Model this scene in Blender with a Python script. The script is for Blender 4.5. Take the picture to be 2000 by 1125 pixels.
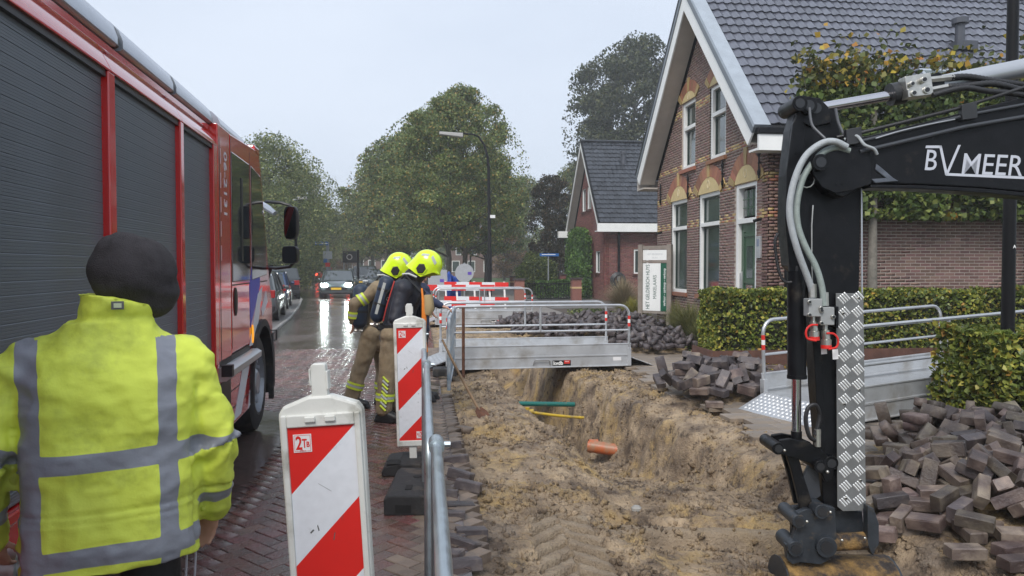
import bpy, bmesh, math, random
import numpy as np
from mathutils import Vector, Matrix, noise as mnoise
random.seed(7); RS = np.random.RandomState(11)
for o in list(bpy.data.objects): bpy.data.objects.remove(o)
S = bpy.context.scene
COL = S.collection
# ------------------------------------------------ camera
FX = 1450.0; CXX, CYY = 1000.0, 562.5; CAMH = 1.70
YAW = math.atan(180/FX); PIT = -math.atan(43.5/FX)
cf = Vector((math.sin(YAW)*math.cos(PIT), math.cos(YAW)*math.cos(PIT), math.sin(PIT)))
cr = Vector((math.cos(YAW), -math.sin(YAW), 0)); cu = cr.cross(cf)
O0 = Vector((0, 0, CAMH))
cd = bpy.data.cameras.new('camera'); cam = bpy.data.objects.new('camera', cd); COL.objects.link(cam)
cam.matrix_world = Matrix((( cr.x, cu.x, -cf.x, 0), (cr.y, cu.y, -cf.y, 0), (cr.z, cu.z, -cf.z, CAMH), (0, 0, 0, 1)))
cd.sensor_width = 36; cd.lens = FX/2000*36; cd.clip_start = 0.05; cd.clip_end = 2000
S.camera = cam
# ------------------------------------------------ world: overcast
SUN_EL, SUN_AZ = math.radians(48), math.radians(208)
w = bpy.data.worlds.new("World"); S.world = w; w.use_nodes = True
wn, wl = w.node_tree.nodes, w.node_tree.links; wn.clear()
wo = wn.new('ShaderNodeOutputWorld'); wb = wn.new('ShaderNodeBackground'); wb.inputs[1].default_value = 0.1
sky = wn.new('ShaderNodeTexSky'); sky.sky_type = 'NISHITA'; sky.sun_disc = False
sky.sun_elevation = SUN_EL; sky.sun_rotation = SUN_AZ; sky.dust_density = 4
tc = wn.new('ShaderNodeTexCoord'); mp = wn.new('ShaderNodeMapping'); mp.inputs['Scale'].default_value = (1, 1, 2.6)
nz = wn.new('ShaderNodeTexNoise'); nz.inputs['Scale'].default_value = 1.7; nz.inputs['Detail'].default_value = 5; nz.inputs['Roughness'].default_value = .5
cr1 = wn.new('ShaderNodeValToRGB'); e = cr1.color_ramp.elements
e[0].position = .33; e[0].color = (.352, .398, .474, 1); e[1].position = .70; e[1].color = (.422, .464, .535, 1)
vm = wn.new('ShaderNodeVectorMath'); vm.operation = 'SCALE'; vm.inputs['Scale'].default_value = 10.0
mx = wn.new('ShaderNodeMixRGB'); mx.inputs[0].default_value = .93
wl.new(tc.outputs['Generated'], mp.inputs[0]); wl.new(mp.outputs[0], nz.inputs['Vector']); wl.new(nz.outputs['Fac'], cr1.inputs[0])
wl.new(cr1.outputs[0], vm.inputs[0]); wl.new(sky.outputs[0], mx.inputs[1]); wl.new(vm.outputs[0], mx.inputs[2])
wl.new(mx.outputs[0], wb.inputs[0]); wl.new(wb.outputs[0], wo.inputs[0])
sl = bpy.data.lights.new('sun', 'SUN'); sl.energy = 1.5; sl.angle = math.radians(24); sl.color = (1, .97, .93)
so = bpy.data.objects.new('sun', sl); COL.objects.link(so)
sd = Vector((math.sin(SUN_AZ)*math.cos(SUN_EL), math.cos(SUN_AZ)*math.cos(SUN_EL), math.sin(SUN_EL)))
so.rotation_euler = sd.to_track_quat('Z', 'Y').to_euler()
S.view_settings.view_transform = 'Standard'; S.view_settings.look = 'None'; S.view_settings.gamma = 1
S.view_settings.exposure = 0.98; S.view_settings.use_curve_mapping = False
S.render.engine = 'CYCLES'
S.cycles.volume_bounces = 1; S.cycles.max_bounces = 8; S.cycles.transparent_max_bounces = 12

# ------------------------------------------------ place helpers
def ray(px, py): return cf*FX + cr*(px-CXX) - cu*(py-CYY)
def G(px, py, z=0.0):
    d = ray(px, py); return O0 + d*((z-CAMH)/d.z)
def AX(px, py, X):
    d = ray(px, py); return O0 + d*(X/d.x)
def AY(px, py, Y):
    d = ray(px, py); return O0 + d*(Y/d.y)
def AD(px, py, D): return O0 + ray(px, py)*(D/FX)

# ------------------------------------------------ materials
def nodes(m): return m.node_tree.nodes, m.node_tree.links
MATS = {}
def mat(name, col, rough=.6, metal=0., var=.0, nscale=8., bump=0., bscale=40., rvar=0., isl=0., spec=.5, coat=0., emit=None, estr=0., dirt=None, dscale=3., damt=.5, trans=0., coords='Object', huev=0.):
    """principled with noise tint, optional per-piece (island/object) random tint, second 'dirt' colour patches, and bump"""
    if name in MATS: return MATS[name]
    m = bpy.data.materials.new(name); m.use_nodes = True; N, L = nodes(m)
    b = N['Principled BSDF']
    b.inputs['Roughness'].default_value = rough; b.inputs['Metallic'].default_value = metal
    b.inputs['Specular IOR Level'].default_value = spec; b.inputs['Coat Weight'].default_value = coat
    b.inputs['Coat Roughness'].default_value = .06
    if trans: b.inputs['Transmission Weight'].default_value = trans
    c = (*col, 1)
    b.inputs['Base Color'].default_value = c
    tcn = N.new('ShaderNodeTexCoord'); co = tcn.outputs[coords]
    cur = None
    if var > 0 or dirt is not None or isl > 0:
        rgb = N.new('ShaderNodeRGB'); rgb.outputs[0].default_value = c; cur = rgb.outputs[0]
    if dirt is not None:
        n2 = N.new('ShaderNodeTexNoise'); n2.inputs['Scale'].default_value = dscale; n2.inputs['Detail'].default_value = 6; n2.inputs['Roughness'].default_value = .65
        L.new(co, n2.inputs['Vector']); r2 = N.new('ShaderNodeValToRGB'); r2.color_ramp.elements[0].position = 1-damt-.12+.0; r2.color_ramp.elements[1].position = min(1, 1-damt+.12)
        L.new(n2.outputs['Fac'], r2.inputs[0]); mm = N.new('ShaderNodeMixRGB'); mm.inputs[2].default_value = (*dirt, 1)
        L.new(r2.outputs[0], mm.inputs[0]); L.new(cur, mm.inputs[1]); cur = mm.outputs[0]
    val = None
    if isl > 0:
        g = N.new('ShaderNodeNewGeometry'); oi = N.new('ShaderNodeObjectInfo'); ad = N.new('ShaderNodeMath'); ad.operation = 'ADD'
        L.new(g.outputs['Random Per Island'], ad.inputs[0]); L.new(oi.outputs['Random'], ad.inputs[1])
        fr = N.new('ShaderNodeMath'); fr.operation = 'FRACT'; L.new(ad.outputs[0], fr.inputs[0])
        mr = N.new('ShaderNodeMapRange'); mr.inputs[3].default_value = 1-isl; mr.inputs[4].default_value = 1+isl; L.new(fr.outputs[0], mr.inputs[0]); val = mr.outputs[0]
        if huev:
            m7 = N.new('ShaderNodeMath'); m7.operation = 'MULTIPLY'; m7.inputs[1].default_value = 7.31; L.new(fr.outputs[0], m7.inputs[0])
            f7 = N.new('ShaderNodeMath'); f7.operation = 'FRACT'; L.new(m7.outputs[0], f7.inputs[0])
            hs = N.new('ShaderNodeHueSaturation'); mr7 = N.new('ShaderNodeMapRange'); mr7.inputs[3].default_value = .5-huev; mr7.inputs[4].default_value = .5+huev
            L.new(f7.outputs[0], mr7.inputs[0]); L.new(mr7.outputs[0], hs.inputs['Hue']); L.new(cur, hs.inputs['Color']); cur = hs.outputs[0]
    if var > 0:
        n1 = N.new('ShaderNodeTexNoise'); n1.inputs['Scale'].default_value = nscale; n1.inputs['Detail'].default_value = 7; n1.inputs['Roughness'].default_value = .62
        L.new(co, n1.inputs['Vector']); mr = N.new('ShaderNodeMapRange'); mr.inputs[1].default_value = .3; mr.inputs[2].default_value = .7
        mr.inputs[3].default_value = 1-var; mr.inputs[4].default_value = 1+var; L.new(n1.outputs['Fac'], mr.inputs[0])
        if val is None: val = mr.outputs[0]
        else:
            mu = N.new('ShaderNodeMath'); mu.operation = 'MULTIPLY'; L.new(val, mu.inputs[0]); L.new(mr.outputs[0], mu.inputs[1]); val = mu.outputs[0]
        if rvar > 0:
            mr3 = N.new('ShaderNodeMapRange'); mr3.inputs[1].default_value = .3; mr3.inputs[2].default_value = .7; mr3.inputs[3].default_value = max(0, rough-rvar); mr3.inputs[4].default_value = min(1, rough+rvar)
            L.new(n1.outputs['Fac'], mr3.inputs[0]); L.new(mr3.outputs[0], b.inputs['Roughness'])
    if val is not None:
        vs = N.new('ShaderNodeVectorMath'); vs.operation = 'SCALE'; L.new(cur, vs.inputs[0]); L.new(val, vs.inputs['Scale']); cur = vs.outputs[0]
    if cur is not None: L.new(cur, b.inputs['Base Color'])
    if bump > 0:
        n3 = N.new('ShaderNodeTexNoise'); n3.inputs['Scale'].default_value = bscale; n3.inputs['Detail'].default_value = 6; n3.inputs['Roughness'].default_value = .6
        L.new(co, n3.inputs['Vector']); bp = N.new('ShaderNodeBump'); bp.inputs['Strength'].default_value = bump; bp.inputs['Distance'].default_value = .02
        L.new(n3.outputs['Fac'], bp.inputs['Height']); L.new(bp.outputs[0], b.inputs['Normal'])
    if emit: b.inputs['Emission Color'].default_value = (*emit, 1); b.inputs['Emission Strength'].default_value = estr
    MATS[name] = m; m['cur'] = 0
    return m

# ------------------------------------------------ mesh building
class MB:
    def __init__(s): s.v = []; s.f = []; s.m = []
    def add(s, vs, fs, mi=0):
        n = len(s.v); s.v.extend([tuple(v) for v in vs]); s.f.extend([tuple(i+n for i in f) for f in fs]); s.m.extend([mi]*len(fs)); return s
    def box(s, a, b, mi=0, M=None):
        x0, y0, z0 = a; x1, y1, z1 = b
        v = [Vector(p) for p in ((x0,y0,z0),(x1,y0,z0),(x1,y1,z0),(x0,y1,z0),(x0,y0,z1),(x1,y0,z1),(x1,y1,z1),(x0,y1,z1))]
        if M is not None: v = [M @ p for p in v]
        return s.add(v, [(0,3,2,1),(4,5,6,7),(0,1,5,4),(1,2,6,5),(2,3,7,6),(3,0,4,7)], mi)
    def cbox(s, c, sz, mi=0, M=None):
        return s.box([c[i]-sz[i]/2 for i in range(3)], [c[i]+sz[i]/2 for i in range(3)], mi, M)
    def tube(s, pts, r, n=8, mi=0, cap=True):
        pts = [Vector(p) for p in pts]; k = len(pts)
        rr = r if isinstance(r, (list, tuple)) else [r]*k
        base = len(s.v); t0 = (pts[1]-pts[0]).normalized()
        a = Vector((0, 0, 1)) if abs(t0.z) < .9 else Vector((1, 0, 0)); nrm = t0.cross(a).normalized()
        for i, p in enumerate(pts):
            t = (pts[min(i+1, k-1)]-pts[max(i-1, 0)]).normalized()
            nrm = (nrm - t*nrm.dot(t)).normalized(); bn = t.cross(nrm)
            for j in range(n):
                an = 2*math.pi*j/n; s.v.append(tuple(p + (nrm*math.cos(an)+bn*math.sin(an))*rr[i]))
        for i in range(k-1):
            for j in range(n):
                s.f.append((base+i*n+j, base+i*n+(j+1) % n, base+(i+1)*n+(j+1) % n, base+(i+1)*n+j)); s.m.append(mi)
        if cap:
            s.f.append(tuple(base+j for j in reversed(range(n)))); s.m.append(mi)
            s.f.append(tuple(base+(k-1)*n+j for j in range(n))); s.m.append(mi)
        return s
    def prism(s, poly, f, d, mi=0):
        """poly of (u,v), f maps (u,v)->Vector, d = extrusion Vector"""
        n = len(poly); d = Vector(d); a = [f(u, v) for u, v in poly]
        vs = a+[p+d for p in a]
        return s.add(vs, [tuple(range(n))[::-1], tuple(range(n, 2*n))]+[(i, (i+1) % n, n+(i+1) % n, n+i) for i in range(n)], mi)
    def loft(s, rings, mi=0, cap=True):
        n = len(rings[0]); base = len(s.v)
        for r in rings: s.v.extend([tuple(p) for p in r])
        for i in range(len(rings)-1):
            for j in range(n):
                s.f.append((base+i*n+j, base+i*n+(j+1) % n, base+(i+1)*n+(j+1) % n, base+(i+1)*n+j)); s.m.append(mi)
        if cap:
            s.f.append(tuple(base+j for j in reversed(range(n)))); s.m.append(mi)
            s.f.append(tuple(base+(len(rings)-1)*n+j for j in range(n))); s.m.append(mi)
        return s
    def ball(s, c, r, n=12, k=8, mi=0, M=None):
        c = Vector(c); r = (r, r, r) if not hasattr(r, '__len__') else r; rings = []
        for i in range(1, k):
            t = math.pi*i/k; ring = []
            for j in range(n):
                a = 2*math.pi*j/n; p = Vector((r[0]*math.sin(t)*math.cos(a), r[1]*math.sin(t)*math.sin(a), -r[2]*math.cos(t)))
                ring.append(c+(M @ p if M is not None else p))
            rings.append(ring)
        return s.loft(rings, mi)
    def build(s, name, mats, parent=None, smooth=False, bevel=0, label=None, ang=40):
        me = bpy.data.meshes.new(name); me.from_pydata(s.v, [], s.f)
        mats = mats if isinstance(mats, (list, tuple)) else [mats]
        for m in mats: me.materials.append(m)
        if len(mats) > 1: me.polygons.foreach_set('material_index', s.m)
        bm = bmesh.new(); bm.from_mesh(me); bmesh.ops.recalc_face_normals(bm, faces=bm.faces); bm.to_mesh(me); bm.free()
        if smooth: me.shade_smooth(); me.set_sharp_from_angle(angle=math.radians(ang))
        o = bpy.data.objects.new(name, me); COL.objects.link(o)
        if parent is not None: o.parent = parent
        if bevel:
            b = o.modifiers.new('bevel', 'BEVEL'); b.width = bevel; b.segments = 2; b.limit_method = 'ANGLE'; b.angle_limit = math.radians(35)
        if label: o['label'] = label
        return o
def empty(name, label=None, cat=None, loc=(0, 0, 0), rz=0, group=None):
    o = bpy.data.objects.new(name, None); COL.objects.link(o); o.location = loc; o.rotation_euler = (0, 0, rz); o.empty_display_size = .2
    if label: o['label'] = label
    if cat: o['category'] = cat
    if group: o['group'] = group
    return o
def tag(o, label=None, cat=None, group=None, kind=None):
    if label: o['label'] = label
    if cat: o['category'] = cat
    if group: o['group'] = group
    if kind: o['kind'] = kind
    return o
def inst(o, mesh_name, loc=(0, 0, 0), rot=None, parent=None, M=None, scale=None):
    c = bpy.data.objects.new(mesh_name, o.data if hasattr(o, 'data') else o); COL.objects.link(c)
    if M is not None: c.matrix_local = M
    else:
        c.location = loc
        if rot is not None: c.rotation_euler = rot
        if scale is not None: c.scale = scale
    if parent is not None: c.parent = parent
    return c
def stamp(name, tv, tf, Ms, m, parent=None, kind='stuff', smooth=False):
    """join many copies of a small template (verts tv, faces tf) placed by 4x4 matrices into one mesh"""
    tv = np.array([(*v, 1.) for v in tv]); Ms = np.array([np.array(M) for M in Ms]); n = len(tv); k = len(Ms)
    V = np.einsum('kij,nj->kni', Ms, tv)[:, :, :3].reshape(-1, 3)
    return rawmesh(name, V, np_faces(tf, n, k), m, parent, kind, smooth)
def np_faces(tf, n, k):
    ln = [len(f) for f in tf]; flat = np.array([i for f in tf for i in f])
    loops = (flat[None, :] + (np.arange(k)*n)[:, None]).ravel(); tot = np.tile(np.array(ln), k); return loops, tot
def rawmesh(name, V, lt, m, parent=None, kind=None, smooth=False):
    loops, tot = lt; me = bpy.data.meshes.new(name)
    me.vertices.add(len(V)); me.vertices.foreach_set('co', np.asarray(V, dtype=np.float32).ravel())
    me.loops.add(len(loops)); me.loops.foreach_set('vertex_index', loops.astype(np.int32))
    st = np.concatenate([[0], np.cumsum(tot)[:-1]]).astype(np.int32)
    me.polygons.add(len(tot)); me.polygons.foreach_set('loop_start', st); me.polygons.foreach_set('loop_total', tot.astype(np.int32))
    me.update(calc_edges=True); me.validate()
    for mm in (m if isinstance(m, (list, tuple)) else [m]): me.materials.append(mm)
    if smooth: me.shade_smooth()
    o = bpy.data.objects.new(name, me); COL.objects.link(o)
    if parent is not None: o.parent = parent
    if kind: o['kind'] = kind
    return o
def TM(loc, rot=(0, 0, 0), sc=(1, 1, 1)):
    from mathutils import Euler
    return Matrix.Translation(loc) @ Euler(rot).to_matrix().to_4x4() @ Matrix.Diagonal((*sc, 1))
BOXF = [(0,3,2,1),(4,5,6,7),(0,1,5,4),(1,2,6,5),(2,3,7,6),(3,0,4,7)]
def boxv(a, b):
    x0, y0, z0 = a; x1, y1, z1 = b
    return [(x0,y0,z0),(x1,y0,z0),(x1,y1,z0),(x0,y1,z0),(x0,y0,z1),(x1,y0,z1),(x1,y1,z1),(x0,y1,z1)]
def chamfer_box(w, l, h, c=.004, wob=0, seed=0):
    """brick: bottom rect, upper rect, inset top; centred in xy, top at z=0 ... returns verts, faces"""
    rs = random.Random(seed); j = lambda: rs.uniform(-wob, wob)
    v = [(-w/2+j(), -l/2+j(), -h), (w/2+j(), -l/2+j(), -h), (w/2+j(), l/2+j(), -h), (-w/2+j(), l/2+j(), -h)]
    v += [(-w/2, -l/2, -c), (w/2, -l/2, -c), (w/2, l/2, -c), (-w/2, l/2, -c)]
    v += [(-w/2+c, -l/2+c, 0), (w/2-c, -l/2+c, 0), (w/2-c, l/2-c, 0), (-w/2+c, l/2-c, 0)]
    f = [(0,3,2,1)]+[(i, (i+1) % 4, 4+(i+1) % 4, 4+i) for i in range(4)]+[(4+i, 4+(i+1) % 4, 8+(i+1) % 4, 8+i) for i in range(4)]+[(8,9,10,11)]
    return v, f
# numpy value noise
def vnoise(x, y, seed=0):
    xi = np.floor(x).astype(np.int64); yi = np.floor(y).astype(np.int64); fx = x-xi; fy = y-yi
    def h(a, b):
        n = (a*374761393 + b*668265263 + seed*1442695041) & 0xffffffff
        n = ((n ^ (n >> 13))*1274126177) & 0xffffffff; n = n ^ (n >> 16)
        return (n & 0xffff)/65535.
    sx = fx*fx*(3-2*fx); sy = fy*fy*(3-2*fy)
    return (h(xi, yi)*(1-sx)+h(xi+1, yi)*sx)*(1-sy)+(h(xi, yi+1)*(1-sx)+h(xi+1, yi+1)*sx)*sy
def fbm(x, y, oc=5, seed=0, gain=.5):
    s = 0; a = 1; t = 0
    for i in range(oc):
        s = s+a*vnoise(x*2**i+i*17.3, y*2**i-i*9.1, seed+i); t += a; a *= gain
    return s/t*2-1
def sstep(a, b, x):
    t = np.clip((x-a)/(b-a), 0, 1); return t*t*(3-2*t)
# text as mesh
def text(name, s, size, M, m, parent=None, extrude=.001, bold=0.0, align='LEFT', sx=1.0, shear=0.0):
    cu_ = bpy.data.curves.new(name, 'FONT'); cu_.body = s; cu_.size = size; cu_.extrude = extrude; cu_.offset = bold; cu_.align_x = align; cu_.shear = shear
    cu_.resolution_u = 3
    t = bpy.data.objects.new(name, cu_); COL.objects.link(t)
    dg = bpy.context.evaluated_depsgraph_get(); me = bpy.data.meshes.new_from_object(t.evaluated_get(dg)); bpy.data.objects.remove(t)
    me.materials.clear(); me.materials.append(m)
    me.transform(Matrix.Diagonal((sx, 1, 1, 1))); me.transform(M)
    o = bpy.data.objects.new(name, me); COL.objects.link(o)
    if parent is not None: o.parent = parent
    return o
def frameM(o, x, y):
    """matrix with text x axis along x, up along y, normal x cross y"""
    x = Vector(x).normalized(); y = Vector(y).normalized(); n = x.cross(y)
    return Matrix(((x.x, y.x, n.x, o[0]), (x.y, y.y, n.y, o[1]), (x.z, y.z, n.z, o[2]), (0, 0, 0, 1)))

white_paint = mat('white_paint', (.78, .78, .76), .35, var=.05, nscale=3)
alu = mat('aluminium', (.55, .56, .57), .38, metal=.75, var=.08, nscale=6, rvar=.1)
galv = mat('galvanised', (.42, .47, .50), .38, metal=.8, var=.16, nscale=14, rvar=.12)
black_plastic = mat('black_plastic', (.02, .021, .023), .45, var=.2, nscale=10, bump=.1)
rubber = mat('rubber', (.022, .022, .023), .75, var=.25, nscale=15, bump=.2, dirt=(.10, .08, .06), dscale=6, damt=.35)
black_steel = mat('black_steel', (.0045, .005, .0065), .40, spec=.20, coat=.03, var=.5, nscale=9, rvar=.14, bump=.05, bscale=90, dirt=(.045, .038, .030), dscale=7, damt=.30)
glass_dark = mat('dark_glass', (.02, .024, .026), .06, spec=.7, coat=.5)
red_retro = mat('red_retroreflective', (.66, .02, .015), .4, var=.05, nscale=5)
white_retro = mat('white_retroreflective', (.70, .72, .76), .4, var=.05, nscale=30, dirt=(.45, .45, .44), dscale=14, damt=.25)
# =========================== GROUND
EDGE_L = lambda y: .36+.10*np.sin(y*.9+1)*np.clip((y-3)/6, .3, 1)+.06*np.clip((y-8)/6, 0, 1)
TX0, TX1, TYA, TYB = .22, 3.70, 1.2, 27.0
def lipR(y): return np.interp(y, [3, 5, 6.4, 8, 9.5, 11.2, 14, 27], [3.35, 3.2, 3.0, 2.86, 2.7, 2.45, 2.45, 2.45])
def lipL(y): return np.interp(y, [3, 5.5, 6.5, 8.0, 9.5, 11, 12.6, 13.6, 27], [.9, 1.15, 1.35, 1.55, 1.35, 1.2, 1.15, .62, .62])
def depth(y): return np.interp(y, [3.5, 5.0, 5.9, 7.0, 8.0, 9.2, 10.3, 12, 27], [.05, .13, .20, .42, .60, .78, .95, 1.05, 1.05])*(1-sstep(17.2, 17.6, y))
def gz(x, y):
    x = np.asarray(x, float); y = np.asarray(y, float)
    wx = x+.10*fbm(x*1.3, y*1.3, 3, 5)+.05*fbm(x*5, y*5, 3, 6)
    lr = lipR(y); ll = lipL(y)
    base = -.075 - .03*sstep(.35, .9, x)*(1-sstep(3, 3.3, x))
    base = base + .045*fbm(x*1.6, y*1.6, 4, 9)
    # left bank: loose soil mound between paving and trench
    base = base + .07*np.exp(-((wx-.95)/.30)**2)*sstep(6, 8, y)
    # right bank crumbs
    base = base + .055*np.exp(-((wx-(lr+.30))/.24)**2)*sstep(4.5, 6.5, y)*(1-sstep(13, 15, y))
    steepL = np.interp(y, [5, 7, 9, 11], [.9, .75, .5, .28]); 
    inL = sstep(0, 1, (wx-(ll-steepL*.3))/steepL); inR = 1-sstep(0, 1, (wx-(lr-.26))/.30)
    d = depth(y+.25*fbm(x*2, y*.8, 3, 12))
    tr = inL*inR
    z = base - d*tr
    # spill heap of sand in the shallow part
    z = z + .17*np.exp(-(((wx-2.25)/.62)**2+((y-6.1)/.55)**2)) + .08*np.exp(-(((wx-1.7)/.5)**2+((y-7.2)/.5)**2))
    # ridge left by bucket, across
    z = z + .085*np.exp(-(((y-5.25+.25*(x-2))/.09)**2))*sstep(1.0, 1.6, x)*(1-sstep(3, 3.3, x)) - .05*np.exp(-(((y-5.0+.25*(x-2))/.16)**2))*sstep(1.0, 1.6, x)*(1-sstep(2.9, 3.2, x))
    # wheel track of the excavator with chevron lugs
    tx = .92+.05*(y-4); inside = sstep(.24, .20, np.abs(x-tx))*(sstep(5.5, 5.2, y))
    lug = np.maximum(0, np.sin((y+np.abs(x-tx)*.9)*2*np.pi/.19))
    z = z - .040*inside + .055*inside*lug*(.75+.25*vnoise(x*9, y*9, 3))
    # rough crumbs
    rough = (.35+.65*sstep(-.2, .35, fbm(x*.9, y*.9, 3, 21)))*(.55+.45*sstep(5.2, 6.4, y))
    side = 4*inL*(1-inL)+4*inR*(1-inR)
    rdg = 1-np.abs(fbm(x*9, y*9, 4, 33, .62))*2.2
    z = z + rough*(.040*fbm(x*6, y*6, 4, 31, .6) + .030*rdg*sstep(-.1, .4, fbm(x*2.2, y*2.2, 2, 35)) + .055*np.abs(fbm(x*20, y*20, 3, 41, .65)))*(1-.85*inside) + side*.075*fbm(x*4, y*9, 4, 51, .65)
    z = z - .03*sstep(.62,.7,vnoise(x*3.1, y*3.1, 77))
    lg = sstep(.30, .72, np.abs(np.sin((y+np.abs(x-tx)*.95-.055*np.sign(x-tx))*np.pi/.20)))
    z = z*(1-inside)+inside*(-.215+.105*lg+.014*fbm(x*14, y*14, 3, 88))
    flat_ = np.exp(-((y-4.98+.22*(x-2))/.10)**4)*sstep(1.25, 1.5, x)*(1-sstep(2.8, 3.0, x)); z = z*(1-.8*flat_)+.8*flat_*(-.125+.008*fbm(x*5, y*5, 3, 89))
    # meet the paved sides below the stones
    e1 = sstep(.5, .28, x); z = z*(1-e1)+(-.07)*e1
    e2 = sstep(3.52, 3.68, x); z = z*(1-e2)+(-.065)*e2
    e3 = sstep(26.0, 26.8, y); z = z*(1-e3)+(-.065)*e3
    return z
ys = [TYA]
while ys[-1] < TYB: ys.append(ys[-1]+max(.011, .0030*ys[-1] if ys[-1] > 3.4 else .05))
ys = np.array(ys); xs = np.arange(TX0, TX1+.001, .0125)
XX, YY = np.meshgrid(xs, ys); ZZ = gz(XX, YY)
# horizontal jitter makes the vertical trench faces rugged
jx = .02*fbm(XX*3+ZZ*14, YY*7, 3, 61)*sstep(.05, .4, -ZZ)
V = np.stack([XX+jx, YY, ZZ], -1).reshape(-1, 3); nr, nc = XX.shape
ii = (np.arange(nr-1)[:, None]*nc+np.arange(nc-1)[None, :]).ravel()
loops = np.stack([ii, ii+1, ii+nc+1, ii+nc], -1).ravel()
def soil_material():
    m = mat('soil', (.22, .165, .115), .82, bump=1.0, bscale=48, coords='Object'); N, L = nodes(m); b = N['Principled BSDF']
    tcn = N.new('ShaderNodeTexCoord'); co = tcn.outputs['Object']
    def noise(s, d=6, r=.6, st=None):
        n = N.new('ShaderNodeTexNoise'); n.inputs['Scale'].default_value = s; n.inputs['Detail'].default_value = d; n.inputs['Roughness'].default_value = r
        if st:
            mpn = N.new('ShaderNodeMapping'); mpn.inputs['Scale'].default_value = st; L.new(co, mpn.inputs[0]); L.new(mpn.outputs[0], n.inputs['Vector'])
        else: L.new(co, n.inputs['Vector'])
        return n.outputs['Fac']
    def ramp(x, a, bb, ca, cb):
        r = N.new('ShaderNodeValToRGB'); r.color_ramp.elements[0].position = a; r.color_ramp.elements[1].position = bb
        r.color_ramp.elements[0].color = (*ca, 1); r.color_ramp.elements[1].color = (*cb, 1); L.new(x, r.inputs[0]); return r.outputs[0]
    def mix(f, a, c):
        q = N.new('ShaderNodeMixRGB'); L.new(f, q.inputs[0])
        for k, v in ((1, a), (2, c)):
            if isinstance(v, tuple): q.inputs[k].default_value = (*v, 1)
            else: L.new(v, q.inputs[k])
        return q.outputs[0]
    base = ramp(noise(3.2), .34, .66, (.11, .076, .052), (.52, .39, .255))
    base = mix(ramp(noise(1.5, 5, .7), .50, .64, (0, 0, 0), (1, 1, 1)), base, (.50, .345, .15))      # ochre sand
    base = mix(ramp(noise(2.3, 5, .7, (1, 1, 1.7)), .56, .66, (0, 0, 0), (.8, .8, .8)), base, (.28, .22, .165)) # grey-brown loam
    base = mix(ramp(noise(9, 6, .78), .53, .62, (0, 0, 0), (.8, .8, .8)), base, (.055, .038, .027))  # dark clods
    base = mix(ramp(noise(55, 3, .6), .62, .72, (0, 0, 0), (.6, .6, .6)), base, (.40, .31, .20))
    ca = N.new('ShaderNodeAttribute'); ca.attribute_name = 'compact'; base = mix(ca.outputs['Fac'], base, ramp(noise(7), .3, .7, (.25, .19, .13), (.42, .33, .23)))
    L.new(base, b.inputs['Base Color'])
    for n_ in N:
        if n_.type == 'BUMP': n_.inputs['Distance'].default_value = .045
    rr = ramp(noise(2.0), .35, .65, (.95,)*3, (.5,)*3); L.new(rr, b.inputs['Roughness'])
    return m
soil = soil_material()
earth = rawmesh('excavated_soil', V, (loops, np.full(len(ii), 4)), soil, smooth=True)
txx = .92+.05*(V[:, 1]-4); at_ = earth.data.attributes.new('compact', 'FLOAT', 'POINT'); at_.data.foreach_set('value', (np.clip((.25-np.abs(V[:, 0]-txx))/.05, 0, 1)*np.clip((5.5-V[:, 1])/.3, 0, 1)*.8+.75*np.exp(-((V[:, 1]-4.98+.22*(V[:, 0]-2))/.12)**4)*(V[:, 0] > 1.25)*(V[:, 0] < 3)).astype(np.float32)); tag(earth, kind='structure')
def zat(x, y): return float(gz(np.array([x]), np.array([y]))[0])
# clods and crumbs
cv = [(1,0,0),(0,1,0),(-1,0,0),(0,-1,0),(0,0,.8),(0,0,-.8),(.5,.5,.5),(-.5,.4,-.5)]
cfc = [(0,6,4),(6,1,4),(1,2,4),(2,3,4),(3,0,4),(0,1,6),(1,0,5),(2,1,7),(1,5,7),(5,2,7),(3,2,5),(0,3,5)]
Ms = []
cx_ = np.array([random.uniform(.45, 3.65) for k in range(16000)]); cy_ = np.array([3.4+random.random()**1.7*10 for k in range(16000)])
cz_ = gz(cx_, cy_); cm_ = fbm(cx_*1.4, cy_*1.4, 3, 91)
for k in range(16000):
    x, y, z_ = cx_[k], cy_[k], cz_[k]
    if cm_[k] < -.05 and random.random() < .8: continue
    if abs(x-.92-.05*(y-4)) < .22 and y < 5.2: continue
    s = random.choice((.006, .008, .011, .015, .022, .03))*random.uniform(.6, 1.4)
    if random.random() < .012: s *= 2
    Ms.append(TM((x, y, z_+s*.2), [random.uniform(0, 6) for _ in range(3)], (s*random.uniform(.8, 1.5), s, s*random.uniform(.6, 1))))
stamp('soil_clods', cv, cfc, Ms, soil, smooth=False)
# stone lying in the pit
p = G(1243, 965, -.12); mb = MB(); mb.ball((0, 0, 0), (.045, .04, .032), 7, 5); st = mb.build('stone', mat('pale_stone', (.3, .29, .27), .8, var=.2), smooth=False)
st.location = (p.x, p.y, zat(p.x, p.y)+.02); tag(st, 'small pale grey stone lying on the sand of the dug pit', 'stone')

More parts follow.
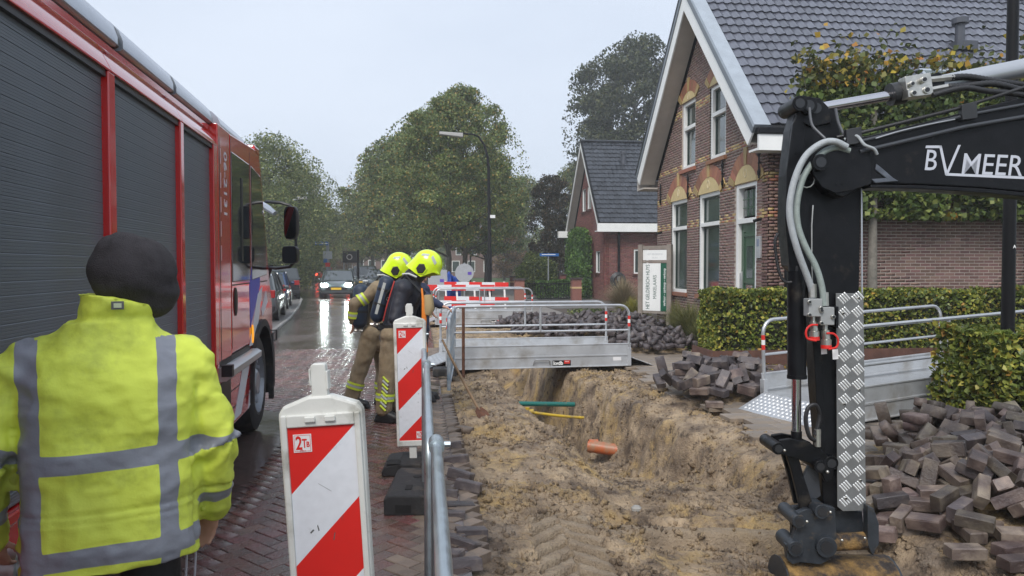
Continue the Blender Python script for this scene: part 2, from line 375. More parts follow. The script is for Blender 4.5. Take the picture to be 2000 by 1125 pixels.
# ---- sheets of the setting
def road_material(name, c1, c2, grout, rough, scale=10, rot=45, wet=.25, bstr=.25):
    m = bpy.data.materials.new(name); m.use_nodes = True; N, L = nodes(m); b = N['Principled BSDF']
    tcn = N.new('ShaderNodeTexCoord'); mpn = N.new('ShaderNodeMapping'); mpn.inputs['Rotation'].default_value = (0, 0, math.radians(rot))
    L.new(tcn.outputs['Object'], mpn.inputs[0])
    br = N.new('ShaderNodeTexBrick'); br.inputs['Scale'].default_value = scale/2; br.inputs['Color1'].default_value = (*c1, 1); br.inputs['Color2'].default_value = (*c2, 1); br.inputs['Mortar'].default_value = (*grout, 1)
    br.inputs['Mortar Size'].default_value = .02; br.inputs['Brick Width'].default_value = 1.0; br.inputs['Row Height'].default_value = .5
    L.new(mpn.outputs[0], br.inputs['Vector'])
    n = N.new('ShaderNodeTexNoise'); n.inputs['Scale'].default_value = .55; n.inputs['Detail'].default_value = 8; n.inputs['Roughness'].default_value = .65; L.new(tcn.outputs['Object'], n.inputs['Vector'])
    mr = N.new('ShaderNodeMapRange'); mr.inputs[1].default_value = .3; mr.inputs[2].default_value = .7; mr.inputs[3].default_value = .75; mr.inputs[4].default_value = 1.3; L.new(n.outputs['Fac'], mr.inputs[0])
    vs = N.new('ShaderNodeVectorMath'); vs.operation = 'SCALE'; L.new(br.outputs[0], vs.inputs[0]); L.new(mr.outputs[0], vs.inputs['Scale']); L.new(vs.outputs[0], b.inputs['Base Color'])
    m2 = N.new('ShaderNodeMapRange'); m2.inputs[1].default_value = .35; m2.inputs[2].default_value = .65; m2.inputs[3].default_value = max(.06, rough-wet*.5); m2.inputs[4].default_value = rough+wet*.5; L.new(n.outputs['Fac'], m2.inputs[0]); L.new(m2.outputs[0], b.inputs['Roughness'])
    n3 = N.new('ShaderNodeTexNoise'); n3.inputs['Scale'].default_value = 9; n3.inputs['Detail'].default_value = 4; L.new(tcn.outputs['Object'], n3.inputs['Vector'])
    bp = N.new('ShaderNodeBump'); bp.inputs['Strength'].default_value = bstr; bp.inputs['Distance'].default_value = .01
    ad = N.new('ShaderNodeMath'); ad.operation = 'MULTIPLY_ADD'; ad.inputs[1].default_value = 1.2; L.new(n3.outputs['Fac'], ad.inputs[0]); L.new(br.outputs['Fac'], ad.inputs[2])
    inv = N.new('ShaderNodeMath'); inv.operation = 'SUBTRACT'; inv.inputs[0].default_value = 1; L.new(br.outputs['Fac'], inv.inputs[1])
    ad2 = N.new('ShaderNodeMath'); ad2.operation = 'MULTIPLY_ADD'; ad2.inputs[1].default_value = .9; L.new(n3.outputs['Fac'], ad2.inputs[0]); L.new(inv.outputs[0], ad2.inputs[2])
    L.new(ad2.outputs[0], bp.inputs['Height']); L.new(bp.outputs[0], b.inputs['Normal'])
    MATS[name] = m; return m
road_m = road_material('wet_brick_road', (.105, .074, .066), (.080, .060, .054), (.035, .028, .026), .17, wet=.2, bstr=.33)
park_m = road_material('grey_brick_paving', (.16, .15, .145), (.12, .115, .11), (.06, .055, .05), .42, rot=0, bstr=.3)
walk_m = road_material('sidewalk_slabs', (.21, .185, .165), (.17, .15, .135), (.08, .07, .06), .5, scale=6.6, rot=0, bstr=.3)
dirt_m = mat('sandy_joint', (.15, .12, .095), .8, var=.35, nscale=5, bump=.4, bscale=30)
grass_m = mat('grass_ground', (.055, .095, .028), .9, var=.3, nscale=3, bump=.5, bscale=20)
def sheet(name, poly, z, m, kind='structure'):
    me = bpy.data.meshes.new(name); me.from_pydata([(x, y, z) for x, y in poly], [], [tuple(range(len(poly)))]); me.materials.append(m)
    o = bpy.data.objects.new(name, me); COL.objects.link(o); tag(o, kind=kind); return o
def strip(name, left, right, z, m):
    """ribbon between two polylines"""
    n = len(left); V_ = [(*p, z) for p in left]+[(*p, z) for p in right]
    me = bpy.data.meshes.new(name); me.from_pydata(V_, [], [(i, n+i, n+i+1, i+1) for i in range(n-1)]); me.materials.append(m)
    o = bpy.data.objects.new(name, me); COL.objects.link(o); tag(o, kind='structure'); return o
# far terrain with a hole for the dig
def terrain():
    X0, X1, Y0, Y1 = -260, 300, -30, 520
    V_ = [(X0,Y0),(TX0+.03,Y0),(TX1-.03,Y0),(X1,Y0),(X0,TYA),(TX0+.03,TYA),(TX1-.03,TYA),(X1,TYA),(X0,TYB),(TX0+.03,TYB),(TX1-.03,TYB),(X1,TYB),(X0,Y1),(TX0+.03,Y1),(TX1-.03,Y1),(X1,Y1)]
    F_ = [(0,1,5,4),(1,2,6,5),(2,3,7,6),(4,5,9,8),(6,7,11,10),(8,9,13,12),(9,10,14,13),(10,11,15,14)]
    me = bpy.data.meshes.new('ground'); me.from_pydata([(x, y, -.07) for x, y in V_], [], F_); me.materials.append(grass_m)
    o = bpy.data.objects.new('ground', me); COL.objects.link(o); tag(o, kind='structure')
terrain()
# curb line of the parking strip on the left
curbL = [(-2.6, -6), (-2.6, 9), (-2.85, 13), (-3.2, 16.8), (-3.55, 21), (-3.9, 25), (-4.6, 31), (-5.6, 38.5), (-7.2, 47), (-9.3, 58), (-13, 80), (-20, 110), (-34, 160), (-60, 240)]
roadR = [(.28, -6), (.28, 9), (.28, 13), (.28, 16.8), (.28, 21), (.28, 26.9), (.5, 31), (.3, 38.5), (-.6, 47), (-2.3, 58), (-6, 80), (-13, 110), (-26, 160), (-50, 240)]
strip('road', curbL, roadR, -.0045, road_m)
strip('parking_bays', [(x-(7 if y < 60 else 4), y) for x, y in curbL], [(x-.28, y) for x, y in curbL], -.004, park_m)
strip('gutter', [(x-.28, y) for x, y in curbL], [(x-.0, y) for x, y in curbL], -.012, mat('wet_gutter', (.035, .033, .032), .16, var=.4, nscale=6, bump=.4, bscale=14))
# kerb stones beside gutter
kv, kf = chamfer_box(.10, .96, .12, .012); kms = []
for i in range(len(curbL)-1):
    (xa, ya), (xb, yb) = curbL[i], curbL[i+1]; dl = math.hypot(xb-xa, yb-ya); n = int(dl)
    if ya > 85: break
    for k in range(n):
        t = (k+.5)/n; kms.append(TM((xa+(xb-xa)*t-.34, ya+(yb-ya)*t, .035+random.uniform(-.006, .006)), (0, 0, -math.atan2(xb-xa, yb-ya)+random.uniform(-.01, .01)), (1, 1, 1)))
tag(stamp('kerb_stones', kv, kf, kms, mat('kerb_concrete', (.21, .2, .19), .5, isl=.15, var=.2, nscale=5)), kind='structure')
# earth strip at the left edge of the dig, under the stones, and paving right of it
strip('pavement_far', [(4.9+.0, 13), (5.1, 26.9), (5.4, 36), (5.6, 60)], [(9, 13), (9, 26.9), (9, 36), (9, 60)], -.01, park_m)
sheet('sidewalk', [(3.62, -5), (5.15, -5), (5.15, 27), (3.62, 27)], -.006, walk_m)
sheet('pavement_crossing', [(.25, 26.95), (5.2, 26.95), (6, 60), (-2.3+.2, 58), (.5, 38)], -.003, walk_m)
sheet('front_garden_soil', [(5.15, -5), (16, -5), (16, 30), (5.15, 30)], .0, mat('garden_soil', (.06, .045, .033), .9, var=.4, nscale=6, bump=.6, bscale=20))
sheet('driveway', [(9.0, 29), (9.6, 60), (5.2, 60), (5.2, 29)], .003, park_m)
# pavers: herringbone laid at 45 degrees
pv, pf = chamfer_box(.0965, .1965, .075, .004)
paver_m = mat('wet_pavers', (.140, .068, .055), .26, isl=.32, var=.25, nscale=14, rvar=.14, bump=.18, bscale=60, dirt=(.095, .075, .065), dscale=1.6, damt=.45, huev=.02)
paver_side = mat('dry_pavers', (.12, .088, .078), .50, isl=.30, var=.3, nscale=10, rvar=.18, bump=.35, bscale=50, dirt=(.165, .125, .095), dscale=1.3, damt=.62, coords='Object')
cells = []
W_ = .1; c45 = math.cos(math.pi/4)
for i in range(-260, 260):
    for j in range(-110, 110):
        for kind in (0, 1):
            u = W_*(i+2*j+(1.0 if kind == 0 else .5)); v = W_*(i-2*j+(.5 if kind == 0 else 2.0))
            x = (u-v)*c45; y = (u+v)*c45
            if y < 2.0 or y > 15.5: continue
            lim = -1.25 if y < 9 else -2.75
            ed = float(EDGE_L(y))+random.uniform(-.045, .05)
            if x < lim or x > ed: continue
            cells.append((x, y, kind, ed))
cells.sort(key=lambda c: math.hypot(c[0], c[1]))
pm1 = bpy.data.meshes.new('paver'); pm1.from_pydata(pv, [], pf); pm1.materials.append(paver_m)
pm2 = bpy.data.meshes.new('paver'); pm2.from_pydata(pv, [], pf); pm2.materials.append(paver_side)
road_o = bpy.data.objects['road']
rest = [[], []]; cnt = 0
for (x, y, kind, ed) in cells:
    edge = ed-x < .16
    tl = .009 + (.05 if edge else 0); dz = random.uniform(-.002, .002)-(random.uniform(0, .03) if edge else 0)
    M = TM((x, y, dz), (random.gauss(0, tl*.5), random.gauss(0, tl*.5), -math.pi/4*(1 if kind == 0 else -1)-(math.pi if random.random() < .5 else 0)+random.gauss(0, .012 if not edge else .05)))
    side = x > -.12+.05*math.sin(y*3)
    vis = y > 3.3 and x > -1.1
    if vis and cnt < 290: inst(pm2 if side else pm1, 'paver', M=M, parent=road_o); cnt += 1
    else: rest[1 if side else 0].append(M)
for k in (0, 1): stamp('paving_stones', pv, pf, rest[k], (paver_m, paver_side)[k], parent=road_o)
# sand washed over the stones next to the fence
sheet('sand_joint_bed', [(-1.3, -3), (.26, -3), (.26, 16), (-1.3, 16)], -.0085, dirt_m)
# sidewalk slabs 30x30 right of the dig
sv, sf = chamfer_box(.295, .295, .045, .004)
slab_m = mat('concrete_slabs', (.225, .195, .17), .5, isl=.14, var=.22, nscale=7, rvar=.15, bump=.2, bscale=50, dirt=(.22, .17, .12), dscale=1.1, damt=.47)
sm_ = bpy.data.meshes.new('slab'); sm_.from_pydata(sv, [], sf); sm_.materials.append(slab_m)
sw = bpy.data.objects['sidewalk']; cnt = 0; rs_ = []
for j in range(0, 62):
    for i in range(6):
        y = 5.9+j*.30; x = 3.42+i*.30+(.15 if j % 2 else 0)
        if x > 5.1 or x < 3.38+.12*math.sin(y*1.7)+(.25 if y > 13 else 0): continue
        M = TM((x, y, random.uniform(-.002, .002)), (random.gauss(0, .004), random.gauss(0, .004), 0))
        if cnt < 280: inst(sm_, 'slab', M=M, parent=sw); cnt += 1
        else: rs_.append(M)
if rs_: stamp('slabs', sv, sf, rs_, slab_m, parent=sw)
# =========================== BUILDINGS
class Plane:
    def __init__(s, o, u, n): s.o = Vector(o); s.u = Vector(u).normalized(); s.n = Vector(n).normalized()
    def P(s, u, z, d=0): return s.o+s.u*u+s.n*d+Vector((0, 0, z))
    def box(s, mb, u0, u1, z0, z1, d0, d1, mi=0):
        return mb.add([s.P(u0, z0, d0), s.P(u1, z0, d0), s.P(u1, z0, d1), s.P(u0, z0, d1), s.P(u0, z1, d0), s.P(u1, z1, d0), s.P(u1, z1, d1), s.P(u0, z1, d1)], BOXF, mi)
    def M(s, u, z, d, su=1, sd=1, sz=1):
        p = s.P(u, z, d); a = s.u*su; b = s.n*sd
        return Matrix(((a.x, b.x, 0, p.x), (a.y, b.y, 0, p.y), (a.z, b.z, sz, p.z), (0, 0, 0, 1)))
brick_brown = mat('brown_brick', (.170, .096, .078), .62, isl=.26, var=.2, nscale=30, bump=.3, bscale=70, huev=.02)
brick_red = mat('red_brick', (.20, .070, .058), .66, isl=.28, var=.15, nscale=20, bump=.2, huev=.015)
brick_yellow = mat('yellow_brick', (.44, .31, .13), .6, isl=.25, var=.15, nscale=30)
brick_orange = mat('orange_brick', (.30, .125, .07), .6, isl=.3, var=.15, nscale=30, huev=.01)
mortar = mat('mortar', (.37, .315, .275), .85, var=.15, nscale=9, bump=.2)
mortar_dark = mat('mortar_dark', (.17, .12, .11), .85, var=.15)
dark_green = mat('dark_green_paint', (.012, .03, .024), .3)
pane_m = mat('window_pane', (.05, .07, .065), .07, spec=.8, coat=.6, var=.5, nscale=1.6)
zinc = mat('zinc_verge', (.40, .44, .48), .35, metal=.35, var=.1, nscale=4)
soffit_m = mat('soffit_board', (.47, .43, .385), .6, var=.08, nscale=3)
CB = .0625
def brick_wall(plane, u0, u1, z0, ztop, holes, thick, main, mort, parent, nobj=0, key=None, band=None, inside=None, bl=.21, proud=.004):
    """courses of single bricks on a mortar body; ztop = top of rectangle or function giving the clipped (ua,ub) at height z"""
    mb = MB(); mats_ = {'main': main, 'y': brick_yellow, 'o': brick_orange}; lists = {'main': [], 'y': [], 'o': []}; z = z0; c = 0
    while z < ztop-1e-6:
        zc = z+CB/2; a, b = (u0, u1) if inside is None else inside(zc)
        if b-a > .08:
            ivs = [(a, b)]
            for h in holes:
                if h[2] < zc < h[3]:
                    nv = []
                    for p, q in ivs:
                        if h[1] <= p or h[0] >= q: nv.append((p, q)); continue
                        if h[0] > p: nv.append((p, h[0]))
                        if h[1] < q: nv.append((h[1], q))
                    ivs = nv
            for p, q in ivs:
                plane.box(mb, p, q, z, z+CB, -thick, 0)
                off = (bl/2 if c % 2 else 0); k = math.floor((p-off)/bl)
                while off+k*bl < q:
                    s0 = max(p, off+k*bl+.007); s1 = min(q, off+(k+1)*bl-.007); ki = k; k += 1
                    if s1-s0 < .03: continue
                    t = band(c, (s0+s1)/2, zc, ki) if band else 'main'
                    pr = proud+random.uniform(-.0015, .0015)
                    lists[t].append((plane.M((s0+s1)/2, z+CB/2, pr-.02, (s1-s0), .04, CB-.015), (s0+s1)/2, zc))
        z += CB; c += 1
    wall = mb.build('wall', mort, parent)
    bv = boxv((-.5, -.5, -.5), (.5, .5, .5)); flat = [(M, t, u, zz) for t in lists for (M, u, zz) in lists[t]]
    if key: flat.sort(key=lambda r: key(r[2], r[3]))
    me = {}
    for t in lists:
        q = bpy.data.meshes.new('brick'); q.from_pydata(bv, [], BOXF); q.materials.append(mats_[t]); me[t] = q
    for i, (M, t, u, zz) in enumerate(flat[:nobj]): inst(me[t], 'brick', M=M, parent=wall)
    for t in lists:
        r = [M for (M, tt, u, zz) in flat[nobj:] if tt == t]
        if r: stamp({'main': 'brickwork', 'y': 'yellow_brickwork', 'o': 'orange_brickwork'}[t], bv, BOXF, r, mats_[t], parent=wall)
    return wall
def window(plane, u0, u1, z0, z1, parent, transom=None, depth=.10, fw=.09, frame_m=None, sash_m=None, sill=None, name='window', mull=False, curtain=False):
    fm = frame_m or white_paint; mb = MB(); d1 = -depth+.07
    plane.box(mb, u0, u0+fw, z0, z1, -depth-.06, d1); plane.box(mb, u1-fw, u1, z0, z1, -depth-.06, d1)
    plane.box(mb, u0+fw, u1-fw, z1-fw, z1, -depth-.06, d1-.002); plane.box(mb, u0+fw, u1-fw, z0, z0+fw*.9, -depth-.06, d1+.015)
    if transom: plane.box(mb, u0+fw, u1-fw, transom-.045, transom+.045, -depth-.06, d1+.006)
    if mull: plane.box(mb, (u0+u1)/2-.03, (u0+u1)/2+.03, z0+fw*.9, (transom or z1)-.045, -depth-.06, d1-.004)
    w_ = mb.build(name, fm, parent, bevel=.006)
    cells_ = [(z0+fw*.9, transom-.045), (transom+.045, z1-fw)] if transom else [(z0+fw*.9, z1-fw)]
    for a, b in cells_:
        s_ = MB(); t = .045; d = -depth; A, B = u0+fw, u1-fw
        plane.box(s_, A, A+t, a, b, d-.04, d+.0); plane.box(s_, B-t, B, a, b, d-.04, d+.0); plane.box(s_, A+t, B-t, b-t, b, d-.04, d-.001); plane.box(s_, A+t, B-t, a, a+t, d-.04, d-.001)
        s_.build('sash', sash_m or dark_green, w_)
        g_ = MB(); plane.box(g_, A+t, B-t, a+t, b-t, d-.030, d-.022); g_.build('pane', pane_m, w_)
        if curtain:
            c_ = MB(); n = 14; uu = [A+t+(B-A-2*t)*i/(2*n) for i in range(2*n+1)]
            vs = [plane.P(u, zz, d-.05-(.02 if i % 2 else 0)) for zz in (a+t, b-t) for i, u in enumerate(uu)]; L_ = len(uu)
            c_.add(vs, [(i, i+1, L_+i+1, L_+i) for i in range(L_-1)]).build('curtain', mat('net_curtain', (.42, .43, .41), .8), w_)
    if sill:
        q = MB(); plane.box(q, u0-.06, u1+.06, z0-.09, z0-.002, -depth, .07); q.build('sill', sill, w_, bevel=.004)
    return w_
tile_m = mat('glazed_roof_tile', (.085, .09, .115), .34, isl=.2, var=.18, nscale=5, rvar=.08, spec=.8, coat=.35)
tile_far = mat('black_roof_tile', (.030, .034, .042), .33, isl=.3, var=.2, nscale=3, spec=.5, coat=.15)
def tile_template(w, l, amp=.028):
    prof = [(0, .012), (.10, .003), (.22, 0), (.36, .001), (.48, .008), (.60, amp*.65), (.72, amp*1.02), (.84, amp*1.02), (.94, amp*.72), (1.03, .010)]
    v = []; f = []; n = len(prof)
    for (t, z) in prof: v.append((w*t, 0, z+.036))
    for (t, z) in prof: v.append((w*t, l*1.12, z+.0))
    for (t, z) in prof: v.append((w*t, .012, z-.004))
    for i in range(n-1): f.append((i, i+1, n+i+1, n+i)); f.append((2*n+i, 2*n+i+1, i+1, i))
    return v, f
def roof_slope(o, across, up, nx, ny, w, l, m, parent, nobj=0, fname='roof_tile', key=None, clip=None):
    across = Vector(across).normalized(); up = Vector(up).normalized(); n = across.cross(up); o = Vector(o)
    if n.z < 0: n = -n
    tv, tf = tile_template(w, l); Ms = []
    for j in range(ny):
        for i in range(nx):
            p = o+across*(i*w)+up*(j*l)+n*random.uniform(-.003, .003)
            if clip and not clip(p): continue
            Ms.append(Matrix(((across.x, up.x, n.x, p.x), (across.y, up.y, n.y, p.y), (across.z, up.z, n.z, p.z), (0, 0, 0, 1))))
    me = bpy.data.meshes.new(fname); me.from_pydata(tv, [], tf); me.materials.append(m); me.shade_smooth(); me.set_sharp_from_angle(angle=.9)
    if key: Ms.sort(key=key)
    for M in Ms[:nobj]: inst(me, fname, M=M, parent=parent)
    if Ms[nobj:]: stamp('roof_tiles', tv, tf, Ms[nobj:], m, parent=parent, smooth=True).data.set_sharp_from_angle(angle=.9)
# ---------------------------------------------- the big house (estate agent's)
FXW = 6.6; Y0h, Y1h, YR = 13.5, 20.15, 16.92
house = empty('brick_house', 'large brown brick house with yellow bands, steep white-edged gable and glossy grey tiled roof', 'house', (FXW+4, YR, 0))
house.location = (0, 0, 0)
PF = Plane((FXW, 0, 0), (0, 1, 0), (-1, 0, 0))   # u = Y
PS = Plane((0, Y0h, 0), (1, 0, 0), (0, -1, 0))   # u = X
ZE = 3.95
def gable(z):
    if z < ZE+.06: return (Y0h, Y1h)
    t = (z-(ZE+.06))/1.06; return (Y0h+t, Y1h-t)
def fy(px, py): p = AX(px, py, FXW); return p.y, p.z
ops = {}
ops['win1'] = (17.82, 19.02, 1.02, 3.38, 2.66); ops['win2'] = (15.80, 17.06, 1.02, 3.38, 2.66); ops['door'] = (13.98, 14.98, .30, 3.40, 2.62)
ops['up1'] = (17.3, 18.22, 4.10, 5.78, 5.12); ops['up2'] = (15.50, 16.42, 4.10, 5.78, 5.12)
holes = [o_[:4] for o_ in ops.values()]
def band(c, u, z, k):
    if 3.30 < z < 3.43: return 'y' if (c+k) % 2 else 'o'
    if 3.43 <= z < 3.50: return 'y'
    if 2.62 < z < 2.75: return 'y' if (c+k) % 2 else 'o'
    if 2.75 <= z < 2.81 and k % 2: return 'y'
    if 4.11 < z < 4.24: return 'y' if k % 3 else 'o'
    if 5.42 < z < 5.60: return 'y' if (c+k) % 3 else 'o'
    return 'main'
kf_ = lambda u, z: math.hypot(u-14.2, z-2.2)
front = brick_wall(PF, Y0h, Y1h, 0, 7.9, holes, .25, brick_brown, mortar, house, nobj=150, key=kf_, band=band, inside=gable)
def band2(c, u, z, k):
    if u < 7.6: return band(c, u, z, k)
    return 'main'
side = brick_wall(PS, FXW+.0, 17.6, 0, 4.0, [], .25, brick_brown, mortar, house, nobj=150, key=lambda u, z: abs(z-1.7)+abs(u-10.5)*.35, band=band2)
for p in (side,): pass
# rear part of wall: plain box behind
mb = MB(); PF.box(mb, Y1h-.25, Y1h, 0, 4.0, -11, -.25); mb.box((17.4, Y0h+.25, 0), (17.6, Y1h-.25, 4.0)); mb.build('rear_wall', mat('rear_brick', (.15, .09, .08), .7, var=.3), house)
window(PF, *ops['win1'][:4], house, transom=2.66, sill=brick_orange, curtain=True); window(PF, *ops['win2'][:4], house, transom=2.66, sill=brick_orange, curtain=True)
window(PF, *ops['up1'][:4], house, transom=5.12, sill=brick_orange, fw=.10, curtain=True); window(PF, *ops['up2'][:4], house, transom=5.12, sill=brick_orange, fw=.10, curtain=True)
# door with transom light
u0, u1, z0, z1 = ops['door'][:4]; mb = MB()
PF.box(mb, u0, u0+.1, z0, z1, -.16, -.02); PF.box(mb, u1-.1, u1, z0, z1, -.16, -.02); PF.box(mb, u0+.1, u1-.1, z1-.1, z1, -.16, -.023); PF.box(mb, u0+.1, u1-.1, 2.57, 2.67, -.16, -.017)
dfr = mb.build('door_frame', white_paint, house, bevel=.006)
green_door = mat('green_door_paint', (.045, .095, .055), .32, var=.08)
mb = MB(); PF.box(mb, u0+.1, u1-.1, z0, 2.57, -.15, -.10); dr = mb.build('door', green_door, house)
mb = MB(); PF.box(mb, u0+.36, u1-.36, 1.45, 2.1, -.10, -.094); PF.box(mb, u0+.36, u1-.36, .75, 1.3, -.10, -.094); mb.build('door_pane', pane_m, dr)
mb = MB(); PF.box(mb, u0+.2, u0+.26, .5, 2.4, -.10, -.08); PF.box(mb, u1-.26, u1-.2, .5, 2.4, -.10, -.08); PF.box(mb, u0+.26, u1-.26, 2.3, 2.36, -.10, -.08); PF.box(mb, u0+.26, u1-.26, 1.34, 1.4, -.10, -.08); mb.build('door_moulding', green_door, dr)
mb = MB(); mb.tube([PF.P(u1-.16, 1.25, -.05), PF.P(u1-.16, 1.55, -.05)], .013, 6); PF.box(mb, u1-.19, u1-.13, 1.22, 1.58, -.10, -.09); mb.build('handle', alu, dr)
mb = MB(); PF.box(mb, u0+.15, u1-.15, 2.72, z1-.15, -.12, -.112); ln = mb.build('transom_light', pane_m, dfr)
mb = MB()
for t in (.33, .66):
    PF.box(mb, u0+.15+(u1-u0-.3)*t-.012, u0+.15+(u1-u0-.3)*t+.012, 2.72, z1-.15, -.112, -.10); PF.box(mb, u0+.15, u1-.15, 2.72+(z1-.87-2.0)*t-.01, 2.72+(z1-.87-2.0)*t+.01, -.112, -.101)
mb.build('glazing_bar', green_door, ln)
mb = MB(); PF.box(mb, u0-.1, u1+.1, .0, z0-.002, -.25, .25); mb.build('doorstep', mat('blue_stone', (.12, .125, .13), .5, var=.15), house)
# intercom panel right of door
mb = MB(); PF.box(mb, 13.72, 13.90, 1.85, 2.28, .008, .05); pn = mb.build('name_plate', alu, house, bevel=.004)
mb = MB(); PF.box(mb, 13.76, 13.86, 2.08, 2.22, .0505, .053); mb.build('plate_print', mat('print_grey', (.2, .23, .3), .5), pn)
# arches over the openings: single voussoirs with yellow end stones and keystone
def arch(uc, w, zb, rise, hgt, nv=13, lower=True):
    R = (w*w/4+rise*rise)/(2*rise); zc = zb+rise-R; a0 = math.asin(w/2/R); yl = MB(); k0 = None
    for i in range(nv):
        ta = -a0*1.06+2*a0*1.06*i/nv; tb = ta+2*a0*1.06/nv*.955
        f = lambda t, r: PF.P(uc+math.sin(t)*r, zc+math.cos(t)*r, .006)
        key = i in (0, nv//2, nv-1); r1 = R+hgt+(.07 if i == nv//2 else .02 if key else 0)
        m = MB(); m.prism([(ta, R), (tb, R), (tb, r1), (ta, r1)], lambda t, r: f(t, r), (-(.024 if key else .012), 0, 0))
        m.build('voussoir', brick_yellow if key else brick_orange, front)
    if lower:
        pts = [(uc+math.sin(t)*R*.995, zc+math.cos(t)*R*.995) for t in [a0-2*a0*i/10 for i in range(11)]]+[(uc-w/2, zb-.0), (uc+w/2, zb-.0)][:0]
        m = MB(); m.prism(pts, lambda u, z: PF.P(u, z, .004), (-.012, 0, 0)); ty = m.build('tympanum', mat('cream_stone', (.58, .45, .22), .6, var=.1), front)
        m = MB(); ring = [PF.P(uc+.06*math.cos(t), zb+rise*.52+.085*math.sin(t), .018) for t in [i*math.pi/6 for i in range(13)]]; m.tube(ring, .008, 5); m.build('ornament_ring', mat('pale_stone2', (.65, .56, .38), .6), ty)
for k_ in ('win1', 'win2', 'door'):
    o_ = ops[k_]; arch((o_[0]+o_[1])/2, o_[1]-o_[0]+.06, o_[3]-.002, .36, .28)
for k_ in ('up1', 'up2'):
    o_ = ops[k_]; arch((o_[0]+o_[1])/2, o_[1]-o_[0]+.04, o_[3]-.002, .22, .26, 11)
# iron wall anchors
def anchor(u, z):
    m = MB(); m.tube([PF.P(u, z-.30, .05), PF.P(u, z+.30, .05)], .016, 6)
    m.tube([PF.P(u, z, .005), PF.P(u, z, .07)], .02, 6)
    for s_ in (-1, 1):
        for dz in (.12, -.12): m.tube([PF.P(u+s_*.01, z+dz, .05), PF.P(u+s_*.055, z+dz*1.3, .05), PF.P(u+s_*.045, z+dz*1.9, .05), PF.P(u+s_*.01, z+dz*2.1, .05)], .010, 5)
    m.build('wall_anchor', black_steel, house)
for (px, py) in ((1293, 380), (1347, 365), (1415, 340), (1487, 318)):
    u, z = fy(px, py); anchor(min(u, 19.8), z)
# short black lamp pegs
for (px, py) in ((1293, 457), (1487, 432)):
    u, z = fy(px, py); m = MB(); m.tube([PF.P(u, z+.05, 0), PF.P(u, z, .16)], .03, 8); m.build('wall_peg', black_steel, house)
# roof: slopes
ZR = 8.28; eY0, eY1, eZ = 13.16, 20.68, 4.30
sl_ = (ZR-eZ)/(YR-eY0); Lr = math.hypot(YR-eY0, ZR-eZ); XR0, XR1 = 6.18, 18.2
mb = MB()
for (ya, sg) in ((eY0, 1), (eY1, -1)):
    mb.add([(XR0, ya, eZ-.0), (XR1, ya, eZ-.0), (XR1, YR, ZR), (XR0, YR, ZR), (XR0, ya, eZ-.16), (XR1, ya, eZ-.16), (XR1, YR, ZR-.2), (XR0, YR, ZR-.2)], BOXF)
roof = mb.build('roof', mat('roof_batten', (.02, .021, .025), .7), house)
kd = lambda M: (M.translation-Vector((8.6, 14.6, 6))).length
roof_slope((XR0+.27, eY0+.01, eZ+.015), (1, 0, 0), (0, YR-eY0, ZR-eZ), 57, 17, .206, .325, tile_m, roof, nobj=290, key=kd)
rtm = MB()
for i in range(34):
    x = XR0+i*.36; ring = lambda xx, r: [(xx, YR+r*math.cos(t), ZR+.01+r*.8*math.sin(t)) for t in [math.pi*j/6 for j in range(7)]]
    rtm.loft([ring(x, .125), ring(x+.37, .11)], cap=False)
rtm.build('ridge_tiles', tile_m, roof, smooth=True)
# barge boards: dark rim, white board, soffit
for (ya, s_) in ((eY0, 1), (eY1, -1)):
    up = Vector((0, YR-ya, ZR-eZ)); upn = up.normalized(); nn = Vector((0, -upn.z*s_, upn.y*s_)) if s_ > 0 else Vector((0, upn.z, -upn.y)); nn = Vector((0, -abs(upn.z)*s_, abs(upn.y)))
    def bb(x0, x1, n0, n1, e0=-.05, tip=0):
        a = Vector((0, ya, eZ))-upn*e0*-1; b = Vector((0, YR, ZR)); q = []
        for x in (x0, x1):
            for (pt, k) in ((a, 0), (b, 1)):
                for nv_ in (n0, n1):
                    p = pt+nn*nv_
                    if k == 1: p = Vector((0, YR, ZR+nv_/abs(nn.z)))
                    q.append(Vector((x, p.y, p.z)))
        m = MB(); m.add(q, [(0, 1, 3, 2), (4, 6, 7, 5), (0, 4, 5, 1), (2, 3, 7, 6), (0, 2, 6, 4), (1, 5, 7, 3)]); return m
    bb(XR0-.035, XR0, -.42, -.14).build('barge_board', white_paint, house)
    bb(XR0-.055, XR0-.0, -.135, -.02).build('barge_trim', mat('grey_trim', (.13, .15, .17), .4), house)
    bb(XR0-.06, XR0+.26, -.015, .055).build('verge_strip', zinc if s_ > 0 else black_steel, house)
    bb(XR0+.002, FXW-.002, -.40, -.36).build('soffit', soffit_m, house)
# horizontal boxed eaves at the near side: gutter, white fascia
mb = MB(); mb.box((XR0+.0, eY0-.14, 4.13), (XR1, eY0+.02, 4.25)); mb.build('gutter', black_steel, house, bevel=.02)
mb = MB(); mb.box((XR0+.02, eY0-.10, 3.83), (XR1, eY0-.03, 4.125)); mb.box((XR0+.02, eY0-.03, 3.84), (XR1, Y0h-.01, 3.88)); mb.build('fascia', white_paint, house)
mb = MB(); mb.box((XR0+.02, eY1+.03, 3.83), (XR1, eY1+.10, 4.125)); mb.box((XR0+.02, Y1h+.01, 3.84), (XR1, eY1+.03, 3.88)); mb.build('fascia', soffit_m, house)
# downpipe at the near corner
mb = MB(); x_, y_ = 6.95, Y0h-.09; mb.tube([(x_, y_, 3.84), (x_, y_, .05)], .05, 10); mb.build('downpipe', black_steel, house, smooth=True)
